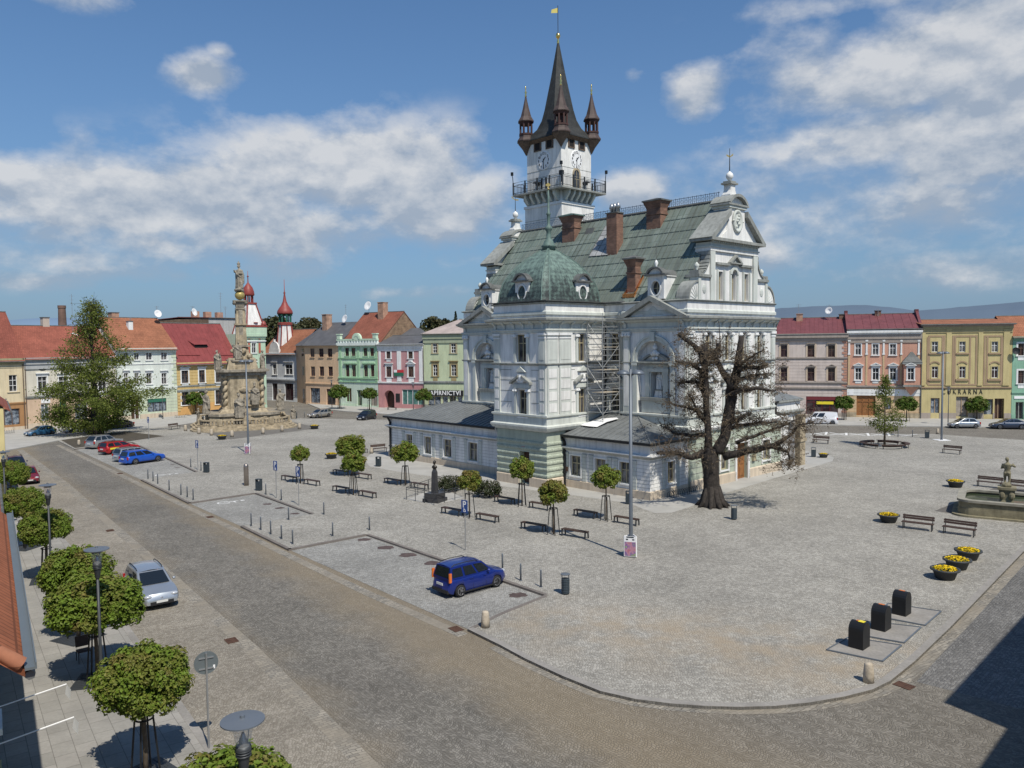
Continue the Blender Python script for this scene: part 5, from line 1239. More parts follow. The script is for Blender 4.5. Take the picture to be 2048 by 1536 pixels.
def dress(M4,a,b,hood='seg'):
 fb=MB(M4);s=(a+b)/2;fb.k=1
 for q in(-1,1):
  for z0,z1 in((10.85,13.35),(6.1,8.6)):
   x=s+q*((b-a)/2+0.22);fb.box(x-0.14,x+0.14,-0.12,0.03,z0,z1-0.3)
   fb.k=2;fb.box(x-0.22,x+0.22,-0.2,0.03,z1-0.3,z1-0.05)
   for e in(-1,1):fb.ball((x+e*0.17,-0.18,z1-0.24),0.1,6)
   fb.k=1
 w=b-a+0.9;fb.box(s-w/2,s+w/2,-0.16,0.03,8.6,8.95);fb.k=3
 for q in(-1,1):
  e=s+q*w*0.62;fb.prism([(e,8.95),(s+q*0.22,9.55),(s+q*0.22,9.75),(e,9.15)][::q],-0.38,0.03)
 fb.k=2;fb.box(s-0.38,s+0.38,-0.22,0.03,9.1,9.85);fb.ball((s,-0.2,9.5),0.24,8,1,.6,1.2);fb.ball((s-0.42,-0.15,9.3),0.13,6);fb.ball((s+0.42,-0.15,9.3),0.13,6)
 fb.k=1;fb.prism([(s-0.62,10.05),(s+0.62,10.05),(s,10.5)],-0.26,0.03)
 fb.build('window_surround',FBM,HALL)
dress(TL(-2.3),-12.65,-11.5);dress(TY(9.1),1.75,2.75);dress(TL(5.4),-8.45,-7.35)
for a,b in GW:dress(TY(0),a,b)
mw.k=CO
for z in(7.35,8.35,9.3,10.2):
 for M4,segs in((TL(-2.3),[(-14.85,-13.4),(-10.9,-9.95)]),(TY(9.1),[(0.75,1.3),(3.2,5.4)]),(TY(0),[(5.9,7.1),(9.3,10.2),(12.3,12.95),(15.0,15.75),(17.8,18.85)])):
  mw.M=M4
  for a,b in segs:mw.box(a,b,-0.015,0.01,z-0.025,z+0.025)
mw.M=TY(-0.12)
for z in(1.4,1.9,2.4,2.9,3.4,3.9,4.4):
 for a,b in((5.3,7.3),(8.8,9.9),(11.3,12.4),(14.7,17.1),(18.6,20.7)):mw.box(a,b,-0.015,0.01,z-0.03,z+0.03)
o_main=mw.build('main_wall',HM,HALL);fb=MB(TY(-.12));fb.k=0;fb.box(12.3,12.6,-0.12,0.05,0,3.6);fb.box(14.5,14.8,-0.12,0.05,0,3.6);fb.box(12.3,14.8,-0.14,0.05,3.35,3.75);fb.build('door_surround',FBM,HALL)
for a,b in((7.4,8.7),(10.0,11.2),(17.2,18.5)):
 fb=MB(TY(-.12));fb.box(a-.2,b+.2,-.08,.05,3.2,3.4)
 for x in(a-0.2,b):fb.box(x,x+0.2,-0.08,0.05,1.0,3.2)
 fb.build('window_surround',FBM,HALL)
for a,b in GW:
 hwin(TY(0),a,b,10.85,13.3,0,0.3);hwin(TY(0),a,b,6.1,8.45,0,0.3)
for a,b,c,e in dr[1:]:hwin(TY(-0.12),a,b,c,e,0,0.3,gm='glasscur')
for z0,z1 in((10.85,13.3),(6.1,8.45)):
 hwin(TL(5.4),-8.45,-7.35,z0,z1,0,0.3);hwin(TL(5.4),-18.6,-17.5,z0,z1,0,0.3);hwin(TY(9.1),1.75,2.75,z0+0.001,z1,0,0.3)
hwin(TL(-2.3),-12.75,-11.5,10.9,13.3,0,0.3);hwin(TL(-2.3),-12.55,-11.45,6.1,8.45,0,0.3)
q=MB(TY(-0.12));q.box(12.6,14.5,0.3,0.36,0.0,3.35);q.k=1
for x in(12.72,13.6):
 for z0,z1 in((0.25,1.2),(1.35,2.4),(2.55,3.2)):q.box(x,x+0.78,0.26,0.3,z0,z1)
o=q.build('door',[M['wood'],M['wood']],HALL);q=MB(TY(-0.12));q.tube([(13.5,0.22,1.15),(13.5,0.2,1.35)],0.03,5);q.build('handle',M['gold'],o)
q=MB(TL(-2.15));q.box(-12.6,-11.4,0.55,0.61,0.15,3.0);q.k=1;q.box(-12.04,-11.96,0.5,0.55,0.15,3.0);q.box(-12.6,-11.4,0.51,0.55,2.3,2.4);q.build('door',[M['wooddk'],M['wooddk']],HALL)
q=MB(TL(-2.15));q.box(-12.35,-11.9,-0.06,0.02,3.2,3.45);q.build('house_number_plate',M['signred'],HALL)
# ---- wings
ww=MB();ww.k=0
WR=[(-8.5,-7.3),(-5.7,-4.5),(-3.05,-1.95)];WL=[(-32.8,-31.55),(-29.5,-28.25),(-26.2,-24.85),(-22.2,-20.8),(-18.3,-17.2)]
WL=WL[:4]
ww.M=TL(0);wall_holes(ww,-9.4,0.0,-0.2,4.45,[(a,b,1.05,2.8)for a,b in WR],0.28)
wall_holes(ww,-36.0,-15.5,-0.2,4.45,[(a,b,0.95,2.75)for a,b in WL],0.28)
ww.M=TY(0);wall_holes(ww,0.0,5.3,-0.2,4.45,[(2.3,3.35,1.05,2.8)],0.28)
ww.M=Matrix.Identity(4);ww.quad((14,36,-0.2),(0,36,-0.2),(0,36,4.45),(14,36,4.45));ww.quad((14,28.8,-0.2),(14,36,-0.2),(14,36,4.45),(14,28.8,4.45))
ww.k=1
for path in([(5.3,0.0),(0.0,0.0),(0.0,9.2)],[(0.0,15.6),(0.0,36.0),(14,36.0)]):
 ww.k=2;sweep(ww,path,[(0.0,3.2),(0.1,3.24),(0.16,3.34),(0.34,3.44)]);ww.k=0;sweep(ww,path,[(0.34,3.44),(0.36,3.52),(0.0,3.62)])
# pilaster strips and joint lines beside each window
def wing_dress(M4,wins,s0,s1,zb=0.68):
 ww.M=M4;xs=[]
 for a,b in wins:
  ww.k=1
  for x in(a-0.62,b+0.2):ww.box(x,x+0.42,-0.05,0.02,zb,3.0);xs.append((x,x+0.42));ww.k=1;ww.box(x-0.05,x+0.47,-0.1,0.02,2.86,3.02)
  ww.k=6;ww.box(a-0.12,a,-0.06,0.02,0.9,2.92);ww.box(b,b+0.12,-0.06,0.02,0.9,2.92);ww.box(a,b,-0.06,0.02,2.8,2.92)
 ww.k=2
 for i in range(8):
  z=0.95+i*0.3;x=s0
  for a,b in sorted(wins):
   if a-0.12>x:ww.box(x,a-0.13,-0.062 if False else-0.012,0.01,z-0.012,z+0.012)
   x=b+0.13
  ww.box(x,s1,-0.012,0.01,z-0.012,z+0.012)
  for a,b in xs:ww.box(a,b,-0.058,-0.045,z-0.012,z+0.012)
 ww.M=Matrix.Identity(4)
wing_dress(TL(0),WR,-9.2,0.0);wing_dress(TL(0),WL,-36.0,-15.6);wing_dress(TY(0),[(2.3,3.35)],0.0,5.2)
ww.build('wing_wall',[M['white'],M['trim'],M['soffit'],M['cornice'],M['rust'],M['plinth'],M['trimw']],HALL)
for a,b in WR:hwin(TL(0),a,b,1.05,2.8,0,0.26,gm='glasscur',tz=0.62)
for a,b in WL:hwin(TL(0),a,b,0.95,2.75,0,0.26,gm='glasscur',tz=0.62)
hwin(TY(0),2.3,3.35,1.05,2.8,0,0.26,gm='glasscur',tz=0.62)
def wing_roof(y0,y1,hip0,hip1):
 rf=MB();e=-0.45;zt,ze=6.15,4.5;g=(zt-ze)/(5.45-e)
 a0=y0-(0.45 if hip0 else 0);a1=y1+(0.45 if hip1 else 0);W_=5.45-e
 p=[(e,a0,ze),(5.45,a0+(W_ if hip0 else 0),zt),(5.45,a1-(W_ if hip1 else 0),zt),(e,a1,ze)]
 rf.add(p,[(0,1,2,3)])
 up_=lambda x,y:ze+g*(x-e)+0.02
 n=int((a1-a0)/0.62)
 for i in range(1,n):
  y=a0+(a1-a0)*i/n;xm=5.45
  if hip0:xm=min(xm,e+(y-a0))
  if hip1:xm=min(xm,e+(a1-y))
  if xm>e+0.3:rf.box(0,0,0,0,0,0)if False else rf.add([(e,y-0.02,ze),(xm,y-0.02,up_(xm,y)-0.02),(xm,y-0.02,up_(xm,y)+0.035),(e,y-0.02,ze+0.055),(e,y+0.02,ze),(xm,y+0.02,up_(xm,y)-0.02),(xm,y+0.02,up_(xm,y)+0.035),(e,y+0.02,ze+0.055)],[(0,1,2,3),(7,6,5,4),(3,2,6,7)])
 if hip0:
  rf.add([(e,a0,ze),(6.2,a0,ze),(6.2,a0+W_,zt),(5.45,a0+W_,zt)],[(0,1,2,3)]);rf.tube([(e,a0,ze+0.03),(5.45,a0+W_,zt+0.03)],0.06,5)
  for i in range(1,10):x=e+0.6*i;d_=max(min(x-e,W_),0);rf.add([(x-0.02,a0,ze+0.05),(x+0.02,a0,ze+0.05),(x+0.02,a0+d_,ze+g*d_+0.05),(x-0.02,a0+d_,ze+g*d_+0.05)],[(0,1,2,3)])
 if hip1:
  rf.add([(14,a1,ze),(e,a1,ze),(5.45,a1-W_,zt),(14,a1-W_,zt)],[(0,1,2,3)]);rf.tube([(e,a1,ze+0.03),(5.45,a1-W_,zt+0.03)],0.06,5)
 rf.k=1
 path=([(5.3,y0),(0,y0)]if hip0 else[(0.0,y0)])+([(0,y1),(14,y1)]if hip1 else[(0.0,y1)])
 sweep(rf,path,[(0.0,4.36),(0.42,4.36),(0.5,4.42),(0.5,4.56),(0.42,4.6),(0.0,4.5)])
 return rf.build('wing_roof',[M['wingroof'],M['black']],HALL)
wing_roof(0.0,9.22,True,False);wing_roof(15.58,36.0,False,True)
# right hand annex with the old portal
ax=MB(TY(0.3));ax.k=0;wall_holes(ax,20.7,25.4,-0.2,6.6,[(22.9,24.35,0.0,4.3)],1.0)
ax.M=Matrix.Identity(4);ax.quad((25.4,0.3,-0.2),(25.4,8.3,-0.2),(25.4,8.3,6.6),(25.4,0.3,6.6));ax.k=1;sweep(ax,[(25.4,8.3),(25.4,0.3),(20.7,0.3)],[(0.0,5.2),(0.15,5.25),(0.35,5.45),(0.35,5.6),(0.0,5.65)]);sweep(ax,[(25.4,8.3),(25.4,0.3),(20.7,0.3)],[(0.0,6.4),(0.25,6.5),(0.25,6.68),(0.0,6.7)])
ax.k=2;ax.box(24.4,25.5,-0.25,0.3,-0.1,5.1);ax.box(24.3,25.6,-0.35,0.3,2.4,2.7);ax.k=0;ax.box(21.7,22.6,0.1,0.3,0,5.2)
ax.k=3;ax.quad((25.65,0.05,6.7),(25.65,8.5,6.7),(19.6,6.0,8.4),(19.6,3.3,8.4));ax.add([(25.65,0.05,6.7),(19.6,3.3,8.4),(19.6,0.05,6.7)],[(0,1,2)])
ax.build('annex_wall',[M['white'],M['cornice'],M['stone'],M['wingroof']],HALL)
q=MB(TY(0.3));q.box(22.9,24.35,0.95,1.02,0,4.3);q.build('door',M['wooddk'],HALL)
# ---- main roof
rf=MB();y0,y1=0.9,YE-0.9;xr=12.5;ze=16.1;zr=25.1
for x0,s in((5.3,1),(19.7,-1)):
 f=[(x0-0.0*s,y0,ze),(xr,y0,zr),(xr,y1,zr),(x0,y1,ze)];rf.add(f,[(0,1,2,3)]if s>0 else[(3,2,1,0)])
n=46
for i in range(1,n):
 y=y0+(y1-y0)*i/n;rf.add([(5.3,y-0.025,ze+0.02),(xr,y-0.025,zr+0.02),(xr,y-0.025,zr+0.075),(5.3,y-0.025,ze+0.075),(5.3,y+0.025,ze+0.02),(xr,y+0.025,zr+0.02),(xr,y+0.025,zr+0.075),(5.3,y+0.025,ze+0.075)],[(0,1,2,3),(7,6,5,4),(3,2,6,7)])
for k in range(1,7):
 z=ze+(zr-ze)*k/7;x=5.3+7.2*k/7;rf.box(x-0.035,x+0.01,y0,y1,z+0.0,z+0.06)
rf.k=1;rf.tube([(xr,y0,zr+0.03),(xr,y1,zr+0.03)],0.13,6);rf.tube([(5.25,6.7,16.12),(5.25,22.0,16.12)],0.1,6)
rf.quad((5.3,y0,ze),(19.7,y0,ze),(19.7,y1,ze),(5.3,y1,ze));rf.add([(5.3,y1,ze),(19.7,y1,ze),(xr,y1,zr)],[(0,1,2)]);rf.add([(19.7,y0,ze),(5.3,y0,ze),(xr,y0,zr)],[(0,1,2)])
ROOF=rf.build('roof',[M['copper'],M['lead']],HALL)
# pale repaired panel with diamond slates
pn=[roofhit(*p)for p in((1179,514),(1212,453),(1248,446),(1216,511))];up3=Vector((-SLP,0,1)).normalized()*0.1
q=MB();pn=[p+up3 for p in pn];q.poly(pn);q.k=1
for i in range(1,6):
 f=i/6;a=pn[0].lerp(pn[1],f);b=pn[3].lerp(pn[2],f);q.tube([a,b],0.03,4)
for i in range(0,4):a=pn[0].lerp(pn[3],i/3);b=pn[1].lerp(pn[2],i/3);q.tube([a,b],0.03,4)
q.build('repaired_roof_panel',[mat('pale_underlay_sheet',(0.36,0.36,0.355),0.5,var=0.3,vscale=1.3),M['lead']],ROOF)
p=roofhit(1180,464)+up3;q=MB(Matrix.Translation(p));q.frust(-0.1,0.5,-0.55,0.55,-0.3,0.1,0.5,-0.5,0.5,0.35);q.build('roof_hatch',M['lead'],ROOF)
# chimneys
def chim(xc,yc,zb,zt,wx,wy,cap,pots=False,flare=True):
 q=MB();q.k=0;q.box(xc-wx/2,xc+wx/2,yc-wy/2,yc+wy/2,zb,zt-(0.9 if flare else 0.1))
 if flare:q.box(xc-wx/2-0.07,xc+wx/2+0.07,yc-wy/2-0.07,yc+wy/2+0.07,zt-1.5,zt-1.35);q.frust(xc-wx/2,xc+wx/2,yc-wy/2,yc+wy/2,zt-0.9,xc-wx/2-0.25,xc+wx/2+0.25,yc-wy/2-0.25,yc+wy/2+0.25,zt-0.25)
 q.k=1;k=0.33 if flare else 0.08;q.box(xc-wx/2-k,xc+wx/2+k,yc-wy/2-k,yc+wy/2+k,zt-0.25 if flare else zt-0.1,zt-(0.12 if flare else 0))
 if not pots:q.frust(xc-wx/2-k,xc+wx/2+k,yc-wy/2-k,yc+wy/2+k,zt-0.12,xc-0.1,xc+0.1,yc-0.1,yc+0.1,zt+0.12)
 o=q.build('chimney',[M['brick'],M['verd']if cap else M['lead']],ROOF)
 if pots:
  for k,dy in enumerate((-0.5,0.0,0.45)):q=MB();q.smooth=True;q.lathe([(0.16,0),(0.15,0.35),(0.26,0.42),(0.2,0.75),(0.05,0.95)],10,(xc-0.1+0.1*k,yc+dy,zt));q.build('chimney_pot',M['galv'],o)
 return o
chim(11.3,18.5,22.0,25.9,1.0,1.7,True);chim(9.65,11.35,20.0,25.0,1.0,1.25,False,True,False);chim(11.5,7.75,22.0,26.0,1.1,1.6,False);c4=chim(6.35,6.5,16.5,20.15,0.75,0.95,False)
q=MB()
for dy in(-0.62,0.5):q.box(5.7,6.95,6.5+dy,6.5+dy+0.1,0,0)if False else q.add([(5.75,6.5+dy,16.72),(7.0,6.5+dy,18.28),(7.0,6.5+dy,18.55),(5.75,6.5+dy,17.0),(5.75,6.5+dy+0.13,16.72),(7.0,6.5+dy+0.13,18.28),(7.0,6.5+dy+0.13,18.55),(5.75,6.5+dy+0.13,17.0)],[(0,1,2,3),(7,6,5,4),(3,2,6,7),(0,3,7,4)])
q.box(5.55,5.9,5.85,7.15,16.5,16.86);q.build('copper_flashing',M['coppernew'],c4)
# ridge cresting of wrought iron
q=MB();zc=zr+0.15
for z in(zc,zc+0.62):q.box(xr-0.02,xr+0.02,1.6,YE-1.6,z,z+0.045)
n=56
for i in range(n):
 y=1.7+(YE-3.4)*i/(n-1);q.box(xr-0.02,xr+0.02,y-0.02,y+0.02,zc,zc+0.72)
 if i<n-1:
  yc=y+(YE-3.4)/(n-1)/2;pts=[(xr,yc+0.14*math.cos(a*PI/4),zc+0.32+0.17*math.sin(a*PI/4))for a in range(9)];q.tube(pts,0.018,3,False);q.box(xr-0.015,xr+0.015,yc-0.012,yc+0.012,zc,zc+0.62)
q.build('ridge_cresting',mat('blue_grey_wrought_iron',(0.16,0.20,0.25),0.5,0.3),ROOF)
# ---- scrolled gables
def gable(M4,wins=True):
 q=MB(M4);cx=12.5
 WN=[(9.95,10.75,16.15,18.6),(13.9-0.2,14.4,16.15,18.6)]
 WN=[(10.0,10.75,16.15,18.6),(14.25,15.0,16.15,18.6)]
 q.k=0;d0=0.16;D=1.5
 wall_holes(q,9.3,11.7,16.0,20.3,[WN[0]],0.4,d0);wall_holes(q,13.3,15.7,16.0,20.3,[WN[1]],0.4,d0);arch_panel(q,11.7,13.3,16.0,20.3,cx,0.38,16.15,18.45,0.4,d0)
 q.quad((16.4,d0,16),(16.4,D,16),(16.4,D,20.3),(16.4,d0,20.3));q.quad((8.6,D,16),(8.6,d0,16),(8.6,d0,20.3),(8.6,D,20.3));q.quad((16.4,D,16),(8.6,D,16),(8.6,D,20.3),(16.4,D,20.3))
 q.k=1
 for x in(8.6,15.68):q.box(x,x+0.72,0.0,0.4,16.0,20.3)
 for a,b,c,e in WN+[(cx-0.4,cx+0.4,16.15,18.5)]:
  for x in(a-0.28,b+0.06):q.box(x,x+0.22,0.05,d0+0.02,16.0,18.75)
 arch_band(q,cx,18.45,0.42,0.66,0.0,d0+0.02);q.k=2
 q.box(9.45,11.6,-0.12,d0,19.15,19.35);q.box(13.4,15.55,-0.12,d0,19.15,19.35);pediment(q,cx,2.0,19.35,0.72,-0.2,d0,0.14)
 q.k=0
 q.box(8.55,16.45,-0.02,D+0.02,20.3,20.6);q.k=1;q.box(8.45,16.55,-0.1,D+0.05,20.6,20.72);q.box(8.6,16.4,-0.03,D,20.72,21.05)
 q.k=2;q.box(8.05,16.95,-0.5,D+0.3,21.15,21.4);q.k=1
 for i in range(26):x=8.65+i*0.3;q.box(x,x+0.15,-0.22,0.0,21.0,21.15)
 q.k=0;q.prism([(8.7,21.4),(16.3,21.4),(13.5,24.0),(11.5,24.0)],0.0,D-0.2)
 q.k=2
 for s in(-1,1):q.prism([(cx+s*4.55,21.38),(cx+s*3.95,21.38),(cx+s*1.35,23.55),(cx+s*1.35,24.05)][::-s],-0.48,D+0.3)
 q.k=0
 q.box(11.2,13.8,-0.14,D-0.1,21.42,24.3)
 for s in(-1,1):q.prism([(cx+s*1.3,21.42),(cx+s*2.3,21.42),(cx+s*2.15,21.8),(cx+s*1.6,22.2),(cx+s*1.38,22.9),(cx+s*1.3,23.5)][::s],-0.13,0.8)
 q.k=1;q.box(11.05,13.95,-0.3,D,24.2,24.42)
 q.k=2;q.box(10.85,14.15,-0.4,D+0.1,24.42,24.58);arch_band(q,cx,23.55,1.68,1.92,-0.42,D+0.1,R(36),R(144),12);q.k=0;q.prism([(cx-1.35,24.55),(cx+1.35,24.55),(cx+0.9,24.98),(cx,25.25),(cx-0.9,24.98)],-0.05,D)
 q.k=0
 q.box(cx-0.62,cx+0.62,0.15,1.05,25.3,25.5);q.prism([(cx-0.6,25.5),(cx+0.6,25.5),(cx+0.38,25.9),(cx+0.34,26.4),(cx-0.34,26.4),(cx-0.38,25.9)],0.25,0.95);q.k=2;q.box(cx-0.62,cx+0.62,0.1,1.1,26.4,26.55);q.box(cx-0.45,cx+0.45,0.22,0.98,26.55,26.7)
 q.k=0;q.smooth=True;q.lathe([(0.2,0),(0.14,0.12),(0.2,0.18),(0.3,0.32),(0.33,0.5),(0.26,0.7),(0.1,0.82),(0.05,0.9)],12,(cx,0.6,26.7));q.smooth=False
 for s in(-1,1):
  P=lambda x,z:(cx+s*x,z)
  o=lambda pts:pts[::s]
  q.k=0;q.prism(o([P(3.9,16.0),P(5.6,16.0),P(5.6,18.0),P(3.9,18.0)]),0.1,1.2)
  q.k=1;q.prism(o([P(5.35,16.0),P(5.72,16.0),P(5.72,18.0),P(5.35,18.0)]),0.0,1.25);q.k=2;q.prism(o([P(3.9,18.0),P(5.8,18.0),P(5.8,18.22),P(3.9,18.22)]),-0.1,1.35)
  cv=[P(3.9+1.4*(1-math.cos(a)),20.2-1.9*math.sin(a))for a in[PI/2*i/8 for i in range(9)]]
  q.k=0;q.prism(o([P(3.9,18.2)]+cv[::-1]),0.12,1.1);q.k=2
  for i in range(8):
   a,b=cv[i],cv[i+1];q.prism(o([a,(a[0]+s*0.14,a[1]+0.05),(b[0]+s*0.10,b[1]+0.14),b]),0.0,1.2)
  q.prism(o([P(4.95,18.22),P(5.75,18.22),P(5.75,18.55),P(4.95,18.55)]),0.0,0.9)
  q.k=0;q.smooth=True;q.k=1;q.lathe([(0.16,0),(0.09,0.12),(0.2,0.3),(0.22,0.42),(0.2,0.46),(0.2,.52),(0.1,0.6),(.05,.7)],10,(cx+s*5.35,0.45,18.55));q.smooth=False
  q.ball((cx+s*4.75,0.1,17.0),0.32,8,1,0.3,1.3)
  sh=[P(5.72+1.3*math.cos(a),16.0+1.55*math.sin(a))for a in[PI/2*i/8 for i in range(9)]]
  q.k=0;q.prism(o([P(5.72,16.0)]+sh),0.1,1.2);q.k=2
  for i in range(8):
   a,b=sh[i],sh[i+1];f=lambda p:(cx+s*5.72+(p[0]-cx-s*5.72)*1.1,16+(p[1]-16)*1.1);q.prism(o([a,f(a),f(b),b]),0.0,1.3)
  q.k=1
  for i in range(1,6):a=PI/2*i/6;q.tube([(cx+s*(5.72+0.3*math.cos(a)),0.09,16+0.35*math.sin(a)),(cx+s*(5.72+1.15*math.cos(a)),0.09,16+1.4*math.sin(a))],0.035,4)
 g=q.build('gable',[M['white'],M['trim'],M['cornice']],HALL)
 c=MB(M4@Matrix.Translation((cx,-0.16,23.1))@Matrix.Rotation(PI/2,4,'X'));c.smooth=True
 c.lathe([(0.0,0.10),(0.4,0.08),(0.55,0.03),(0.62,0.16),(0.74,0.16),(0.8,0.0)],24,sx=1.0,sy=1.32)
 for a,b,r in((0,0.2,0.2),(0.1,-0.25,0.17),(-0.12,0.0,0.15),(0.12,0.5,0.13),(-0.2,-0.5,0.12)):c.ball((a,b,0.1),r,7)
 for x in(-0.75,0.75):c.ball((x,0,0.1),0.12,6)
 c.build('cartouche',M['trim'],g)
 v=MB(M4);v.tube([(cx,0.6,27.55),(cx,0.6,29.6)],[0.05,0.025],6);v.k=1;v.add([(cx-0.55,0.6,29.0),(cx+0.1,0.6,28.95),(cx+0.6,0.6,29.25),(cx+0.55,0.6,29.05),(cx+0.0,0.6,28.8),(cx-0.5,0.6,28.85)],[(0,1,2,3,4,5)]);v.build('weather_vane',[M['iron'],M['goldpaint']],g)
 if wins:
  for a,b,c_,e in WN:hwin(M4,a,b,c_,e,0.16,0.35,gm='glasscur',parent=g,sill=False)
  w=MB(M4);D2=0.46;
  for x in(cx-0.38,cx-0.035,cx+0.31):w.box(x,x+0.07,D2,D2+0.06,16.15,18.42)
  w.box(cx-0.31,cx-0.035,D2,D2+0.06,17.75,17.83);w.box(cx+0.035,cx+0.31,D2,D2+0.06,17.75,17.83);w=w.build('window',[M['ochre']],g)
  pmb=MB(M4);pmb.poly([(cx-0.38,0.55,16.15),(cx+0.38,0.55,16.15)]+[(cx+0.38*math.cos(a),0.55,18.45+0.38*math.sin(a))for a in[PI*i/8 for i in range(9)]]);pmb.build('pane',M['glasscur'],w)
 return g
gable(TY(0));gable(Matrix.Translation((25.0,YE,0))@Matrix.Rotation(PI,4,'Z'),False)
# ---- oval dormers over the risalits
def dormer(M4,parent,deep=2.4,w=0.85,z0=16.2,h=2.0,finial=True,roofm='lead'):
 q=MB(M4);q.k=0;n=20;ov=[(0.46*math.cos(2*PI*i/n),z0+h*0.47+0.6*math.sin(2*PI*i/n))for i in range(n)]
 bx=[]
 for x,z in ov:
  dx,dz=x,z-(z0+h*0.47);t=min(w/abs(dx)if abs(dx)>1e-6 else 9e9,(h*0.53 if dz>0 else h*0.47)/abs(dz)if abs(dz)>1e-6 else 9e9);bx.append((dx*t,z0+h*0.47+dz*t))
 for i in range(n):
  j=(i+1)%n;q.quad((ov[i][0],0,ov[i][1]),(bx[i][0],0,bx[i][1]),(bx[j][0],0,bx[j][1]),(ov[j][0],0,ov[j][1]));q.quad((ov[i][0],0,ov[i][1]),(ov[j][0],0,ov[j][1]),(ov[j][0],0.35,ov[j][1]),(ov[i][0],0.35,ov[i][1]))
 q.add([(-w,0,z0+h),(w,0,z0+h),(w,0,z0),(-w,0,z0)],[])
 for c_ in((-w,z0),(w,z0),(w,z0+h),(-w,z0+h)):pass
 q.box(-w,-w+0.28,-0.02,0.3,z0,z0+h);q.box(w-0.28,w,-0.02,0.3,z0,z0+h);q.box(-w+0.28,w-0.28,-0.02,0.3,z0,z0+0.2);q.box(-w+0.28,w-0.28,-0.02,0.3,z0+h-0.28,z0+h)
 q.quad((-w,0.3,z0),(-w,deep,z0),(-w,deep,z0+h),(-w,0.3,z0+h));q.quad((w,deep,z0),(w,0.3,z0),(w,0.3,z0+h),(w,deep,z0+h))
 q.k=1
 for i in range(n):
  j=(i+1)%n;f=lambda p,k:(p[0]*k,z0+h*0.47+(p[1]-z0-h*0.47)*k)
  q.prism([f(ov[i],1.0),f(ov[i],1.22),f(ov[j],1.22),f(ov[j],1.0)],-0.1,0.02)
 q.k=2;zz=z0+h;q.box(-w-0.25,w+0.25,-0.28,0.35,zz,zz+0.14)
 arch_band(q,0,zz-0.25,w*1.0,w*1.0+0.16,-0.3,0.35,R(20),R(160),12);q.k=0;q.prism([(w*0.98*math.cos(R(22+17*i)),zz-0.25+w*math.sin(R(22+17*i)))for i in range(9)],-0.05,0.3)
 q.k=2;q.lathe([],3)if False else None
 arch_band(q,0,zz-0.3,w*0.94,w*0.98+0.06,0.35,deep,R(8),R(172),10)
 if finial:q.k=1;q.smooth=True;q.lathe([(0.13,0),(0.08,0.12),(0.18,0.32),(0.1,0.5),(0.03,0.6)],9,(0,0.05,zz+w-0.12));q.smooth=False;q.k=2;q.tube([(0,.05,zz+w+.4),(0,.05,zz+w+1.9)],.022,5)
 o=q.build('dormer',[M['white'],M['trimw'],M[roofm]],parent)
 g=MB(M4);g.poly([(x,0.3,z)for x,z in ov]);g.k=1;g.box(-0.03,0.03,0.26,0.299,z0+h*.47-0.6,z0+h*.47+0.6);g.box(-0.45,0.45,0.265,0.298,z0+h*.47-0.03,z0+h*.47+0.03);g.build('pane',[M['glass'],M['ochre']],o)
 return o
dormer(TL(5.15)@Matrix.Translation((-3.2,0,0)),ROOF,2.6);dormer(TL(5.15)@Matrix.Translation((-25.0,0,0)),ROOF,2.6)
# ---- dome
dm=MB();cx,cy,hx,hy,zb,H_=1.55,12.4,3.75,3.2,16.08,5.2
def domering(zn):
 f=1-zn**2.25 if zn>0.03 else 1.04-zn;f=max(f,0.08);c=0.5*f
 X,Y=hx*f,hy*f;z=zb+H_*zn
 return[(cx+a,cy+b,z)for a,b in((-X,-Y+c),(-X+c,-Y),(X-c,-Y),(X,-Y+c),(X,Y-c),(X-c,Y),(-X+c,Y),(-X,Y-c))]
zs=[0,0.03,0.08,0.16,0.25,0.34,0.43,0.52,0.6,0.68,0.75,0.82,0.88,0.93,0.96];rg=[domering(z)for z in zs]
dm.smooth=True
for k in range(8):
 for i in range(len(zs)-1):dm.quad(rg[i][k],rg[i][(k+1)%8],rg[i+1][(k+1)%8],rg[i+1][k])
bm_=bmesh
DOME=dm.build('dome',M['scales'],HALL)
bm=bmesh.new();bm.from_mesh(DOME.data);bmesh.ops.remove_doubles(bm,verts=bm.verts,dist=1e-4)
for e in bm.edges:
 if len(e.link_faces)==2 and e.link_faces[0].normal.angle(e.link_faces[1].normal)>R(22)and abs((e.verts[0].co-e.verts[1].co).normalized().z)>0.15:e.smooth=False
bmesh.ops.recalc_face_normals(bm,faces=bm.faces);bm.to_mesh(DOME.data);bm.free()
for k in range(8):
 q=MB();q.tube([r[k]for r in rg],0.075,5);q.build('rib',M['verd'],DOME)
q=MB();q.k=0;sweep(q,[(5.4,9.1),(-2.3,9.1),(-2.3,15.7),(5.4,15.7)],[(0.0,16.08),(0.3,16.1),(0.32,16.18),(-0.5,16.24)]);q.build('gutter',M['lead'],DOME)
q=MB();q.smooth=True;q.lathe([(0.62,-0.25),(0.6,0.0),(0.72,0.1),(0.5,0.25),(0.42,0.55),(0.3,0.7),(0.22,0.8),(0.2,1.4),(0.33,1.6),(0.36,1.75),(0.22,1.9),(0.13,2.1),(0.16,2.9),(0.24,3.0),(0.1,3.15),(0.1,4.4),(0.05,5.2)],14,(cx,cy,zb+H_-0.1))
q.k=1;q.ball((cx,cy,zb+H_+5.15),0.12,7);q.add([(cx-0.2,cy+0.2,zb+H_+5.5),(cx,cy,zb+H_+5.3),(cx+0.2,cy-0.15,zb+H_+5.5),(cx,cy,zb+H_+5.7)],[(0,1,2,3)]);q.build('finial',[M['verd'],M['goldpaint']],DOME)
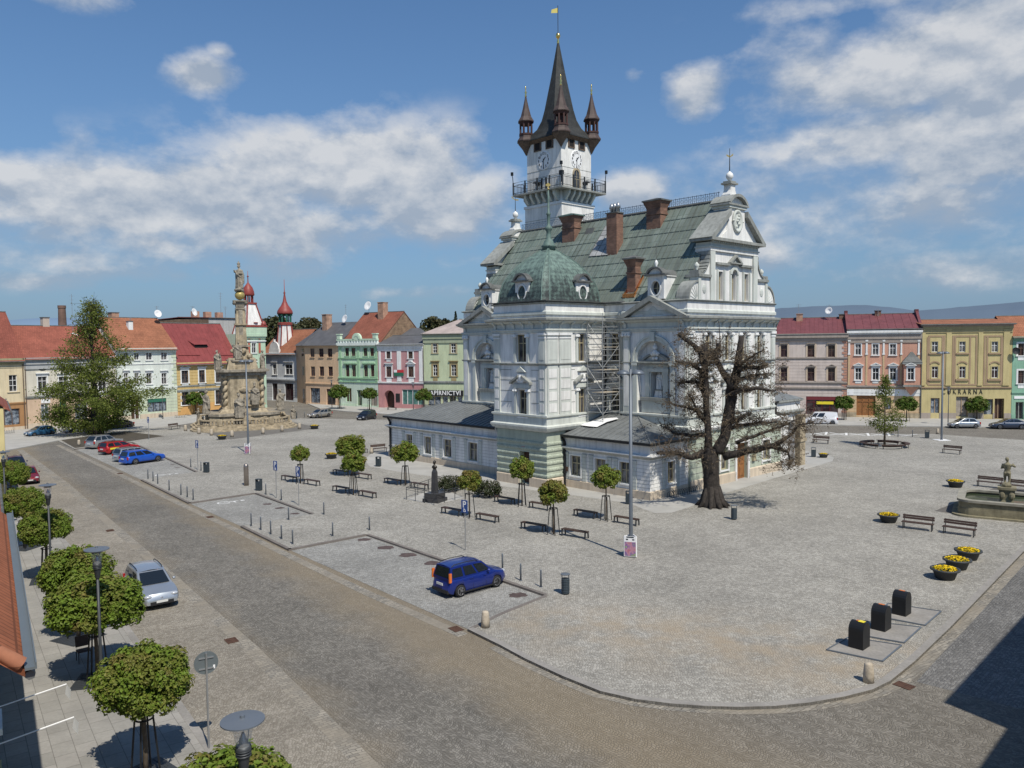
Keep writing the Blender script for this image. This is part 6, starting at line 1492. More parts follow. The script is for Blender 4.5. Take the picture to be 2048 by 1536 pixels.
dormer(TL(-2.1)@Matrix.Translation((-12.15,0,0)),DOME,1.6,0.85,16.15,1.75,False);dormer(TY(9.3)@Matrix.Translation((2.6,0,0)),DOME,1.6,0.85,16.15,1.75,False)
# downpipes
for pts in([(5.25,8.95,14.4),(5.25,8.95,5.0)],[(-0.3,9.35,4.4),(-0.1,9.08,3.9),(-0.1,9.08,0)],[(-0.4,15.9,4.4),(-0.12,15.9,3.9),(-0.12,15.9,0)],[(-0.4,35.6,4.4),(-0.12,35.6,3.9),(-0.12,35.6,0)]):
 q=MB();q.tube(pts,0.12,8);q.box(pts[-1][0]-0.16,pts[-1][0]+0.16,pts[-1][1]-0.16,pts[-1][1]+0.16,1.2,1.3);q.build('downpipe',M['black'],HALL)
q=MB(TL(0));q.box(-9.0,-8.72,-0.12,0.0,1.35,1.75);q.build('meter_box',M['wooddk'],HALL)
q=MB(TY(-0.12));q.box(15.3,15.75,-0.2,-0.02,1.5,2.1);q.build('notice_case',M['ochre'],HALL)
# ------------------------------------------------------------------ clock tower
tx,ty,SW=17.0,24.8,6.0
TOW=thing('clock_tower','tall white square clock tower with dark pointed spire and four corner turrets','tower',hw(tx+SW/2-.5,ty+SW/2+.1),HANG);TOW.scale=(.9,.97,1)
tb=MB();hs=SW/2+0.1;hu=SW/2-0.12
tb.k=0;tb.box(-hs,hs,-hs,hs,0,28.6);tb.box(-hu,hu,-hu,hu,28.6,36.4)
tb.k=1;tb.box(-hs-0.12,hs+0.12,-hs-0.12,hs+0.12,28.55,28.85);tb.k=2
for z in(31.6+0.3,33.2-0.4,27.0,25.0):
 k=hu if z>29 else hs;tb.box(-k-0.02,k+0.02,-k-0.02,k+0.02,z,z+0.06)
tb.k=3
for i in range(6):
 x=-hu+0.45+i*(2*hu-0.9)/5
 for a in range(4):
  tb.M=Matrix.Rotation(a*PI/2,4,'Z');tb.prism([(-hu,28.85),(-hu,30.1),(-hu-1.0,30.1),(-hu-0.95,29.7),(-hu-0.35,29.0)],x-0.17,x+0.17,'x')
tb.M=Matrix.Identity(4)
tb.build('tower_wall',[M['white'],M['trimw'],M['soffit'],M['trim']],TOW)
g=MB();g.box(-hu-1.35,hu+1.35,-hu-1.35,hu+1.35,30.1,30.3);GAL=g.build('gallery',M['cornice'],TOW)
r=MB();k=hu+1.28
for a in range(4):
 r.M=Matrix.Rotation(a*PI/2,4,'Z')
 r.box(-k,k,-k-0.025,-k+0.025,31.35,31.4);r.box(-k,k,-k-0.02,-k+0.02,30.45,30.5);r.box(-k,k,-k-0.015,-k+0.015,31.7,31.73)
 for i in range(34):x=-k+2*k*i/33;r.box(x-0.017,x+0.017,-k-0.017,-k+0.017,30.3,31.35)
 for i in range(4):x=-k+2*k*i/4;r.box(x-0.07,x+0.07,-k-0.07,-k+0.07,30.3,31.75)
r.M=Matrix.Identity(4);r.build('railing',M['iron'],GAL)
for sx,sy in((-1,-1),(1,-1),(-1,1)):
 q=MB();x,y=sx*k,sy*k;q.tube([(x,y,31.6),(x+0.1*sx,y,32.4),(x+0.3*sx,y+0.1,33.0)],0.05,5);q.box(x+0.2*sx-0.13,x+0.2*sx+0.13,y-0.12,y+0.12,32.6,33.0);q.build('floodlight',M['black'],GAL)
# clocks
def clock(M4):
 c=MB(M4@Matrix.Rotation(PI/2,4,'X'));c.lathe([(0,0.06),(1.04,0.06),(1.1,0.0)],36);f=c.build('clock_face',M['signwhite'],TOW)
 n=MB(M4)
 for i in range(1,13):
  a=PI/2-i*PI/6;me=text_mesh(str(i),0.42,0.01,bold=0.008);R2=Matrix.Translation((0.82*math.cos(a),-0.075,0.82*math.sin(a)))
  n.add([R2@v.co for v in me.vertices],[tuple(p.vertices)for p in me.polygons])
 n.build('numerals',M['signblack'],f)
 for ang,L_,w in((R(90-45),0.55,0.06),(R(90-180),0.88,0.045)):
  h=MB(M4@Matrix.Rotation(-ang,4,'Y'));h.add([(-0.22,-0.1,-w),(L_*0.85,-0.1,-w),(L_,-0.1,0),(L_*0.85,-0.1,w),(-0.22,-0.1,w)],[(0,1,2,3,4)]);h.build('clock_hand',M['signblack'],f)
clock(Matrix.Rotation(-PI/2,4,'Z')@Matrix.Translation((0,-hu,33.9)));clock(Matrix.Translation((0,-hu,33.9)))
# gallery door, slits, lamps
q=MB(Matrix.Translation((0,-hu,0)));q.k=1;q.box(-0.78,-0.5,-0.06,0.05,30.3,32.2);q.box(0.5,0.78,-0.06,0.05,30.3,32.2);arch_band(q,0,32.2,0.5,0.78,-0.06,0.05);q.k=0;q.poly([(0.5,-0.02,30.3)]+[(0.5*math.cos(a),-0.02,32.2+0.5*math.sin(a))for a in[PI*i/10 for i in range(11)]]+[(-0.5,-0.02,30.3)]);q.k=2;q.box(-0.03,0.03,-0.05,-0.021,30.3,32.6);q.box(-0.5,0.5,-0.05,-0.021,31.6,31.67);q.build('gallery_door',[M['glass'],M['stone'],M['ochre']],TOW)
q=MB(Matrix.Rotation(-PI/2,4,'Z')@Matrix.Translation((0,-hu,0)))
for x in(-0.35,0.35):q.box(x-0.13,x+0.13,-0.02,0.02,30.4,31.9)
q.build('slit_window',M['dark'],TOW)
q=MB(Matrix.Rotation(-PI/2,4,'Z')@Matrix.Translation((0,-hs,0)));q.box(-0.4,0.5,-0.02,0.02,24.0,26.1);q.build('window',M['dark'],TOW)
for M4 in(Matrix.Rotation(-PI/2,4,'Z')@Matrix.Translation((-0.9,-hu,0)),Matrix.Translation((1.5,-hu,0))):
 q=MB(M4);q.frust(-0.4,0.4,-0.75,0.0,31.35,-0.3,0.3,-0.6,0.0,31.5);q.box(-0.2,0.2,-0.4,0.0,31.1,31.35);q.build('wall_lamp',M['black'],TOW)
q=MB();q.box(-hu-0.35,-hu+0.1,-hu-0.35,-hu+0.1,31.8,32.3);q.tube([(-hu-0.1,-hu-0.1,31.0),(-hu-0.1,-hu-0.1,31.9)],0.04,5);q.build('floodlight',M['black'],GAL)
# watch windows below the eaves, brown timber
q=MB()
for a in range(4):
 q.M=Matrix.Rotation(a*PI/2,4,'Z')
 for x in(-1.0,1.0):
  q.k=0;q.box(x-0.42,x+0.42,-hu-0.03,-hu+0.05,35.25,36.35);q.k=1;q.box(x-0.62,x-0.42,-hu-0.1,-hu+0.05,35.15,36.4);q.box(x+0.42,x+0.62,-hu-0.1,-hu+0.05,35.15,36.4);q.box(x-0.62,x+0.62,-hu-0.1,-hu+0.05,35.12,35.25)
 q.k=1;q.frust(-hu-0.02,hu+0.02,-hu-0.02,-hu+0.3,36.1,-hu-0.5,hu+0.5,-hu-0.5,-hu+0.3,36.5)
q.build('watch_window',[M['dark'],M['brownwood']],TOW)
sp=MB();prof=[(36.45,3.42,1.0),(36.6,3.4,1.0),(37.1,2.95,0.8),(37.8,2.48,0.6),(38.8,2.08,0.5),(40.0,1.78,0.46),(44.0,0.93,0.42),(48.2,0.1,0.414)]
rows=[[(a*h,b*h*c if abs(b)<2 else b,z)for a,b in((-1,-c),(-c,-1),(c,-1),(1,-c),(1,c),(c,1),(-c,1),(-1,c))]for z,h,c in prof]
rows=[[(-h,-h*c,z),(-h*c,-h,z),(h*c,-h,z),(h,-h*c,z),(h,h*c,z),(h*c,h,z),(-h*c,h,z),(-h,h*c,z)]for z,h,c in prof]
for i in range(len(rows)-1):
 for k in range(8):sp.quad(rows[i][k],rows[i][(k+1)%8],rows[i+1][(k+1)%8],rows[i+1][k])
sp.poly(rows[0][::-1]);SP=sp.build('spire',M['spire'],TOW)
q=MB();q.smooth=True;q.lathe([(0.13,47.7),(0.16,48.2),(0.1,48.5),(0.12,48.55),(0.28,48.75),(0.3,48.95),(0.22,49.15),(0.06,49.25)],12);q.build('gilded_ball',M['gold'],SP)
q=MB();q.tube([(0,0,49.2),(0,0,52.4)],0.045,6);q.k=1;q.add([(0,0,52.15),(0,0,51.55),(-0.62,.59,51.55),(-0.58,.54,51.95)],[(0,1,2,3)]);q.build('weather_flag',[M['iron'],mat('yellow_flag_paint',(0.66,0.56,0.16),0.5)],SP)
for sx,sy in((-1,-1),(1,-1),(-1,1),(1,1)):
 c=(sx*2.95,sy*2.95,0);k=0.0
 q=MB();q.lathe([(0.02,34.9),(0.5,35.7),(1.05,36.35),(1.1,36.5)],8,c,PI/8);q.k=1;q.lathe([(1.2,36.5),(1.22,36.62),(0.95,37.0),(0.88,37.3)],8,c,PI/8);q.k=2;q.lathe([(0.95,37.3),(0.95,37.5),(0.82,37.52)],8,c,PI/8)
 for a in range(8):an=PI/8+a*PI/4;q.tube([(c[0]+0.76*math.cos(an),c[1]+0.76*math.sin(an),37.5),(c[0]+0.76*math.cos(an),c[1]+0.76*math.sin(an),38.7)],0.13,5)
 q.lathe([(0.42,37.5),(0.42,38.7)],8,c,PI/8)if sx*sy>0 and sx<0 else None
 q.lathe([(0.8,38.55),(1.0,38.9)],8,c,PI/8)
 t_=q.build('turret',[M['brownwood'],M['turret'],M['turretd']],TOW)
 q=MB();q.lathe([(1.05,38.85),(1.08,38.95),(0.72,39.5),(0.45,40.4),(0.2,41.4),(0.1,41.9)],8,c,PI/8);q.build('turret_roof',M['turret'],t_)
 q=MB();q.smooth=True;q.lathe([(0.1,41.85),(0.14,42.0),(0.07,42.2),(0.16,42.4),(0.05,42.6),(0.09,42.9),(0.02,43.2)],8,c);q.build('gilded_finial',M['gold'],t_)
# ------------------------------------------------------------------ street furniture
def ang2(p,q):return math.atan2(q.y-p.y,q.x-p.x)
def repeat(proto_fn,items,group,cat,name):
 """items: (location, rotation z, label[, scale]); the first one is the prototype, the rest are copies"""
 first=None;out=[]
 for it in items:
  loc,rz,lab=it[:3];sc=it[3]if len(it)>3 else None
  if first is None:
   first=proto_fn();first.name=name;first.location=loc;first.rotation_euler=(0,0,rz);tag(first,lab,cat,group)
   if sc:first.scale=(sc,sc,sc)
   out.append(first)
  else:out.append(dup(first,loc,rz,lab,sc=sc))
 return out
def empty():return thing('x',None,None)
# tall twin headed lamp posts
def mast():
 r=empty();q=MB();q.smooth=True;q.tube([(0,0,0),(0,0,1.2),(0,0,11.0)],[0.13,0.12,0.085],10);q.lathe([(0.2,0),(0.2,0.05),(0.13,0.1)],10);q.build('pole',M['pole'],r)
 for s in(-1,1):
  q=MB();q.tube([(0,0,10.6),(s*0.3,0,10.75)],0.04,6);q.smooth=True;q.lathe([(0.0,-0.02),(0.16,-0.03),(0.38,-0.06),(0.40,0.0),(0.25,0.14),(0.08,0.2),(0,0.21)],18,(s*0.42,0,10.75));o=q.build('lamp_head',M['pole'],r)
  q=MB();q.lathe([(0.0,-0.075),(0.3,-0.07),(0.3,-0.05)],14,(s*0.42,0,10.75));q.build('lens',M['signwhite'],o)
 return r
poles=repeat(mast,[(gp(1262,1113),0.1,'tall grey twin headed lamp post with posters at its foot before the hall'),(gp(497,908),0.1,'tall grey twin headed lamp post standing in front of the stone column'),(gp(1883,880),0.1,'tall grey twin headed lamp post with a white foot near the far right road')],'twin headed lamp posts on the square','lamp post','lamp_post')
q=MB();q.box(-0.75,0.75,-0.75,0.75,0.0,0.03);q.build('foot_slab',M['signwhite'],poles[2])
def poster(loc,lab):
 t=thing('poster_board',lab,'poster board',loc,R(-20),'poster boards strapped to lamp posts')
 for a in(0,120,240):
  q=MB(Matrix.Rotation(R(a),4,'Z'));q.box(-0.36,0.36,-0.24,-0.2,0.05,1.25);o=q.build('board',M['signwhite'],t)
  q=MB(Matrix.Rotation(R(a),4,'Z'));q.quad((-0.33,-0.244,0.08),(0.33,-0.244,0.08),(0.33,-0.244,0.92),(-0.33,-0.244,0.92));q.build('poster',M['poster'],o)
  q=MB(Matrix.Rotation(R(a),4,'Z'))
  for z0,x0,x1 in((1.02,-0.25,-0.12),(1.02,0.12,0.25),(1.16,-0.22,0.22)):q.quad((x0,-0.244,z0),(x1,-0.244,z0),(x1,-0.244,z0+0.08),(x0,-0.244,z0+0.08))
  q.build('print',M['bin'],o)
poster(gp(1262,1113),'pink and white poster board round the foot of the lamp post before the town hall');poster(gp(497,908),'pink and white poster board round the foot of the lamp post by the column')
# lanterns with flat disc hats
def lantern():
 r=empty();q=MB();q.smooth=True;q.tube([(0,0,0),(0,0,0.9),(0,0,4.45)],[0.075,0.06,0.05],10);q.lathe([(0.05,4.4),(0.075,4.45),(0.13,4.85),(0.145,4.9),(0.145,4.98)],12)
 for k in range(3):q.lathe([(.11,4.78+k*.05),(.15,4.79+k*.05),(.15,4.81+k*.05),(.11,4.82+k*.05)],12)
 q.build('post',M['iron'],r)
 q=MB();q.smooth=True;q.lathe([(0.13,4.98),(0.205,5.38)],16,cap=False);q.build('glass',M['glassclear'],r)
 q=MB();q.lathe([(0.17,5.36),(0.18,5.46)],14);q.lathe([(0.41,5.46),(0.41,5.485),(0.05,5.53),(0.045,5.58),(0,5.59)],28);q.build('hat',M['pole'],r)
 q=MB();q.smooth=True;q.lathe([(0.06,4.98),(0.085,5.08),(0.04,5.2),(0.02,5.25)],10);q.tube([(0.08,0,4.98),(0.12,0,5.38)],0.012,4);q.build('bulb',M['galv'],r)
 return r
LZ=5.5
L_=[]
for px,py,lab in((485,1438,'nearest disc topped street lantern at the bottom left with its glass clearly visible'),(193,1097,'disc topped street lantern rising through the foreground maples beside the silver estate'),(95,969,'disc topped street lantern beside the third maple on the left pavement'),(6,903,'disc topped street lantern at the left edge among the farthest maples')):
 p=gp(px,py,LZ);L_.append((Vector((p.x,p.y,0)),0,lab))
for px,py,lab in((1650,832,'slim street lantern in front of the pale pink house'),(1896,850,'slim street lantern in front of the mustard yellow house'),(664,815,'slim street lantern in front of the plain orange house'),(827,824,'slim street lantern in front of the pink shop window'),(326,838,'slim street lantern in front of the white and green house')):L_.append((gp(px,py),0,lab))
repeat(lantern,L_,'disc topped street lanterns','street lantern','street_lantern')
# steel bollards
def bollard():
 q=MB();q.smooth=True;q.lathe([(0.05,0),(0.048,0.86),(0.03,0.92),(0,0.93)],10);q.lathe([(0.09,0.0),(0.09,0.015),(0.05,0.02)],10);return q.build('bollard',M['pole'])
BZ=[(185,397),(237,420),(285,447),(402,515),(523,562),(587,585),(648,613),(623,278),(728,313),(1392,558),(1550,617),(1242,880),(1340,920),(1442,965),(1552,1013),(1666,1065),(1625,817),(1986,762)]
BP=[(260+x/5.12,880+y/5.12)for x,y in BZ]+[(665.5,1072),(739,1060),(1005,1139),(1041.5,1161),(1082,1174),(1796,874),(1825,874),(609,834),(626,837),(643,837)]
ORD=['first','second','third','fourth','fifth','sixth','seventh']
BL=[f'{ORD[i]} bollard from the left along the far island kerb' for i in range(7)]+['thin bollard left of the bin behind the blue estate','thin bollard right beside the bin behind the blue estate','bollard just right of the bin by the steel pillar','bollard between the two blue parking signs']+[f'{ORD[i]} bollard from the left along the near island kerb' for i in range(5)]+['bollard alone at the back left of the near island','bollard alone on the square beyond the near island','bollard at the back of the near island by the bay kerb','bollard at the back corner of the empty parking bay','bollard behind the nose of the blue mini SUV','bollard in the middle between the blue mini SUV and the round bin','bollard nearest the round slatted bin','left one of two bollards beside the young linden','right one of two bollards beside the young linden','left of the three bollards before the beige estate far back','middle of the three bollards before the beige estate far back','right of the three bollards before the beige estate far back']
repeat(bollard,[(gp(x,y),0,l)for(x,y),l in zip(BP,BL)],'thin grey steel bollards','bollard','bollard')
q=MB();q.smooth=True;q.lathe([(0.215,0),(0.215,1.72),(0.19,1.86),(0.12,1.96),(0,2.0)],20);o=q.build('steel_pillar',M['steel'],None,gp(493,971));tag(o,'thick brushed steel pillar with rounded top on the square by the parking bays','bollard')
def stone():
 q=MB();q.smooth=True;q.lathe([(0.2,0),(0.19,0.3),(0.155,0.66),(0.12,0.72),(0,0.73)],14);return q.build('stone_bollard',M['bollstone'])
SB=[(971,1254,'pale stone bollard at the corner of the parking bay near the drain grate'),(1737,1364,'pale stone bollard inside the kerb curve below the black bins'),(158,891,'pale stone bollard at the corner of the linden bed'),(743,907,'pale stone bollard beside the wooden bench left of the hall'),(783,902,'pale stone bollard at the far left corner of the hall wing'),(1875,868,'pale stone bollard by the far right road'),(371,862,'leftmost stone post of the chain round the column'),(398,868,'stone post left of the planter before the column'),(423,871,'stone post directly behind the yellow planter before the column'),(464,874,'stone post at the front corner of the column steps'),(526,868,'stone post right of the lamp post before the column'),(564,863,'stone post at the right side of the column steps'),(599,858,'rightmost stone post of the chain round the column')]
repeat(stone,[(gp(a,b),0,l,1.0 if i<6 else 1.25)for i,(a,b,l)in enumerate(SB)],'pale stone bollards','stone bollard','stone_bollard')
# litter bins
def binf():
 r=empty();q=MB();q.box(-0.24,0.24,-0.17,0.17,0.06,0.78);q.box(-0.2,0.2,-0.14,0.14,0,0.06);q.build('body',M['bin'],r);q=MB();q.box(-0.24,-0.2,-0.17,0.17,0.78,0.98);q.box(0.2,0.24,-0.17,0.17,0.78,0.98);q.box(-0.25,0.25,-0.18,0.18,0.98,1.02);q.build('lid',M['bin'],r);return r
repeat(binf,[(gp(a,b),R(-20),'dark litter bin '+l)for a,b,l in((413,945,'behind the blue estate by two bollards'),(518,981,'right of the steel pillar'),(757,933,'on the apron at the left end of the hall'),(1627,914,'beside the small planter at the old portal'),(1854,876,'by the far right road'),(591,837,'right of the stone column'),(1258,1008,'behind the tall lamp post at the hall corner'))],'rectangular dark litter bins','litter bin','litter_bin')
def rbin():
 r=empty();q=MB()
 for k in range(9):z=0.06+k*0.082;q.lathe([(0.2,z),(0.215,z+0.03),(0.2,z+0.076)],14)
 q.build('slatted_body',M['bin'],r);q=MB();q.lathe([(0.24,1.0),(0.24,1.03),(0,1.06)],16);q.box(-0.2,-0.17,-0.03,0.03,0.78,1.0);q.box(0.17,0.2,-0.03,0.03,0.78,1.0);q.build('lid',M['pole'],r);return r
repeat(rbin,[(gp(1131,1188),0.3,'round slatted litter bin with flat lid right of the blue mini SUV'),(gp(1468,1039),0,'round slatted litter bin near the foot of the great pruned tree')],'round slatted litter bins','litter bin','round_litter_bin')
# benches
def bench():
 r=empty();q=MB()
 for k in range(3):q.box(-0.95,0.95,-0.22+k*0.15,-0.09+k*0.15,0.42,0.47)
 q.build('seat',M['bench'],r)
 for x in(-0.88,0.88):
  q=MB();q.prism([(-0.24,0),(-0.18,0),(-0.14,0.38),(0.14,0.38),(0.18,0),(0.24,0),(0.2,0.42),(-0.2,0.42)],x-0.04,x+0.04,'x');q.build('leg',M['iron'],r)
 return r
bd=HANG-PI/2
TREES=[('A',(601,967),(601,908),19,'leftmost young maple with thin crown'),('C',(703,952),(697,892),31,'wide crowned maple behind the middle pair of benches'),('B',(707,990),(704,926),25,'young maple overlapping the wide crowned maple behind it'),('D',(811,971),(808,907),26,'dark green young maple before the left hall wing'),('E',(939,1035),(940,962),25,'reddish young maple right of the bust monument'),('F',(1044,1012),(1041,938),27,'bright green young maple before the hall door'),('G',(1107,1069),(1106,986),30,'brownest young maple nearest the camera on the square'),('H',(1212,1041),(1214,956),28,'green young maple left of the tall lamp post')]
BN={'A':((578,962),(624,970)),'C':((681,950),(727,957)),'B':((682,984),(735,994)),'D':((785,968),(839,977)),'E':((904,1029),(975,1042)),'F':((1009,1006),(1080,1018)),'G':((1067,1060),(1150,1074)),'H':((1171,1034),(1253,1048))}
items=[]
for k,b,c,r,lab in TREES:
 for s,p in zip(('left','right'),BN[k]):items.append((gp(*p),ang2(gp(*BN[k][0]),gp(*BN[k][1])),f'backless bench {s} of the {lab}'[:110]))
items.append((gp(784,820),R(-25),'backless bench before the arched gateway of the pink house'))
repeat(bench,items,'backless dark wooden benches','bench','backless_bench')
def bbench():
 r=empty();q=MB()
 for k in range(4):q.box(-0.95,0.95,-0.26+k*0.13,-0.15+k*0.13,0.43,0.47)
 q.build('seat',M['bench'],r);q=MB(Matrix.Translation((0,0.27,0.72))@Matrix.Rotation(R(-12),4,'X'));q.box(-0.95,0.95,-0.02,0.02,-0.12,0.02);q.box(-0.95,0.95,-0.02,0.02,0.035,0.16);q.build('backrest',M['bench'],r)
 for x in(-0.85,0.85):
  q=MB()
  q.box(x-0.03,x+0.03,-.25,-.19,0,0.43);q.build('leg',M['iron'],r);q=MB();q.tube([(x,.2,0),(x,0.2,0.4),(x,0.32,0.9)],0.03,5);q.build('leg',M['iron'],r)
 return r
bb=[((1811,1056),(1860,1062),'backed bench nearest the kerb side planter left of the fountain'),((1893,1066),(1944,1073),'backed bench directly below the fountain basin'),((1955,972),(2003,977),'backed bench behind the fountain statue'),((2021,980),(2068,985),'backed bench cut by the right edge behind the fountain'),((1626,886),(1657,888),'backed bench left of the young linden'),((1887,906),(1920,909),'backed bench right of the young linden'),((748,905),(768,903),'reddish backed bench at the left end of the hall'),((712,908),(728,906),'backed bench half hidden by the wide crowned maple'),((338,860),(360,857),'backed bench left of the stone column')]
repeat(bbench,[((gp(*a)+gp(*b))/2,ang2(gp(*a),gp(*b)),l)for a,b,l in bb],'backed dark wooden benches','bench','backed_bench')
def arcbench():
 r=empty();R_=2.45
 for k in range(5):
  a0=R(72*k+5);a1=R(72*k+67);q=MB();n=8
  P=lambda a,rr,z:(rr*math.cos(a),rr*math.sin(a),z)
  for i in range(n):
   u,w=a0+(a1-a0)*i/n,a0+(a1-a0)*(i+1)/n
   for ra,rb_,z0,z1 in((R_-0.25,R_+0.25,0.42,0.48),(R_-0.24,R_-0.18,0.22,0.42)):
    q.add([P(u,ra,z0),P(u,rb_,z0),P(w,rb_,z0),P(w,ra,z0),P(u,ra,z1),P(u,rb_,z1),P(w,rb_,z1),P(w,ra,z1)],[(0,3,2,1),(4,5,6,7),(0,1,5,4),(2,3,7,6),(1,2,6,5),(3,0,4,7)])
  q.build('seat',M['bench'],r)
  for a in(a0+0.06,a1-0.06):
   for e in(-.2,.2):q=MB();q.tube([P(a,R_+e,0.42),P(a,R_+e*1.1,0)],0.035,5);q.build('leg',M['iron'],r)
 return r
repeat(arcbench,[(gp(1769,893),0.3,'ring of curved dark benches round the young linden')],None,'ring bench','ring_bench')
# flower tubs
def tub():
 r=empty();q=MB();q.smooth=True;q.lathe([(0.42,0),(0.46,0.02),(0.6,0.42),(0.72,0.46),(0.72,0.54),(0.6,0.54),(0.58,0.45),(0,0.45)],24);q.build('tub',M['tubgrey'],r)
 f=MB();g=random.Random(3)
 for i in range(520):
  a=g.random()*2*PI;rr=0.6*math.sqrt(g.random());z=0.5+0.13*(1-(rr/0.6)**2)+g.uniform(-0.03,0.04);s=g.uniform(0.022,0.045)
  f.col=(0.0 if g.random()<0.78 else 1.0,g.random(),0);c=Vector((rr*math.cos(a),rr*math.sin(a),z));u=Vector((g.uniform(-1,1),g.uniform(-1,1),g.uniform(-0.4,0.4))).normalized();w=u.cross(Vector((0,0,1))+Vector((g.uniform(-.6,.6),g.uniform(-.6,.6),0))).normalized()
  f.quad(c-u*s-w*s,c+u*s-w*s,c+u*s+w*s,c-u*s+w*s)
 f.build('pansies',M['flower'],r);return r
TB=[(1890,1157,1.0,'nearest of the three flower tubs in a row by the right kerb'),(1914,1137,1.0,'middle of the three flower tubs in a row by the right kerb'),(1936,1118,1.0,'farthest of the three flower tubs in a row by the right kerb'),(1777,1044,1.0,'flower tub left of the backed benches before the fountain'),(1911,974,1.0,'flower tub behind the fountain on its left'),(1647,915,0.75,'small flower tub beside the litter bin at the old portal'),(444,879,0.95,'flower tub in front of the stone column'),(629,858,1.0,'flower tub right of the stone column steps'),(663,917,1.0,'flower tub left of the wide crowned maple')]
repeat(tub,[(gp(a,b),i*1.3,l,s)for i,(a,b,s,l)in enumerate(TB)],'dark tubs full of yellow pansies','flower tub','flower_tub')
# underground waste inlets
SL=[[(1653.5,1301),(1697,1276),(1803,1292),(1765,1324)],[(1726,1243),(1842,1256),(1808,1287),(1712,1270)],[(1776,1208),(1882,1224),(1850,1252),(1760,1235)]]
for i,(s4,b)in enumerate(zip(SL,((1718,1293),(1762,1257),(1803,1227)))):
 P=[gp(*p)for p in s4];c=sum(P,Vector())/4;q=MB();q.prism([(p.x-c.x,p.y-c.y)for p in P],0.008,0.03,'z');nm=('nearest','middle','farthest')[i]
 t=tag(q.build('bin_platform',M['kerb'],None,c),f'flat concrete lid platform under the {nm} black waste inlet','platform','concrete platforms of the waste inlets')
 q=MB()
 for a,d in zip(P,P[1:]+P[:1]):q.tube([(a.x-c.x,a.y-c.y,0.03),(d.x-c.x,d.y-c.y,0.03)],0.04,4)
 q.build('edge_frame',M['pole'],t)
def inlet():
 r=empty();q=MB();pr=[(-0.34,0.0),(0.34,0.0),(0.34,0.72)]+[(0.34*math.cos(a),0.72+0.34*math.sin(a))for a in[PI*i/10 for i in range(1,10)]]+[(-0.34,0.72)];q.prism(pr,-0.3,0.3,'x');q.build('housing',M['black'],r)
 q=MB();q.box(-0.12,0.12,-0.1,0.02,1.062,1.067);q.build('label_plate',mat('orange_label',(0.6,0.17,0.04),0.5),r);return r
ib=[(gp(1718,1293,0.03),HANG+PI/2,'nearest black waste inlet with a yellow and orange label on its rounded top'),(gp(1762,1257,0.03),HANG+PI/2,'middle black waste inlet of the three in a row'),(gp(1803,1227,0.03),HANG+PI/2,'farthest black waste inlet of the three in a row')]
I0=repeat(inlet,ib,'black rounded waste inlets','waste inlet','waste_inlet')
q=MB();q.box(-0.22,0.02,-0.13,0.1,1.062,1.071);q.build('label_sticker',M['signyellow'],I0[0])
# parking signs
def psign():
 r=empty();q=MB();q.tube([(0,0,0),(0,0,3.1)],0.03,8);q.build('post',M['galv'],r);q=MB();q.box(-0.25,0.25,-0.055,-0.035,2.3,3.08);p=q.build('plate',M['sign'],r)
 me=text_mesh('P',0.55,0.003,bold=0.012);me.transform(Matrix.Translation((0,-0.06,2.80)));me.materials.append(M['signwhite']);mobj('letter',me,p)
 q=MB();pts=[(0.02+0.09*math.cos(a),-0.06,2.44+0.08*math.sin(a))for a in[R(60+27*k)for k in range(11)]];q.tube(pts,0.014,4);q.tube([(-0.03,-0.06,2.6),(-0.03,-0.06,2.48),(0.06,-0.06,2.48),(0.1,-0.06,2.38)],0.016,4);q.build('wheelchair_mark',M['signwhite'],p);return r
sa=R(-38)
repeat(psign,[(gp(a,b),sa,l)for a,b,l in((931,1100,'blue parking sign behind the blue mini SUV'),(598,1011,'blue parking sign in front of the leftmost young maple'),(553,996,'blue parking sign left of the leftmost young maple'),(396,941,'blue parking sign behind the nose of the blue estate'),(298,879,'blue parking sign between the big linden and the column'))],'blue parking signs','road sign','parking_sign')
p=gp(418,1497);t=thing('round_sign','round grey back of a traffic sign on a galvanised post in the foreground','road sign',p,R(28))
q=MB();q.tube([(0,0,0),(0,0,3.05)],0.032,10);q.build('post',M['galv'],t);q=MB(Matrix.Translation((0,0.06,2.72))@Matrix.Rotation(PI/2,4,'X'));q.lathe([(0.36,-0.012),(0.36,0.012)],32);o=q.build('disc',M['signback'],t)
q=MB();q.box(-0.22,0.22,0.02,0.045,2.86,2.9);q.box(-0.22,0.22,0.02,0.045,2.52,2.56);q.build('bracket',M['galv'],t);q=MB();q.box(0.2,0.26,0.042,0.047,2.5,2.62);q.build('sticker',M['signwhite'],o)
# bicycle racks
def rack():
 q=MB()
 for k in range(7):
  x=-0.9+k*0.3;q.tube([(x,0.2*math.cos(a)*1.2,0.5*math.sin(a))for a in[PI*i/6 for i in range(7)]],0.018,5)
 q.tube([(-0.95,0.24,0.02),(0.95,0.24,0.02)],0.022,5);q.tube([(-0.95,-0.24,0.02),(0.95,-0.24,0.02)],0.022,5);return q.build('bicycle_rack',M['iron'])
repeat(rack,[(hw(2.9,-0.45),HANG,'dark bicycle rack against the hall wall behind the pruned tree, left one'),(hw(5.0,-0.5),HANG,'dark bicycle rack against the hall wall behind the pruned tree, right one'),(gp(14,867),R(50),'bicycle rack before the brown orange shopfront at the left edge'),(gp(361,835),R(50),'bicycle rack in front of the bright yellow house'),(gp(876,821),R(-25),'bicycle rack in front of the stationery shop')],'metal bicycle racks','bicycle rack','bicycle_rack')
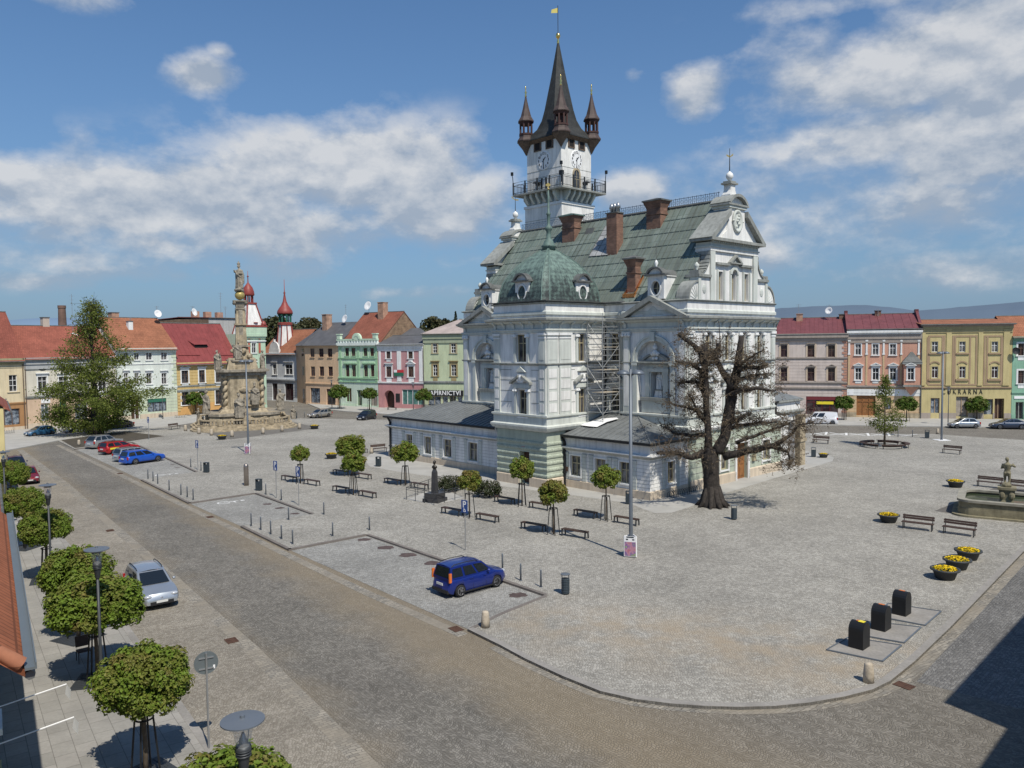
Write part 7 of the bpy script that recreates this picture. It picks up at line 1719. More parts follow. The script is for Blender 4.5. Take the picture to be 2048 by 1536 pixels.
# scaffold between the pavilion and the main wall
t=thing('scaffolding','metal tube scaffolding with wooden decks in the inner corner of the town hall','scaffolding',C0,HANG)
X_=(2.6,4.9);Y_=(7.0,8.75);q=MB()
for x in X_:
 for y in Y_:q.tube([(x,y,5.0 if x<3 else 5.9),(x,y,15.1 if y<8 else 14.2)],0.035,6)
q.build('upright',M['scaf'],t);q=MB();k=0;z=6.4
while z<14.6:
 for x in X_:q.tube([(x,Y_[0],z),(x,Y_[1],z)],0.025,5)
 for y in Y_:q.tube([(X_[0],y,z),(X_[1],y,z)],0.025,5)
 z+=0.5
q.build('ledger',M['scaf'],t);q=MB()
for z0,s in((6.2,1),(8.3,-1),(10.3,1),(12.3,-1)):
 a,b=(X_ if s>0 else X_[::-1])
 for y in Y_:q.tube([(a,y,z0),(b,y,z0+2)],0.025,5)
 q.tube([(X_[0],Y_[0],z0),(X_[0],Y_[1],z0+2)],0.025,5);q.tube([(X_[1],Y_[1],z0),(X_[1],Y_[0],z0+2)],0.025,5)
q.build('brace',M['scaf'],t)
for z in(8.1,10.1,12.1):q=MB();q.box(X_[0],X_[1],Y_[0]+0.1,Y_[1]-0.5,z,z+0.05);q.build('deck',M['board'],t)
def wingpt(px,py):
 d=ray(px,py);n=HU*-.2797+Vector((0,0,1));return hloc(EYE+d*((hw(-.45,0,4.56)-EYE).dot(n)/d.dot(n)))
q=MB();T_=[wingpt(*p)+Vector((0,0,.05+.07*(i%3)))for i,p in enumerate(((1158,851),(1180,846),(1206,841),(1233,836),(1237,840),(1214,848),(1194,855),(1176,855)))];q.add(T_,[(0,1,6,7),(1,2,5,6),(2,3,4,5)])
o=q.build('tarpaulin',M['signwhite'],None,C0);o.rotation_euler=(0,0,HANG);tag(o,'crumpled white tarpaulin lying on the wing roof below the scaffolding','tarpaulin')
t=thing('chair','dark garden chair standing under the broad foreground maple','chair',gp(168,1322),R(40));q=MB();q.box(-.24,.24,-.22,.22,.43,.46);q.build('seat',M['bench'],t);q=MB(Matrix.Translation((0,.22,.46))@Matrix.Rotation(R(-12),4,'X'));q.box(-.24,.24,-.015,.015,0.08,.5);q.build('backrest',M['bench'],t)
for x in(-.22,.22):
 for y in(-.2,.2):q=MB();q.tube([(x,y*1.15,0),(x,y,.45)],.018,5);q.build('leg',M['iron'],t)
# ------------------------------------------------------------------ cars
M['tyre']=mat('tyre_rubber',(0.018,0.018,0.019),0.85);M['rim']=mat('alloy_rim',(0.5,0.5,0.52),0.3,0.8);M['carglass']=mat('car_glass',(0.012,0.016,0.02),0.04,spec=0.8)
M['cardark']=mat('black_car_plastic',(0.02,0.02,0.022),0.6);M['headl']=mat('headlamp_glass',(0.6,0.62,0.65),0.1,0.4);M['taill']=mat('red_tail_lamp',(0.38,0.02,0.015),0.2);M['amber']=mat('amber_tail_lamp',(0.65,0.16,0.03),0.2)
M['plate']=mat('number_plate',(0.62,0.62,0.6),0.5)
def paint(n,c,metal=0.25):return mat(n,c,0.28,metal,spec=0.5,coat=0.7,var=0.05)
def interp(T,x):
 if x<=T[0][0]:return T[0][1]
 for(a,ya),(b,yb)in zip(T[:-1],T[1:]):
  if a<=x<=b:k=(x-a)/(b-a);k=k*k*(3-2*k)*0.5+k*0.5;return ya+(yb-ya)*k
 return T[-1][1]
# body kinds: length, width, height, wheelbase, wheel radius, top line of lower body, glasshouse (rear base, rear top, front top, front base) in fractions of length from the rear
KINDS={'estate':(4.55,1.77,1.47,2.6,0.31,[(0,.60),(.02,.9),(.68,.93),(.74,.92),(.97,.74),(1,.52)],(.015,.07,.52,.74),3),'mini_suv':(3.75,1.62,1.58,2.36,0.31,[(0,.60),(.02,.95),(.68,.98),(.76,.99),(.97,.82),(1,.55)],(.015,.06,.58,.76),3),'suv':(4.4,1.82,1.63,2.6,0.34,[(0,.65),(.02,1.0),(.68,1.03),(.75,1.02),(.97,.85),(1,.6)],(.02,.14,.54,.74),3),'hatch':(3.95,1.69,1.43,2.5,0.29,[(0,.55),(.02,.9),(.66,.91),(.74,.9),(.97,.68),(1,.5)],(.02,.2,.55,.78),2),'saloon':(4.6,1.76,1.43,2.7,0.31,[(0,.55),(.02,.9),(.14,.95),(.68,.93),(.75,.91),(.97,.7),(1,.5)],(.06,.27,.55,.75),2),'mpv':(4.05,1.7,1.6,2.6,0.30,[(0,.6),(.02,.98),(.7,1.0),(.8,.97),(.97,.72),(1,.5)],(.015,.07,.55,.84),3),'van':(4.75,1.9,1.9,3.2,0.33,[(0,.6),(.01,1.12),(.74,1.12),(.82,1.06),(.97,.82),(1,.55)],(.008,.025,.68,.84),1)}
def make_car(name,label,kind,pm,A,B,side,cat='car',rails=False,amber=False,panel=False,group='parked cars'):
 """A, B: ground points of the rear and front wheel on the visible side ('R' or 'L')"""
 L,W,H,WB,wr,top,gh,nw=KINDS[kind]
 d=B-A;yaw=math.atan2(d.y,d.x);dirv=d.normalized();lv=Vector((-dirv.y,dirv.x,0));mid=(A+B)/2+lv*(W/2-0.08)*(1 if side=='R' else-1);mid.z=A.z
 t=thing(name,label,cat,mid,yaw,group);X=lambda f:-L/2+L*f
 N=26;b=MB();b.smooth=True;rows=[]
 xr_,xf_=-WB/2,WB/2
 for i in range(N+1):
  f=i/N;f=0.5-0.5*math.cos(PI*f)if False else f;x=X(f);e=abs(2*f-1);w=W/2*(1-0.20*max(0,(e-0.72)/0.28)**2.2);zt=interp(top,f);zb=0.2+0.10*max(0,(e-0.85)/0.15)
  for xc in(xr_,xf_):
   dx=abs(x-xc)
   if dx<wr*1.12:zb=max(zb,0.0+wr+math.sqrt(max((wr*1.12)**2-dx*dx,0))*0.92 if dx<wr else zb)
  zb=min(zb,zt-0.12);m_=zb+(zt-zb)*0.55
  half=[(0,zb),(w*0.9,zb),(w*0.985,zb+(m_-zb)*0.4),(w,m_),(w*0.985,zt-0.10),(w*0.93,zt-0.025),(w*0.72,zt+0.012),(0,zt+0.03)]
  rows.append([(x,y,z)for y,z in half]+[(x,-y,z)for y,z in half[-2:0:-1]])
 n=len(rows[0]);vs=[p for r in rows for p in r];b.add(vs,[(i*n+k,i*n+(k+1)%n,(i+1)*n+(k+1)%n,(i+1)*n+k)for i in range(N)for k in range(n)]+[tuple(range(n)),tuple(N*n+k for k in range(n-1,-1,-1))])
 gb,gt,ft,fb=[X(q)for q in gh];zb=interp(top,.45)-0.02;zr=H;w0,w1=W/2*0.93,W/2*0.76
 def gpt(u,v,s):
  a=gb+(fb-gb)*u;c=gt+(ft-gt)*u;zb_=zb;x=a+(c-a)*v;bow=0.05*(1-(2*u-1)**2)*v;wv=w0+(w1-w0)*v**1.25;wv*=1-0.06*(2*u-1)**4
  return(x,s*wv,zb_+(zr-zb_-0.05+bow)*v)
 U=[i/12 for i in range(13)]
 for s in(1,-1):
  for i in range(12):
   for v0,v1 in((0,.35),(.35,.7),(.7,1.0)):b.quad(gpt(U[i],v0,s),gpt(U[i+1],v0,s),gpt(U[i+1],v1,s),gpt(U[i],v1,s))
 for i in range(12):
  p=[gpt(U[i],1,1),gpt(U[i+1],1,1),gpt(U[i+1],1,-1),gpt(U[i],1,-1)];c0=(p[0][0],0,p[0][2]+0.045);c1=(p[1][0],0,p[1][2]+0.045);b.quad(p[0],p[1],c1,c0);b.quad(c0,c1,p[2],p[3])
 for u in(0,1):
  for v0,v1 in((0,.5),(.5,1.0)):b.quad(gpt(u,v0,1),gpt(u,v1,1),gpt(u,v1,-1),gpt(u,v0,-1))
 b.smooth=False;b.k=1
 for f in((.22,.395,.62)if nw==3 and kind!='van' else(.36,.64)):
  for s in(1,-1):b.quad((X(f)-.006,s*(W/2+.002),.34),(X(f)+.006,s*(W/2+.002),.34),(X(f)+.006,s*(W/2*.985+.004),zb-.06),(X(f)-.006,s*(W/2*.985+.004),zb-.06))
 bo=b.build('body',[pm,M['cardark']],t);bm=bmesh.new();bm.from_mesh(bo.data);bmesh.ops.remove_doubles(bm,verts=bm.verts,dist=1e-4);bmesh.ops.recalc_face_normals(bm,faces=bm.faces)
 for e in bm.edges:
  if len(e.link_faces)==2 and e.link_faces[0].normal.angle(e.link_faces[1].normal,0)>R(38):e.smooth=False
 bm.to_mesh(bo.data);bm.free()
 off=0.012
 def pane(nm,u0,u1,v0,v1,s):
  q=MB();g=lambda u,v:(lambda p:(p[0],p[1]+s*off,p[2]))(gpt(u,v,s));vm=(v0+v1)/2
  q.quad(g(u0,v0),g(u1,v0),g(u1,vm),g(u0,vm));q.quad(g(u0,vm),g(u1,vm),g(u1,v1),g(u0,v1));q.build(nm,M['carglass'],t)
 cuts={1:[(.80,.97)],2:[(.10,.48),(.54,.93)],3:[(.05,.30),(.35,.62),(.67,.95)]}[nw]
 if kind=='van':cuts=[(.80,.97),(.52,.76)]
 for s in(1,-1):
  for u0,u1 in cuts:pane('side_window',u0,u1,.14,.86,s)
  q=MB();q.ball((X(gh[3])-0.42,s*(W/2+0.07),zb+0.12),0.085,8,1,1,0.8);q.build('mirror',pm,t)
 for u,nm in((0,'rear_window'),(1,'windscreen')):
  k=-1 if u==0 else 1;q=MB();ys=.86
  P=[gpt(u,.1,ys),gpt(u,.92,ys),gpt(u,.92,-ys),gpt(u,.1,-ys)];o_=0.02;q.add([(p[0]+k*o_,p[1],p[2]+o_)for p in P],[(0,1,2,3)])
  if not(kind=='van' and u==0):q.build(nm,M['carglass'],t)
 for xc in(xr_,xf_):
  for s in(1,-1):
   q=MB(Matrix.Translation((xc,s*(W/2-0.1),wr))@Matrix.Rotation(PI/2*-s,4,'X'));q.smooth=True;q.lathe([(wr*.62,-0.1),(wr*.93,-0.1),(wr,-0.06),(wr,0.06),(wr*.93,0.1),(wr*.62,0.1)],22);o=q.build('wheel',M['tyre'],t)
   q=MB(Matrix.Translation((xc,s*(W/2-0.1),wr))@Matrix.Rotation(PI/2*-s,4,'X'));q.lathe([(wr*.66,0.102),(wr*.6,0.108),(wr*.58,0.085)],20,cap=False);q.lathe([(0,0.1),(wr*.14,0.1),(wr*.14,0.08)],10)
   for a in range(6):q.M=Matrix.Translation((xc,s*(W/2-0.1),wr))@Matrix.Rotation(PI/2*-s,4,'X')@Matrix.Rotation(a*PI/3,4,'Z');q.box(wr*.1,wr*.62,-0.03,0.03,0.075,0.1)
   q.build('rim',M['rim'],o)
 zt=interp(top,.97)
 for s in(1,-1):
  q=MB();x=X(.965);yy=s*W*.335;q.smooth=True;q.ball((x,yy,zt-0.07),0.15,10,0.9,1.25,0.6);q.build('headlight',M['headl'],t)
  q=MB();zz=interp(top,.03);x=X(.012);q.box(x-0.025,x+0.12,s*W*.445-(.03 if amber else.07),s*W*.445+0.04,zz-(.12 if amber else 0.3),zz+(0.34 if amber else 0.0));q.build('taillight',M['amber' if amber else 'taill'],t)
 q=MB();q.box(X(0)-0.045,X(0)+0.25,-W*.40,W*.40,0.26,0.42);q.build('rear_bumper',M['cardark']if amber or panel else pm,t);q=MB();q.box(X(1)-0.16,X(1)+0.02,-W*.30,W*.30,0.27,0.44);q.build('grille',M['cardark'],t);q=MB();q.ball((X(1)-.03,0,interp(top,1)+.06),.06,8,.6,1,1);q.build('badge',M['rim'],t)
 q=MB();q.box(X(0)-0.055,X(0)-0.03,-0.26,0.26,0.62,0.74);q.build('number_plate',M['plate'],t);q=MB();q.box(X(1)+0.021,X(1)+0.033,-0.26,0.26,0.37,0.48);q.build('number_plate',M['plate'],t)
 for s in(1,-1):
  q=MB();q.box(X(.18),X(.82),s*W*.5-0.012,s*W*.5+0.012,0.2,0.27);q.build('sill',M['cardark'],t)
  q=MB()
  for f in(.36,.6):q.box(X(f)-0.1,X(f)+0.1,s*(W*.5)-0.02,s*(W*.5)+0.012,zb-0.13,zb-0.1);
  q.build('door_handle',pm,t)
  if rails:q=MB();q.tube([gpt(.04,1,s*.9),*[(gpt(u,1,s*.9)[0],gpt(u,1,s*.9)[1],gpt(u,1,1)[2]+0.08)for u in(.12,.4,.8)],gpt(.9,1,s*.9)],0.022,6);q.build('roof_rail',M['cardark'],t)
 if panel:
  q=MB();q.box(X(.1),X(.34),-W/2-0.004,-W/2+0.02,0.95,1.12)if False else q.quad((X(.10),-W*.5-0.004,.62),(X(.36),-W*.5-0.004,.62),(X(.36),-W*.5-0.004,.82),(X(.10),-W*.5-0.004,.82));q.build('side_lettering_panel',M['signyellow'],t)
 return t
zr_=ZR+0.01
g_=lambda x,y,z=zr_:gp(x,y,z)
silver=paint('silver_car_paint',(0.42,0.45,0.48),0.6)
make_car('parked_car','blue mini SUV with amber tail lamps alone in the nearest parking bay','mini_suv',paint('deep_blue_car_paint',(0.008,0.024,0.19)),g_(917,1195),g_(996,1173),'R',rails=True,amber=True)
rb1,fb1=g_(265,930),g_(322,922);make_car('parked_car','bright blue estate car, nearest of the four cars parked side by side','estate',paint('bright_blue_car_paint',(0.015,0.10,0.52)),rb1,fb1,'R')
dirp=(gp(150,898)-gp(281,959)).normalized()
make_car('parked_car','silver estate car parked right behind the bright blue estate','estate',silver,rb1+dirp*3.0,fb1+dirp*3.0,'R',rails=True)
rc=paint('bright_red_car_paint',(0.42,0.012,0.014));make_car('parked_car','bright red estate car with yellow side lettering parked second from the linden','estate',rc,g_(219,910),g_(276,902),'R',rails=True,panel=True)
make_car('parked_car','grey SUV parked beside the linden bed next to the red car','suv',paint('warm_grey_car_paint',(0.36,0.35,0.34),0.5),g_(190,899),g_(246,891),'R')
make_car('parked_car','small teal blue hatchback parked at the far left pavement','hatch',paint('teal_blue_car_paint',(0.03,0.11,0.22)),g_(105,870),g_(68,874),'L')
make_car('parked_car','silver hatchback parked behind the linden trunk on its left','hatch',silver,g_(181,864),g_(141,867.5),'L')
make_car('parked_car','brown saloon parked behind the linden on its right','saloon',paint('dull_brown_car_paint',(0.12,0.09,0.07)),g_(259,856),g_(222,859.5),'L')
sv=(pv[-1]-pv[0]).normalized()
def along(px,py,wb):c=g_(px,py);return c-sv*wb/2,c+sv*wb/2
a,b=along(336,1189,2.6);make_car('parked_car','silver estate car facing the camera behind the foreground maples','estate',silver,a,b,'L',rails=True)
a,b=along(74,962,2.5);make_car('parked_car','dark red hatchback half hidden by the left maples','hatch',paint('dark_red_car_paint',(0.19,0.012,0.016)),a,b,'L')
a,b=along(50,940,2.6);make_car('parked_car','dark navy estate behind the dark red hatchback at left','estate',paint('navy_car_paint',(0.015,0.02,0.05)),a,b,'L',rails=True)
make_car('moving_car','beige silver estate driving on the far road before the orange house','estate',paint('beige_silver_car_paint',(0.36,0.33,0.28),0.5),g_(657,834),g_(634.5,836.5),'L',group='cars on the far road')
make_car('moving_car','black compact people carrier on the far road before the mint house','mpv',paint('black_car_paint',(0.015,0.016,0.02)),g_(751,838.5),g_(731,842),'L',group='cars on the far road')
make_car('parked_van','white panel van parked right of the town hall','van',paint('white_van_paint',(0.72,0.73,0.76),0.0),g_(1667,850.5),g_(1617,849.5),'L','van')
make_car('parked_car','silver hatchback with red lamps parked before the mustard house','hatch',silver,g_(1954,857),g_(1911,857),'L')
make_car('parked_car','dark blue grey saloon cut by the right edge of the view','saloon',paint('slate_blue_car_paint',(0.035,0.05,0.085)),g_(2045,859),g_(1998,858.5),'L')
# ------------------------------------------------------------------ trees
def leaf(f,c,s,n,g,col,fold=0.35):
 """one folded leaf of two faces, lying roughly across the direction n"""
 a=Vector((g.uniform(-1,1),g.uniform(-1,1),g.uniform(-1,1)));u=n.cross(a)
 if u.length<1e-4:u=n.orthogonal()
 u.normalize();w=n.cross(u).normalized();f.col=col;up_=n*s*fold
 p=[c-u*s,c+w*s*0.75+up_,c+u*s*1.1,c-w*s*0.75+up_]
 f.add(p,[(0,1,2),(0,2,3)])
def crown(name,m,n,rx,rz,size,seed,nc=70,cr=0.42,red=0.3,top=None,low=-0.75):
 """leaf crown: leaves on the outsides of many small clumps spread over and through an ellipsoid"""
 g=random.Random(seed);f=MB();C=[]
 for i in range(nc):
  z=g.uniform(low,1.0);a=g.uniform(0,2*PI);k=math.sqrt(max(1-z*z,0));q=g.uniform(0.70,0.94)if g.random()<0.8 else g.uniform(0.25,0.7)
  w=1.0 if top is None else top(z);C.append((Vector((rx*q*k*math.cos(a)*w,rx*q*k*math.sin(a)*w,rz*q*z)),cr*g.uniform(0.65,1.25),min(1,max(0,g.gauss(red+0.25*max(z,0),0.3)))))
 for i in range(n):
  c,r,t=C[g.randrange(nc)];d=Vector((g.gauss(0,1),g.gauss(0,1),g.gauss(0.25,1))).normalized();p=c+d*r*g.uniform(0.75,1.08)*Vector((1,1,0.8)).length/1.62
  nn=(d+Vector((g.uniform(-.7,.7),g.uniform(-.7,.7),g.uniform(-.2,.9)))).normalized();leaf(f,p,size*g.uniform(0.6,1.3),nn,g,(min(1,max(0,t+g.uniform(-.2,.25))),g.random(),0))
 me=f.build(name,m);d=me.data;bpy.data.objects.remove(me);return d
def guard(par,h=1.75):
 for k in range(4):
  a=k*PI/2+PI/4;q=MB();q.tube([(0.42*math.cos(a),0.42*math.sin(a),0),(0.26*math.cos(a),0.26*math.sin(a),h)],0.03,5);q.build('guard_bar',M['black'],par)
 q=MB();q.tube([(0.26*math.cos(2*PI*i/12),0.26*math.sin(2*PI*i/12),h)for i in range(13)],0.028,5);q.build('guard_ring',M['black'],par)
def limbs(zb,zt,r,rr,seed,n=9):
 g=random.Random(seed);q=MB();q.smooth=True;q.tube([(0,0,0),(0.02,0,zb*0.5),(0,0.02,zb),(0,0,zt)],[r*1.25,r,r*0.9,r*0.35],8)
 for i in range(n):
  a=2*PI*i/n+g.uniform(-.3,.3);z=zb+(zt-zb)*g.uniform(0,0.5);e=rr*g.uniform(0.6,0.85);q.tube([(0,0,z),(e*.45*math.cos(a),e*.45*math.sin(a),z+e*.35),(e*math.cos(a),e*math.sin(a),z+e*g.uniform(.3,.8))],[r*.5,r*.3,r*.1],5)
 return q
FM=[crown('crown',M['maple'],26000,1.26,0.87,0.056,s,190,0.27,0.08)for s in(1,2)]
fg=[((450,1618),1.15,'nearest round maple cut by the bottom edge beside the lantern'),((285,1362),1.0,'single round maple in full view left of the round sign back'),((190,1212),1.3,'broad round maple hiding part of the silver estate'),((152,1146),1.1,'round maple just behind the broad one by the silver estate'),((91,1056),0.98,'round maple with a dark lantern shadow on its crown'),((46,1006),0.97,'round maple beside the grey rooftop box at left'),((20,948),1.05,'farthest round maple of the left pavement row')]
gr0=None
for i,((px,py),k,lab)in enumerate(fg):
 c=gp(px,py,2.85);t=thing('maple_tree',lab,'tree',(c.x,c.y,0.0),i*0.9,'round maples along the left pavement')
 mobj('crown',FM[i%2],t,(0,0,2.85)).scale=(k,k,1.0 if k<1.1 else 1.12)
 limbs(1.75,2.9,0.075,1.0,i).build('trunk',M['barkl'],t);guard(t)
 q=MB()
 for a in range(9):
  for b in range(2):q.box(-0.75+a*0.167,-0.64+a*0.167,-0.75+b*0.76,-0.02+b*0.76,0.006,0.022)
 q.box(-0.8,0.8,-0.8,0.8,0.0,0.012);q.build('tree_grate',M['iron'],t)
YM=[crown('crown',M['maple2'],4600,0.95,0.78,0.085,s,60,0.28,r)for s,r in((11,0.02),(12,0.15),(13,0.42))]
PICK={'A':0,'C':1,'B':0,'D':0,'E':2,'F':0,'G':2,'H':0}
for k,b,c,rpx,lab in TREES:
 P=gp(*b);z=zat(c[0],c[1],P);rad=rpx*(P-EYE).length/FPX;sc=rad/1.05
 t=thing('young_maple',lab,'tree',P,len(lab)*0.7,'young maples between benches on the square');mobj('crown',YM[PICK[k]],t,(0,0,z)).scale=(sc,sc,sc*(0.8 if k=='C' else 1.0));limbs(z-0.75,z+0.2,0.05,0.6,rpx,6).build('trunk',M['barkl'],t);guard(t)
GC=[crown('crown',M['globe'],3600,1.55,1.15,0.13,s,80,0.35,0.3)for s in(21,22)]
for px,pb,pc,r,lab in((78,850,823,23,'clipped round tree before the ivory house at far left'),(392,829,798,20,'clipped round tree before the bright yellow house'),(679,818,785,21,'clipped round tree hiding the door of the orange house'),(739,821,788,17,'clipped brownish round tree before the mint house door'),(847,821,791,19,'clipped round tree at the stationery shop corner'),(1688,840,806,20,'clipped round tree between the pale pink and peach houses'),(1813,843,809,20,'clipped round tree before the peach house, right of the young linden'),(1953,838,810,21,'clipped round tree before the gate of the mustard house')):
 P=gp(px,pb);z=zat(px,pc,P);sc=r*(P-EYE).length/FPX/1.75;t=thing('clipped_tree',lab,'tree',P,px,'clipped round trees before the far houses');mobj('crown',GC[px%2],t,(0,0,z)).scale=(sc,sc,sc*0.95);limbs(z-1.0,z,0.08,0.8,px,6).build('trunk',M['barkl'],t);guard(t,2.0)
# big linden at left: bare upper limbs, dense lower skirt
P=gp(192,868);D_=(P-EYE).length/FPX;g=random.Random(5);t=thing('linden_tree','large old linden with dense lower leaves and thin pointed top at left','tree',P)
q=MB();q.smooth=True;Hh=zat(190,597,P);q.tube([(0,0,-0.1),(0.05,0,1.2),(0.1,0,4),(-0.1,0,9),(-0.2,0,Hh-1)],[1.2,0.85,0.6,0.28,0.04],10)
f=MB()
def lprof(h):return interp([(0.05,2.0),(0.10,6.0),(0.2,7.6),(0.33,7.7),(0.48,6.2),(0.6,4.9),(0.7,4.2),(0.78,2.6),(0.84,1.9),(0.93,1.7),(1.0,0.5)],h)
for i in range(170):
 h=0.05+0.93*(i+g.random())/170;a=g.uniform(0,2*PI);rr=lprof(h)*g.uniform(0.45,1.0)*(1.12 if math.cos(a)>0 and h<0.45 else 0.92);z0=Hh*h*0.86;z1=Hh*h
 lump=noise.noise((math.cos(a)*1.6,math.sin(a)*1.6,h*6));rr*=1+.35*lump;tip=Vector((rr*math.cos(a),rr*math.sin(a),z1));mid=tip*0.5+Vector((0,0,z0*0.5+g.uniform(0,.5)));r0=0.085*(1.05-h);q.tube([(0,0,z0*0.9),mid,tip],[r0,r0*0.6,0.02],4)
 dense=(1.0 if h<0.36 else(0.5 if h<0.6 else 0.3))*(1+.9*lump+.25*math.cos(a))
 for k in range(int(max(300*dense,40))):
  w=g.uniform(0.35,1.05);c=mid.lerp(tip,w)+Vector((g.gauss(0,.62),g.gauss(0,.62),g.gauss(-.1,.42)));d=Vector((g.uniform(-1,1),g.uniform(-1,1),g.uniform(-.1,1))).normalized();leaf(f,c,g.uniform(0.08,0.165),d,g,(g.random()*(0.4+h*.5),g.random(),0))
 for k in range(5):c=tip+Vector((g.gauss(0,.8),g.gauss(0,.8),g.gauss(.2,.6)));q.tube([mid.lerp(tip,0.7),c],[0.03,0.01],3,False)
q.build('trunk',M['bark'],t);f.build('crown',M['linden'],t)
# young linden in the ring bench
P=gp(1769,893);t=thing('young_linden','slender young linden with teardrop crown inside the ring bench','tree',P);Hh=zat(1766,757,P);q=MB();q.smooth=True;q.tube([(0,0,0),(0,0,2.2),(0,0,Hh-0.4)],[0.14,0.11,0.02],8);f=MB();g=random.Random(8)
for i in range(70):
 h=g.uniform(0,1);a=g.uniform(0,2*PI);z=1.9+(Hh-2.0)*h;rr=interp([(0,1.3),(.12,2.3),(.35,2.05),(.65,1.15),(.9,.4),(1,.1)],h)*g.uniform(.5,1);tip=Vector((rr*math.cos(a),rr*math.sin(a),z+0.1));q.tube([(0,0,z-0.3),tip],[0.04,0.01],3)
 for k in range(48):c=tip*g.uniform(.5,1.05);c.z=tip.z;c+=Vector((g.gauss(0,.25),g.gauss(0,.25),g.gauss(0,.25)));leaf(f,c,g.uniform(.06,.11),Vector((g.uniform(-1,1),g.uniform(-1,1),g.uniform(0,1))).normalized(),g,(g.random()*.7,g.random(),0))
q.build('trunk',M['barkl'],t);f.build('crown',M['linden'],t)
# the great pruned tree: stubbed limbs, dry twigs
P=gp(1425,1012);t=thing('pruned_tree','huge old pruned tree with dark forked trunk and dry brown twigs before the hall gable','tree',P);g=random.Random(12);DD=(P.x**2+P.y**2)**0.5
rh=Vector((P.y,-P.x,0)).normalized();rd=Vector((P.x,P.y,0)).normalized()
def tp(px,py,dp=0.0):
 d=ray(px,py);hd=d.x*rd.x+d.y*rd.y;k=(DD+dp)/hd;return EYE+d*k-P
TR_=[([(1425,1014),(1424,985),(1422,950),(1420,915),(1424,896)],[1.0,.66,.57,.68,.5],0,0),([(1418,910),(1416,870),(1412,800),(1409,740),(1408,690)],[.38,.27,.24,.22,.21],-.3,1),([(1434,905),(1450,870),(1460,820),(1464,770),(1475,728),(1483,672)],[.46,.4,.42,.4,.26,.2],.3,1),([(1408,905),(1385,914),(1350,905),(1313,906)],[.32,.24,.17,.13],-.9,1),([(1448,915),(1500,902),(1545,892),(1578,872)],[.32,.25,.2,.12],-.6,1),([(1545,893),(1575,903)],[.16,.1],-.7,1),([(1409,742),(1398,700),(1375,680),(1356,669)],[.26,.2,.15,.1],.2,1),([(1406,720),(1420,714),(1436,700),(1438,688)],[.24,.2,.18,.17],.1,1),([(1464,778),(1448,745),(1433,718),(1432,700)],[.3,.25,.2,.17],.5,1),([(1408,770),(1398,738),(1378,725),(1350,722)],[.22,.16,.12,.06],-.5,1),([(1410,790),(1395,765),(1372,763),(1358,768)],[.2,.15,.1,.06],.5,1),([(1474,740),(1495,736),(1520,735),(1534,728)],[.22,.17,.14,.08],.2,1),([(1464,790),(1480,780),(1515,777),(1550,782)],[.24,.18,.13,.06],-.5,1),([(1460,845),(1480,838),(1488,830)],[.2,.15,.1],.3,1),([(1412,845),(1400,832),(1385,800),(1378,790)],[.16,.12,.08,.05],-.5,1),([(1450,860),(1475,850),(1520,846),(1556,842)],[.2,.14,.09,.04],.9,1),([(1412,870),(1380,872),(1345,866),(1320,850)],[.18,.13,.09,.04],.8,1),([(1470,885),(1520,868),(1570,850),(1605,835)],[.16,.11,.07,.03],.4,1),([(1405,825),(1370,815),(1335,806)],[.13,.09,.04],.2,1),([(1578,872),(1600,850),(1625,845)],[.1,.06,.03],-.6,1),([(1462,760),(1505,752),(1540,748)],[.13,.09,.04],.8,1),([(1440,716),(1441,672),(1436,640)],[.05,.035,.02],.2,0),([(1474,735),(1500,715),(1528,700)],[.12,.08,.04],-.3,1),([(1575,903),(1582,925),(1576,940)],[.08,.05,.03],-.7,1)]
q=MB();q.smooth=True;tw=MB();f=MB()
for pts,rs,dp,sp in TR_:
 Q=[tp(a,b,dp*(i/max(len(pts)-1,1))*2.2)for i,(a,b)in enumerate(pts)];n=len(Q);S_=[];RS=[]
 for i in range(n-1):
  for k in range(4):w=k/4;c=Q[i].lerp(Q[i+1],w);c+=Vector((noise.noise(c*.9),noise.noise(c*.9+Vector((7,0,0))),noise.noise(c*1.1+Vector((0,9,0)))))*0.13*(1 if sp else.5);S_.append(c);RS.append((rs[i]+(rs[i+1]-rs[i])*w)*(0.94+.12*g.random()))
 S_.append(Q[-1]);RS.append(rs[-1]);q.tube(S_,RS,12 if rs[0]>.4 else 7)
 if not sp:continue
 for i in range(1,len(S_)):
  for j in range(3 if rs[0]<.4 else 2):
   if rs[0]>.4 and g.random()<.45:continue
   d=Vector((g.gauss(0,1),g.gauss(0,1),g.gauss(.25,.55))).normalized();L_=g.uniform(.7,1.9);a0=S_[i];a1=a0+d*L_*.5+Vector((0,0,.1));a2=a0+d*L_+Vector((0,0,g.uniform(-.35,.2)));tw.tube([a0,a1,a2],[.026,.017,.007],4,False)
   for k in range(7):
    b0=a0.lerp(a1,g.random())if k<2 else a1.lerp(a2,g.random());e=Vector((g.gauss(0,1),g.gauss(0,1),g.gauss(0,.7))).normalized()*g.uniform(.25,.75);b1=b0+e+Vector((0,0,-.06));tw.tube([b0,b1],[.009,.004],3,False)
    for m_ in range(6):c=b0.lerp(b1,g.uniform(.3,1.1))+Vector((g.gauss(0,.05),g.gauss(0,.05),g.gauss(-.03,.05)));leaf(f,c,g.uniform(.03,.062),Vector((g.gauss(0,1),g.gauss(0,1),g.gauss(.3,1))).normalized(),g,(g.random(),g.random(),0))
for k in range(9):
 a=2*PI*k/9+g.uniform(-.2,.2);q.tube([(0.42*math.cos(a),0.42*math.sin(a),1.5),(0.75*math.cos(a),0.75*math.sin(a),0.4),(1.35*math.cos(a),1.35*math.sin(a),-0.1)],[.2,.22,.08],7)
q.build('trunk',M['bark'],t);tw.build('twigs',M['barkl'],t);f.build('dry_leaves',M['dry'],t)
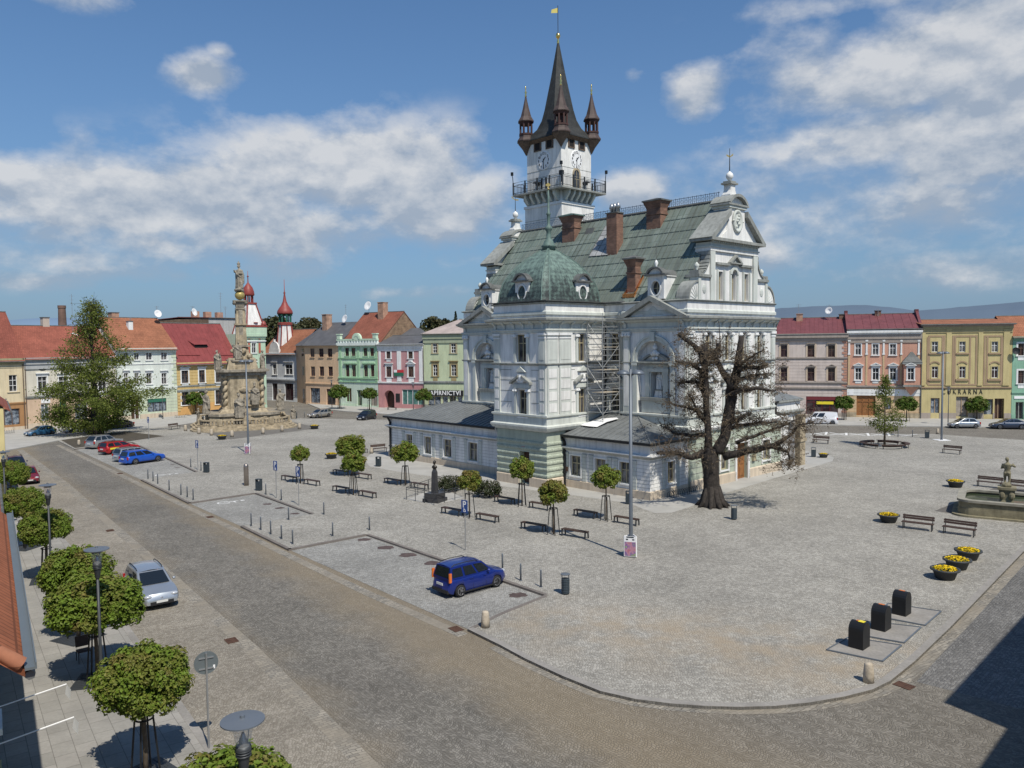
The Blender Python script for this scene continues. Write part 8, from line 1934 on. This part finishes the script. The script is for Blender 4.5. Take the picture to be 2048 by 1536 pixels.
# clipped dark bushes by the bust, distant trees
HB=crown('leaves',M['hedge'],2600,1.0,0.8,0.06,31,60,0.25,0.3)
for(x0,x1,yb,yt),lab in(((877,921,986,948),'dark clipped bush left of the reddish maple behind the bust'),((945,1008,996,958),'dark clipped bush right of the reddish maple behind the bust')):
 c=gp((x0+x1)/2,yb-3);w=(x1-x0)/2*(c-EYE).length/FPX;z=zat((x0+x1)/2,yt,c);t=thing('bush',lab,'bush',c,HANG-PI/2,'dark bushes behind the bust monument');mobj('leaves',HB,t,(0,0,z*.45)).scale=(w*.92,1.1,z*.62);q=MB()
 for k in range(6):q.tube([(-w*.6+k*w*.24,0,0),(-w*.6+k*w*.24,0,z*.6)],0.04,5)
 q.build('stem',M['bark'],t)
FT=crown('crown',M['far'],1500,5.0,4.2,0.55,41,40,1.7,.5)
for px,py,D_,s,lab in((548,655,330,1.3,'dark wooded crown seen between the mint house and the onion turret'),(585,662,360,1.2,'distant tree crown behind the onion turret'),(620,650,420,1.2,'distant bare tree behind the grey roofed orange house'),(872,652,260,1.0,'greyish distant tree right of the brick gable'),(893,655,270,.9,'distant tree left of the fir behind the light green house'),(520,668,330,1.1,'distant low tree behind the mint house roof')):
 d=ray(px,py);k=D_/math.hypot(d.x,d.y);c=EYE+d*k;t=thing('distant_tree',lab,'tree',(c.x,c.y,0),px,'distant trees behind the houses');mobj('crown',FT,t,(0,0,c.z-1.5)).scale=(s,s,s);q=MB();q.tube([(0,0,0),(0,0,c.z)],[.5,.15],6);q.build('trunk',M['bark'],t)
for px,py,D_,lab in((911,623,230,'dark pointed fir rising behind the light green house'),(4,633,170,'dark fir tip behind the roof at the left edge'),(2001,652,190,'dark fir tip behind the mustard house'),(1690,628,190,'small dark fir tip behind the maroon roofs')):
 d=ray(px,py);k=D_/math.hypot(d.x,d.y);c=EYE+d*k;t=thing('fir_tree',lab,'tree',(c.x,c.y,0),0,'firs behind the houses');f=MB();g=random.Random(px)
 for i in range(520):h=g.random()**.7;a=g.uniform(0,2*PI);r=(1-h)*3.0*g.uniform(.3,1)+.05;leaf(f,Vector((r*math.cos(a),r*math.sin(a),c.z*.35+c.z*.65*h-r*.25)),.3,Vector((math.cos(a),math.sin(a),1.2)).normalized(),g,(g.random(),g.random(),0))
 f.build('crown',M['fir'],t);q=MB();q.tube([(0,0,0),(0,0,c.z)],[.3,.03],6);q.build('trunk',M['bark'],t)
# ------------------------------------------------------------------ statues, column, fountain, bust
def figure(seed,arm=0,robe=True,staff=False,crown_=False,h=1.8):
 """draped stone figure: lathe robe, torso, head and arms fused into one skin by a voxel remesh"""
 g=random.Random(seed);q=MB();sw=g.uniform(-.07,.07);n=14
 if robe:q.lathe([(.31,0),(.29,.25),(.25,.55),(.235,.85),(.2,1.0),(.235,1.2),(.23,1.36),(.13,1.47),(.07,1.52),(.07,1.6)],n,(0,0,0),sx=1.0,sy=.72)
 q.ball((sw,-.03,1.68),.115,10,.85,.95,1.2);q.ball((sw,-.14,1.67),.03,6);q.ball((sw,.03,1.7),.125,8,.9,.9,1.1)
 for s in(-1,1):
  sh=Vector((s*.22,0,1.38));k=(arm+(s>0))%4
  el,ha=((s*.34,-.05,1.1),(s*.14,-.27,1.14))if k==0 else((s*.36,-.08,1.2),(s*.42,-.2,1.52))if k==1 else((s*.33,.02,1.08),(s*.34,-.1,.82))if k==2 else((s*.38,-.1,1.25),(s*.22,-.3,1.38))
  q.tube([sh,el,ha],[.085,.07,.045],7);q.ball(ha,.06,6)
  if robe:q.tube([sh,(s*.3,.05,1.0),(s*.33,.06,.35)],[.1,.12,.1],6)
 if not robe:
  q.lathe([(.12,.74),(.19,.86),(.165,1.03),(.215,1.28),(.22,1.38),(.12,1.46),(.07,1.52),(.07,1.6)],n,sy=.66)
  for e in(-1,1):q.tube([(e*.1,.02,.86),(e*.12,-.02,.5),(e*.11,.04,.06)],[.115,.08,.055],8);q.ball((e*.09,.07,.84),.1,8);q.ball((e*.11,-.04,.03),.07,6,.8,1.6,.6)
  q.ball((0,.1,.1),.3,8,1,.8,.6)
 for k in range(7 if robe else 0):a=2*PI*k/7+g.uniform(-.3,.3);q.tube([(.2*math.cos(a),.15*math.sin(a),1.0),(.27*math.cos(a+.15),.2*math.sin(a+.15),.5),(.31*math.cos(a+.25),.23*math.sin(a+.25),0)],[.04,.055,.06],5)
 if robe:q.tube([(-.22,-.12,1.25),(.0,-.2,1.02),(.24,-.1,.85)],[.06,.07,.06],5)
 if crown_:q.lathe([(.1,0),(.14,.12),(.05,.2),(.03,.32)],8,(sw,0,1.78))
 if staff:q.tube([(.42,-.2,1.0),(.5,-.3,2.2)],.03,5)
 o=q.build('figure',M['stoned']);md=o.modifiers.new('fuse','REMESH');md.mode='VOXEL';md.voxel_size=.034;sm=o.modifiers.new('soft','SMOOTH');sm.iterations=2;me=evald(o)
 for v in me.vertices:nn=noise.noise(v.co*9+Vector((seed,0,0)))*.012;v.co+=v.normal*nn
 for p in me.polygons:p.use_smooth=True
 me.materials.clear();me.materials.append(M['stoned']);return me
FG=[figure(1,0),figure(2,1,staff=True),figure(3,2),figure(4,3,crown_=True),figure(5,3,robe=False)]
def statue(me,loc,rz,h,lab,m=None,grp=None,name='stone_statue'):
 me2=me
 if m:me2=me.copy();me2.materials.clear();me2.materials.append(m)
 o=mobj(name,me2,None,loc,rz);s=h/1.8;o.scale=(s,s,s);return tag(o,lab,'statue',grp)
ns='white saints in the hall niches'
statue(FG[0],hw(5.95,3.4,8.4),HANG-PI/2,1.65,'white plaster statue in the right hand niche of the town hall',M['statue'],ns,'niche_statue');statue(FG[3],hw(5.95,25.1,8.4),HANG-PI/2,1.65,'white plaster statue in the left hand niche of the town hall',M['statue'],ns,'niche_statue')
cp=gp(487,852);cp=Vector((cp.x,cp.y,0));ca=R(22);COLM=thing('plague_column','tall weathered baroque stone column with stepped base, balustrade and twisted columns','monument',cp,ca)
px_m=(cp-EYE).length/FPX
def cz(py):return zat(487,py,cp)
def star(r,k=.12,n=48,lobes=4,sq=1.0):
 return[(r*(1+k*math.cos(lobes*2*PI*i/n+PI))*math.cos(2*PI*i/n),r*(1+k*math.cos(lobes*2*PI*i/n+PI))*math.sin(2*PI*i/n))for i in range(n)]
q=MB();
for i,r in enumerate((8.4,8.0,7.6)):q.prism(star(r),i*.22,(i+1)*.22,'z')
q.build('steps',M['stone'],COLM);zb=.66;zt=cz(822)
q=MB();q.prism(star(7.15),zb,zb+.18,'z');q.build('balustrade_base',M['stone'],COLM);q=MB();R1=star(7.05,n=96);r2=star(6.75,n=96);n=96
for i in range(n):j=(i+1)%n;z0,z1=1.45,1.65;q.add([(*R1[i],z0),(*R1[j],z0),(*r2[j],z0),(*r2[i],z0),(*R1[i],z1),(*R1[j],z1),(*r2[j],z1),(*r2[i],z1)],[(0,3,2,1),(4,5,6,7),(0,1,5,4),(2,3,7,6)])
q.build('balustrade_rail',M['stone'],COLM);st=[star(6.9,n=96)[i]for i in range(96)]
bo_=None
for i,(x,y)in enumerate(st):
 if i%8==0:q=MB();q.box(x-.32,x+.32,y-.32,y+.32,zb+.1,1.72);q.build('balustrade_pier',M['stone'],COLM)
 elif bo_ is None:q=MB();q.smooth=True;q.lathe([(.1,0),(.06,.1),(.13,.3),(.06,.5),(.1,.62)],8);bo_=q.build('baluster',M['stoned'],COLM,(x,y,.84))
 else:dup(bo_,(x,y,.84))
q=MB();P8=lambda r,c:[(-r,-r*c),(-r*c,-r),(r*c,-r),(r,-r*c),(r,r*c),(r*c,r),(-r*c,r),(-r,r*c)]
q.prism(P8(4.9,.72),zb,zt-.35,'z');q.k=1;q.prism(P8(5.15,.72),zt-.35,zt,'z');q.k=0;g=random.Random(4)
for a in range(4):
 M4=Matrix.Rotation(a*PI/2,4,'Z');q.M=M4;q.frust(-1.0,1.0,-5.6,-4.8,zb,-.75,.75,-5.4,-4.8,zt-.3)
 q.M=M4@Matrix.Rotation(PI/4,4,'Z');q.frust(-1.1,1.1,-6.3,-4.8,zb,-.8,.8,-6.0,-4.8,zt+.05);q.M=M4
 for k in range(16):q.ball((g.uniform(-3.4,3.4),-4.92,g.uniform(1.1,zt-.6)),g.uniform(.18,.4),6,1,.45,1)
q.build('terrace',[M['stone'],M['stoned']],COLM)
z1,z2=zt,cz(738);q=MB();w=3.1;q.frust(-3.6,3.6,-3.6,3.6,z1,-w,w,-w,w,z1+.6);q.prism(P8(w,.62),z1+.6,z2-.9,'z');q.k=1;q.prism(P8(w+.35,.66),z2-.9,z2-.35,'z');q.prism(P8(w+.75,.7),z2-.35,z2,'z');q.k=0
for a in range(4):
 q.M=Matrix.Rotation(a*PI/2,4,'Z');arch_band(q,0,z1+3.1,.7,1.0,-w-.15,-w+.05);q.box(-1.1,1.1,-w-.25,-w,z1+1.0,z1+1.2);q.ball((0,-w-.1,z1+3.5),.5,7,1.2,.5,.8)
q.build('pedestal',[M['stone'],M['stoned']],COLM)
for a in range(4):
 q=MB();q.smooth=True;c=Vector((3.75*math.cos(a*PI/2+PI/4),3.75*math.sin(a*PI/2+PI/4),0));H_=z2-.9-z1-.6;q.tube([c+Vector((.14*math.cos(k*.9),.14*math.sin(k*.9),z1+.75+(H_-.9)*k/28))for k in range(29)],.29,8);q.lathe([(.45,0),(.45,.2),(.3,.3)],10,(c.x,c.y,z1+.55));q.lathe([(.3,0),(.5,.35),(.52,.6)],10,(c.x,c.y,z2-1.5));q.build('twisted_column',M['stone'],COLM)
z3,z4,z5=cz(722),cz(688),cz(601);q=MB()
for s in(-1,1):
 for r in(-1,1):q.frust(s*1.7-.6,s*1.7+.6,r*1.7-.6,r*1.7+.6,z2,s*1.5-.4,s*1.5+.4,r*1.5-.4,r*1.5+.4,z3+.5)
q.prism(P8(1.9,.6),z2,z3,'z');q.k=1;q.prism(P8(2.25,.65),z3,z3+.25,'z');q.k=0;q.frust(-1.25,1.25,-1.25,1.25,z3+.25,-.95,.95,-.95,.95,z4-.45);q.k=1;q.box(-1.3,1.3,-1.3,1.3,z4-.45,z4-.15);q.k=0
for k in range(12):q.ball((g.uniform(-1.5,1.5),-1.2-.3*g.random(),g.uniform(z3+.3,z4-.8)),g.uniform(.25,.5),6)
q.build('upper_pedestal',[M['stone'],M['stoned']],COLM)
q=MB();q.frust(-.85,.85,-.85,.85,z4-.15,-.6,.6,-.6,.6,z5-1.3);zc_=z4+(z5-z4)*.45;q.box(-.95,.95,-.95,.95,zc_-.12,zc_+.12);q.k=1
for a in range(4):q.M=Matrix.Rotation(a*PI/2,4,'Z');q.box(-.3,.3,-.78,-.6,z4,z5-1.5)
q.M=Matrix.Identity(4);q.box(-.75,.75,-.75,.75,z5-1.4,z5-1.2);q.frust(-.6,.6,-.6,.6,z5-1.2,-.85,.85,-.85,.85,z5-.2);q.box(-1.05,1.05,-1.05,1.05,z5-.2,z5)
for s in(-1,1):
 for r in(-1,1):q.ball((s*.85,r*.85,z5-.4),.28,7)
q.build('obelisk',[M['stone'],M['stoned']],COLM)
q=MB();q.smooth=True;q.ball((0,0,z5+.8),.74,16);q.k=1;q.tube([(-.7,-.3,z5+1.5),(0,-.7,z5+1.75),(.6,-.1,z5+1.3)],[.25,.3,.15],7);q.ball((0,0,z5+1.6),.6,9,1.1,1,.5);q.build('gilded_globe',[M['goldpaint'],M['stoned']],COLM)
zg=z5+1.85;top_h=cz(526)-zg;cl='saints on the stone column'
CM=Matrix.Translation(cp)@Matrix.Rotation(ca,4,'Z')
statue(FG[3],CM@Vector((0,0,zg)),R(-25),top_h*.93,'crowned stone Madonna on the gilded globe at the very top of the column',None,cl)
for(x,y),z,hh,k,rz,lab in(((-5.4,-2.0),zt,3.5,1,-60,'stone saint with raised staff on the left corner of the column terrace'),((5.6,-1.0),zt,3.3,2,30,'stone saint standing on the right corner of the column terrace'),((-.8,-5.6),zt-.6,3.7,0,-20,'big draped stone saint at the front of the column terrace'),((1.6,-3.75),z1+1.2,3.1,3,0,'stone saint in the shell niche of the column pedestal'),((-3.6,-2.2),z2,3.0,0,-40,'dark stone saint on the upper left corner of the column cornice'),((3.2,.9),z2,2.9,2,60,'dark stone saint on the upper right corner of the column cornice'),((-.6,-1.9),z3+.3,2.7,1,0,'stone angel crouched against the upper pedestal of the column'),((7.6,-.4),.8,2.0,3,10,'small stone figure at the right end of the column balustrade'),((-6.5,1.0),.8,2.2,2,-90,'stone figure at the left end of the column balustrade')):
 statue(FG[k],CM@Vector((x,y,z)),ca+R(rz),hh,lab,None,cl)
# fountain at the right edge
fc=gp(2010,1010);t=thing('fountain','long rounded stone fountain basin with green water at the right edge','fountain',fc,ang2(gp(1868,1022),gp(1990,975))-R(52));fa=ang2(gp(1923,1030),gp(2020,1039));t.rotation_euler=(0,0,fa)
def rrect(a,b,r,n=6):return[(sx*(a-r)+r*math.cos(w),sy*(b-r)+r*math.sin(w))for sx,sy,w0 in((1,1,0),(-1,1,PI/2),(-1,-1,PI),(1,-1,1.5*PI))for w in[w0+PI/2*i/n for i in range(n+1)]]
o_=(3.0,2.6)
t.location=gp(1923,1032)+Vector((math.cos(fa),math.sin(fa),0))*(o_[0]-.3)+Vector((-math.sin(fa),math.cos(fa),0))*o_[1]
def wallring(q,A,B,z0,z1):
 n=len(A)
 for i in range(n):j=(i+1)%n;q.add([(*A[i],z0),(*A[j],z0),(*B[j],z0),(*B[i],z0),(*A[i],z1),(*A[j],z1),(*B[j],z1),(*B[i],z1)],[(4,5,6,7),(0,1,5,4),(2,3,7,6)])
q=MB();wallring(q,rrect(3.35,2.95,1.1),rrect(2.9,2.5,.9),0,.12);wallring(q,rrect(2.98,2.58,.95),rrect(2.7,2.3,.8),.12,.55);wallring(q,rrect(2.94,2.54,.95),rrect(2.7,2.3,.8),.55,1.0);q.build('basin',M['foun'],t)
q=MB();wallring(q,rrect(3.05,2.65,1.0),rrect(2.55,2.15,.75),1.0,1.16);q.build('rim',M['founk'],t);q=MB();q.poly([(x,y,.86)for x,y in rrect(2.72,2.32,.8)]);q.build('water',M['water'],t)
q=MB();q.frust(-.55,.55,-.55,.55,.3,-.42,.42,-.42,.42,1.0);q.frust(-.42,.42,-.42,.42,1.0,-.5,.5,-.5,.5,1.75);q.box(-.58,.58,-.58,.58,1.75,1.92)
for s in(-1,1):q.ball((s*.3,-.5,1.35),.2,7,1,.5,1.3)
q.build('pedestal',M['foun'],t);bpy.context.view_layer.update();fp=t.matrix_world@Vector((0,0,1.92));fs=gp(1997,976)
statue(FG[4],fp,fa+R(165),2.1,'mossy stone figure seen from behind on the fountain pedestal',M['foun'])
# bust with railing
bp_=gp(870,1003);t=thing('bust_monument','dark bust on a slim granite pillar before the left hall wing','monument',bp_,HANG-PI/2+R(20));q=MB();q.box(-.72,.72,-.72,.72,0,.3);q.box(-.6,.6,-.6,.6,.3,.72);q.frust(-.22,.22,-.22,.22,.72,-.17,.17,-.17,.17,2.35);q.frust(-.17,.17,-.17,.17,2.35,-.1,.1,-.1,.1,2.6);q.build('pillar',M['granite'],t)
q=MB();q.smooth=True;q.lathe([(.1,0),(.17,.08),(.24,.16),(.2,.28),(.08,.34),(.08,.42)],12,(0,0,2.58),sy=.7);q.ball((0,-.02,3.13),.125,12,.85,1,1.2);q.ball((0,-.15,3.1),.028,6);q.ball((0,.03,3.17),.13,10,.9,.95,1.1);
for s in(-1,1):q.ball((s*.11,0,3.12),.03,6,.5,1,1.4);q.ball((s*.045,-.125,3.15),.018,5)
q.build('bust',M['bronze'],t)
RP=[gp(813,999),gp(868,1010),gp(930,996),gp(878,975)];c=sum(RP,Vector())/4;t=thing('railing','low dark metal railing on a pale slab round the bust pillar','railing',c);q=MB();q.prism([(p.x-c.x,p.y-c.y)for p in RP],.006,.02,'z');q.build('slab',M['apron'],t);q=MB()
for a,b in zip(RP,RP[1:]+RP[:1]):
 a,b=a-c,b-c;q.tube([a+Vector((0,0,1)),b+Vector((0,0,1))],.025,5);q.tube([a+Vector((0,0,.82)),b+Vector((0,0,.82))],.015,5)
q.build('rail',M['iron'],t)
for a,b in zip(RP,RP[1:]+RP[:1]):
 for k in range(3):p=(a-c).lerp(b-c,k/3);q=MB();q.tube([p,p+Vector((0,0,1))],.028,5);q.build('post',M['iron'],t)
# ------------------------------------------------------------------ houses beside the camera
ed=(gp(72,1297,8)-gp(25,1010,8));ed.z=0;ed.normalize()
E1=gp(72,1297,8);A_=Vector((E1.x,E1.y));inn=Vector((ed.y,-ed.x,0));inn=inn if inn.x<0 else-inn
a=E1+inn*.62;far=gp(25,1010,8)+inn*.62
h=House('town_house','orange pantile roofed house with zinc gutter at the lower left edge',(a.x+ed.x*-.1,a.y+ed.y*-.1),(far.x,far.y),9,pxpts=False)
yw=plaster('pale_yellow_facade',(0.62,0.52,0.26));h.window((2.0,3.2,1,2.8),M['framew'],M['glass'],M['trimw'],2,(.6,),meters=True);h.window((5.5,6.7,1,2.8),M['framew'],M['glass'],M['trimw'],2,(.6,),meters=True);h.opening((8.6,10,0,2.5),M['wooddk'],meters=True);h.window((2.0,3.0,4.6,6.4),M['framew'],M['glass'],M['trimw'],2,(.6,),meters=True);h.window((5.5,6.5,4.6,6.4),M['framew'],M['glass'],M['trimw'],2,(.6,),meters=True)
if h.dy.x>0:pass
h.walls(yw,7.9,3.4,M['cornice'],plinth=.5);h.gable_roof(tiles('orange_pantile_roof',(0.36,0.125,0.06),row=.3,wid=.22,dark=.5),8.0,12.0,over=.47,ends=.1)
q=MB();q.box(-.2,h.L+.1,-.6,-.46,7.72,7.76);q.box(-.2,h.L+.1,-.62,-.6,7.72,7.82);q.build('gutter',M['signback'],h.o)
q=MB();n=16;q.smooth=True
for k in range(n):y=-.42+k*.36;z=8.0+(y)*h.sl+.16;q.tube([(-.05,y,z),(-.05,y+.4,z+.4*h.sl)],[.12,.10],8,False)
q.build('verge_tiles',M['tile_orange'],h.rf)
for k,(x,z)in enumerate(((-.8,3.9),(.6,3.9))):
 pass
nb=House('town_house','yellow house front with shop signs and small flag poles at the bottom left corner',(a.x+ed.x*14+inn.x*.5,a.y+ed.y*14+inn.y*.5),(a.x+ed.x*.1+inn.x*.5,a.y+ed.y*.1+inn.y*.5),9,pxpts=False)
for x in(2,5,8,11):nb.window((x,x+1.1,4.4,6.2),M['framew'],M['glass'],M['trimw'],2,(.6,),meters=True)
nb.opening((8.0,12.5,.7,2.8),M['shop'],'shop_window',.15,M['framed'],meters=True,div=3);nb.opening((3,6,.7,2.8),M['shop'],'shop_window',.15,M['framed'],meters=True);nb.walls(yw,6.9,3.2,M['cornice']);nb.gable_roof(M['tile_orange'],6.9,10.5)
for k in range(2):
 tip=gp(*((133,1368),(148,1434))[k],3.6);p0=nb.A+nb.dx*((tip-nb.A).dot(nb.dx));p0.z=3.3;t=thing('flag_pole',('white flag pole nearer the pantile roof sticking out over the pavement','white flag pole nearer the camera sticking out over the pavement')[k],'flag',p0,0,'white flag poles over the left pavement');d=tip-p0
 q=MB();q.tube([(0,0,0),d],.018,6);q.build('pole',M['signwhite'],t);q=MB();q.add([d,d+Vector((.16,-.08,-.12)),d+Vector((.1,-.03,-.42)),d+Vector((-.08,.05,-.3))],[(0,1,2,3)]);q.build('flag',M['signwhite'],t)
mid=far-ed*30;h3=House('town_house','low red roofed house further along the left street, mostly outside the view',(far.x-ed.x*.1,far.y-ed.y*.1),(mid.x,mid.y),9,pxpts=False)
h3.walls(yw,4.6);h3.gable_roof(M['tile_red'],4.6,8.0)
e2=gp(14,795,8);h4=House('town_house','red roofed house whose eave corner shows at the left edge above the maples',(e2.x+inn.x*.5+ed.x*14,e2.y+inn.y*.5+ed.y*14),(e2.x+inn.x*.5,e2.y+inn.y*.5),9,pxpts=False);h4.walls(yw,7.9);h4.gable_roof(M['tile_red'],8.0,12);h4.downpipe(h4.L-.1,7.9,M['galv'])
# building on the right whose shadow falls over the side street
S1=gp(1900,1410,ZR);SH=Vector((SUN_H.x,SUN_H.y,0))/math.tan(SUN_EL);HB_=13.0;k=S1+SH*HB_;du=(gp(2048,1245,ZR)-S1).normalized();dn=Vector((du.y,-du.x,0))
h5=House('corner_house','tall corner house right of the camera that shades the side street',(k.x+du.x*40,k.y+du.y*40),(k.x,k.y),9,pxpts=False)
for x in range(3,38,4):
 for z in(1.2,5.2,9.2):h5.window((x,x+1.2,z,z+2.0),M['framew'],M['glass'],M['trimw'],2,(.6,),sur=.15,meters=True)
h5.walls(creamw,HB_-.1);h5.gable_roof(M['tile_red'],HB_,HB_+3,over=.0,ends=0)
S2=gp(2032,1457,ZR);k2=S2+SH*HB_;h6=House('corner_house','cream rear wing of the corner house right of the camera',(k2.x-du.x*.1,k2.y-du.y*.1),(k2.x-du.x*12,k2.y-du.y*12),6,pxpts=False);h6.walls(creamw,HB_-.1);h6.gable_roof(M['tile_red'],HB_,HB_+2,over=0,ends=0)
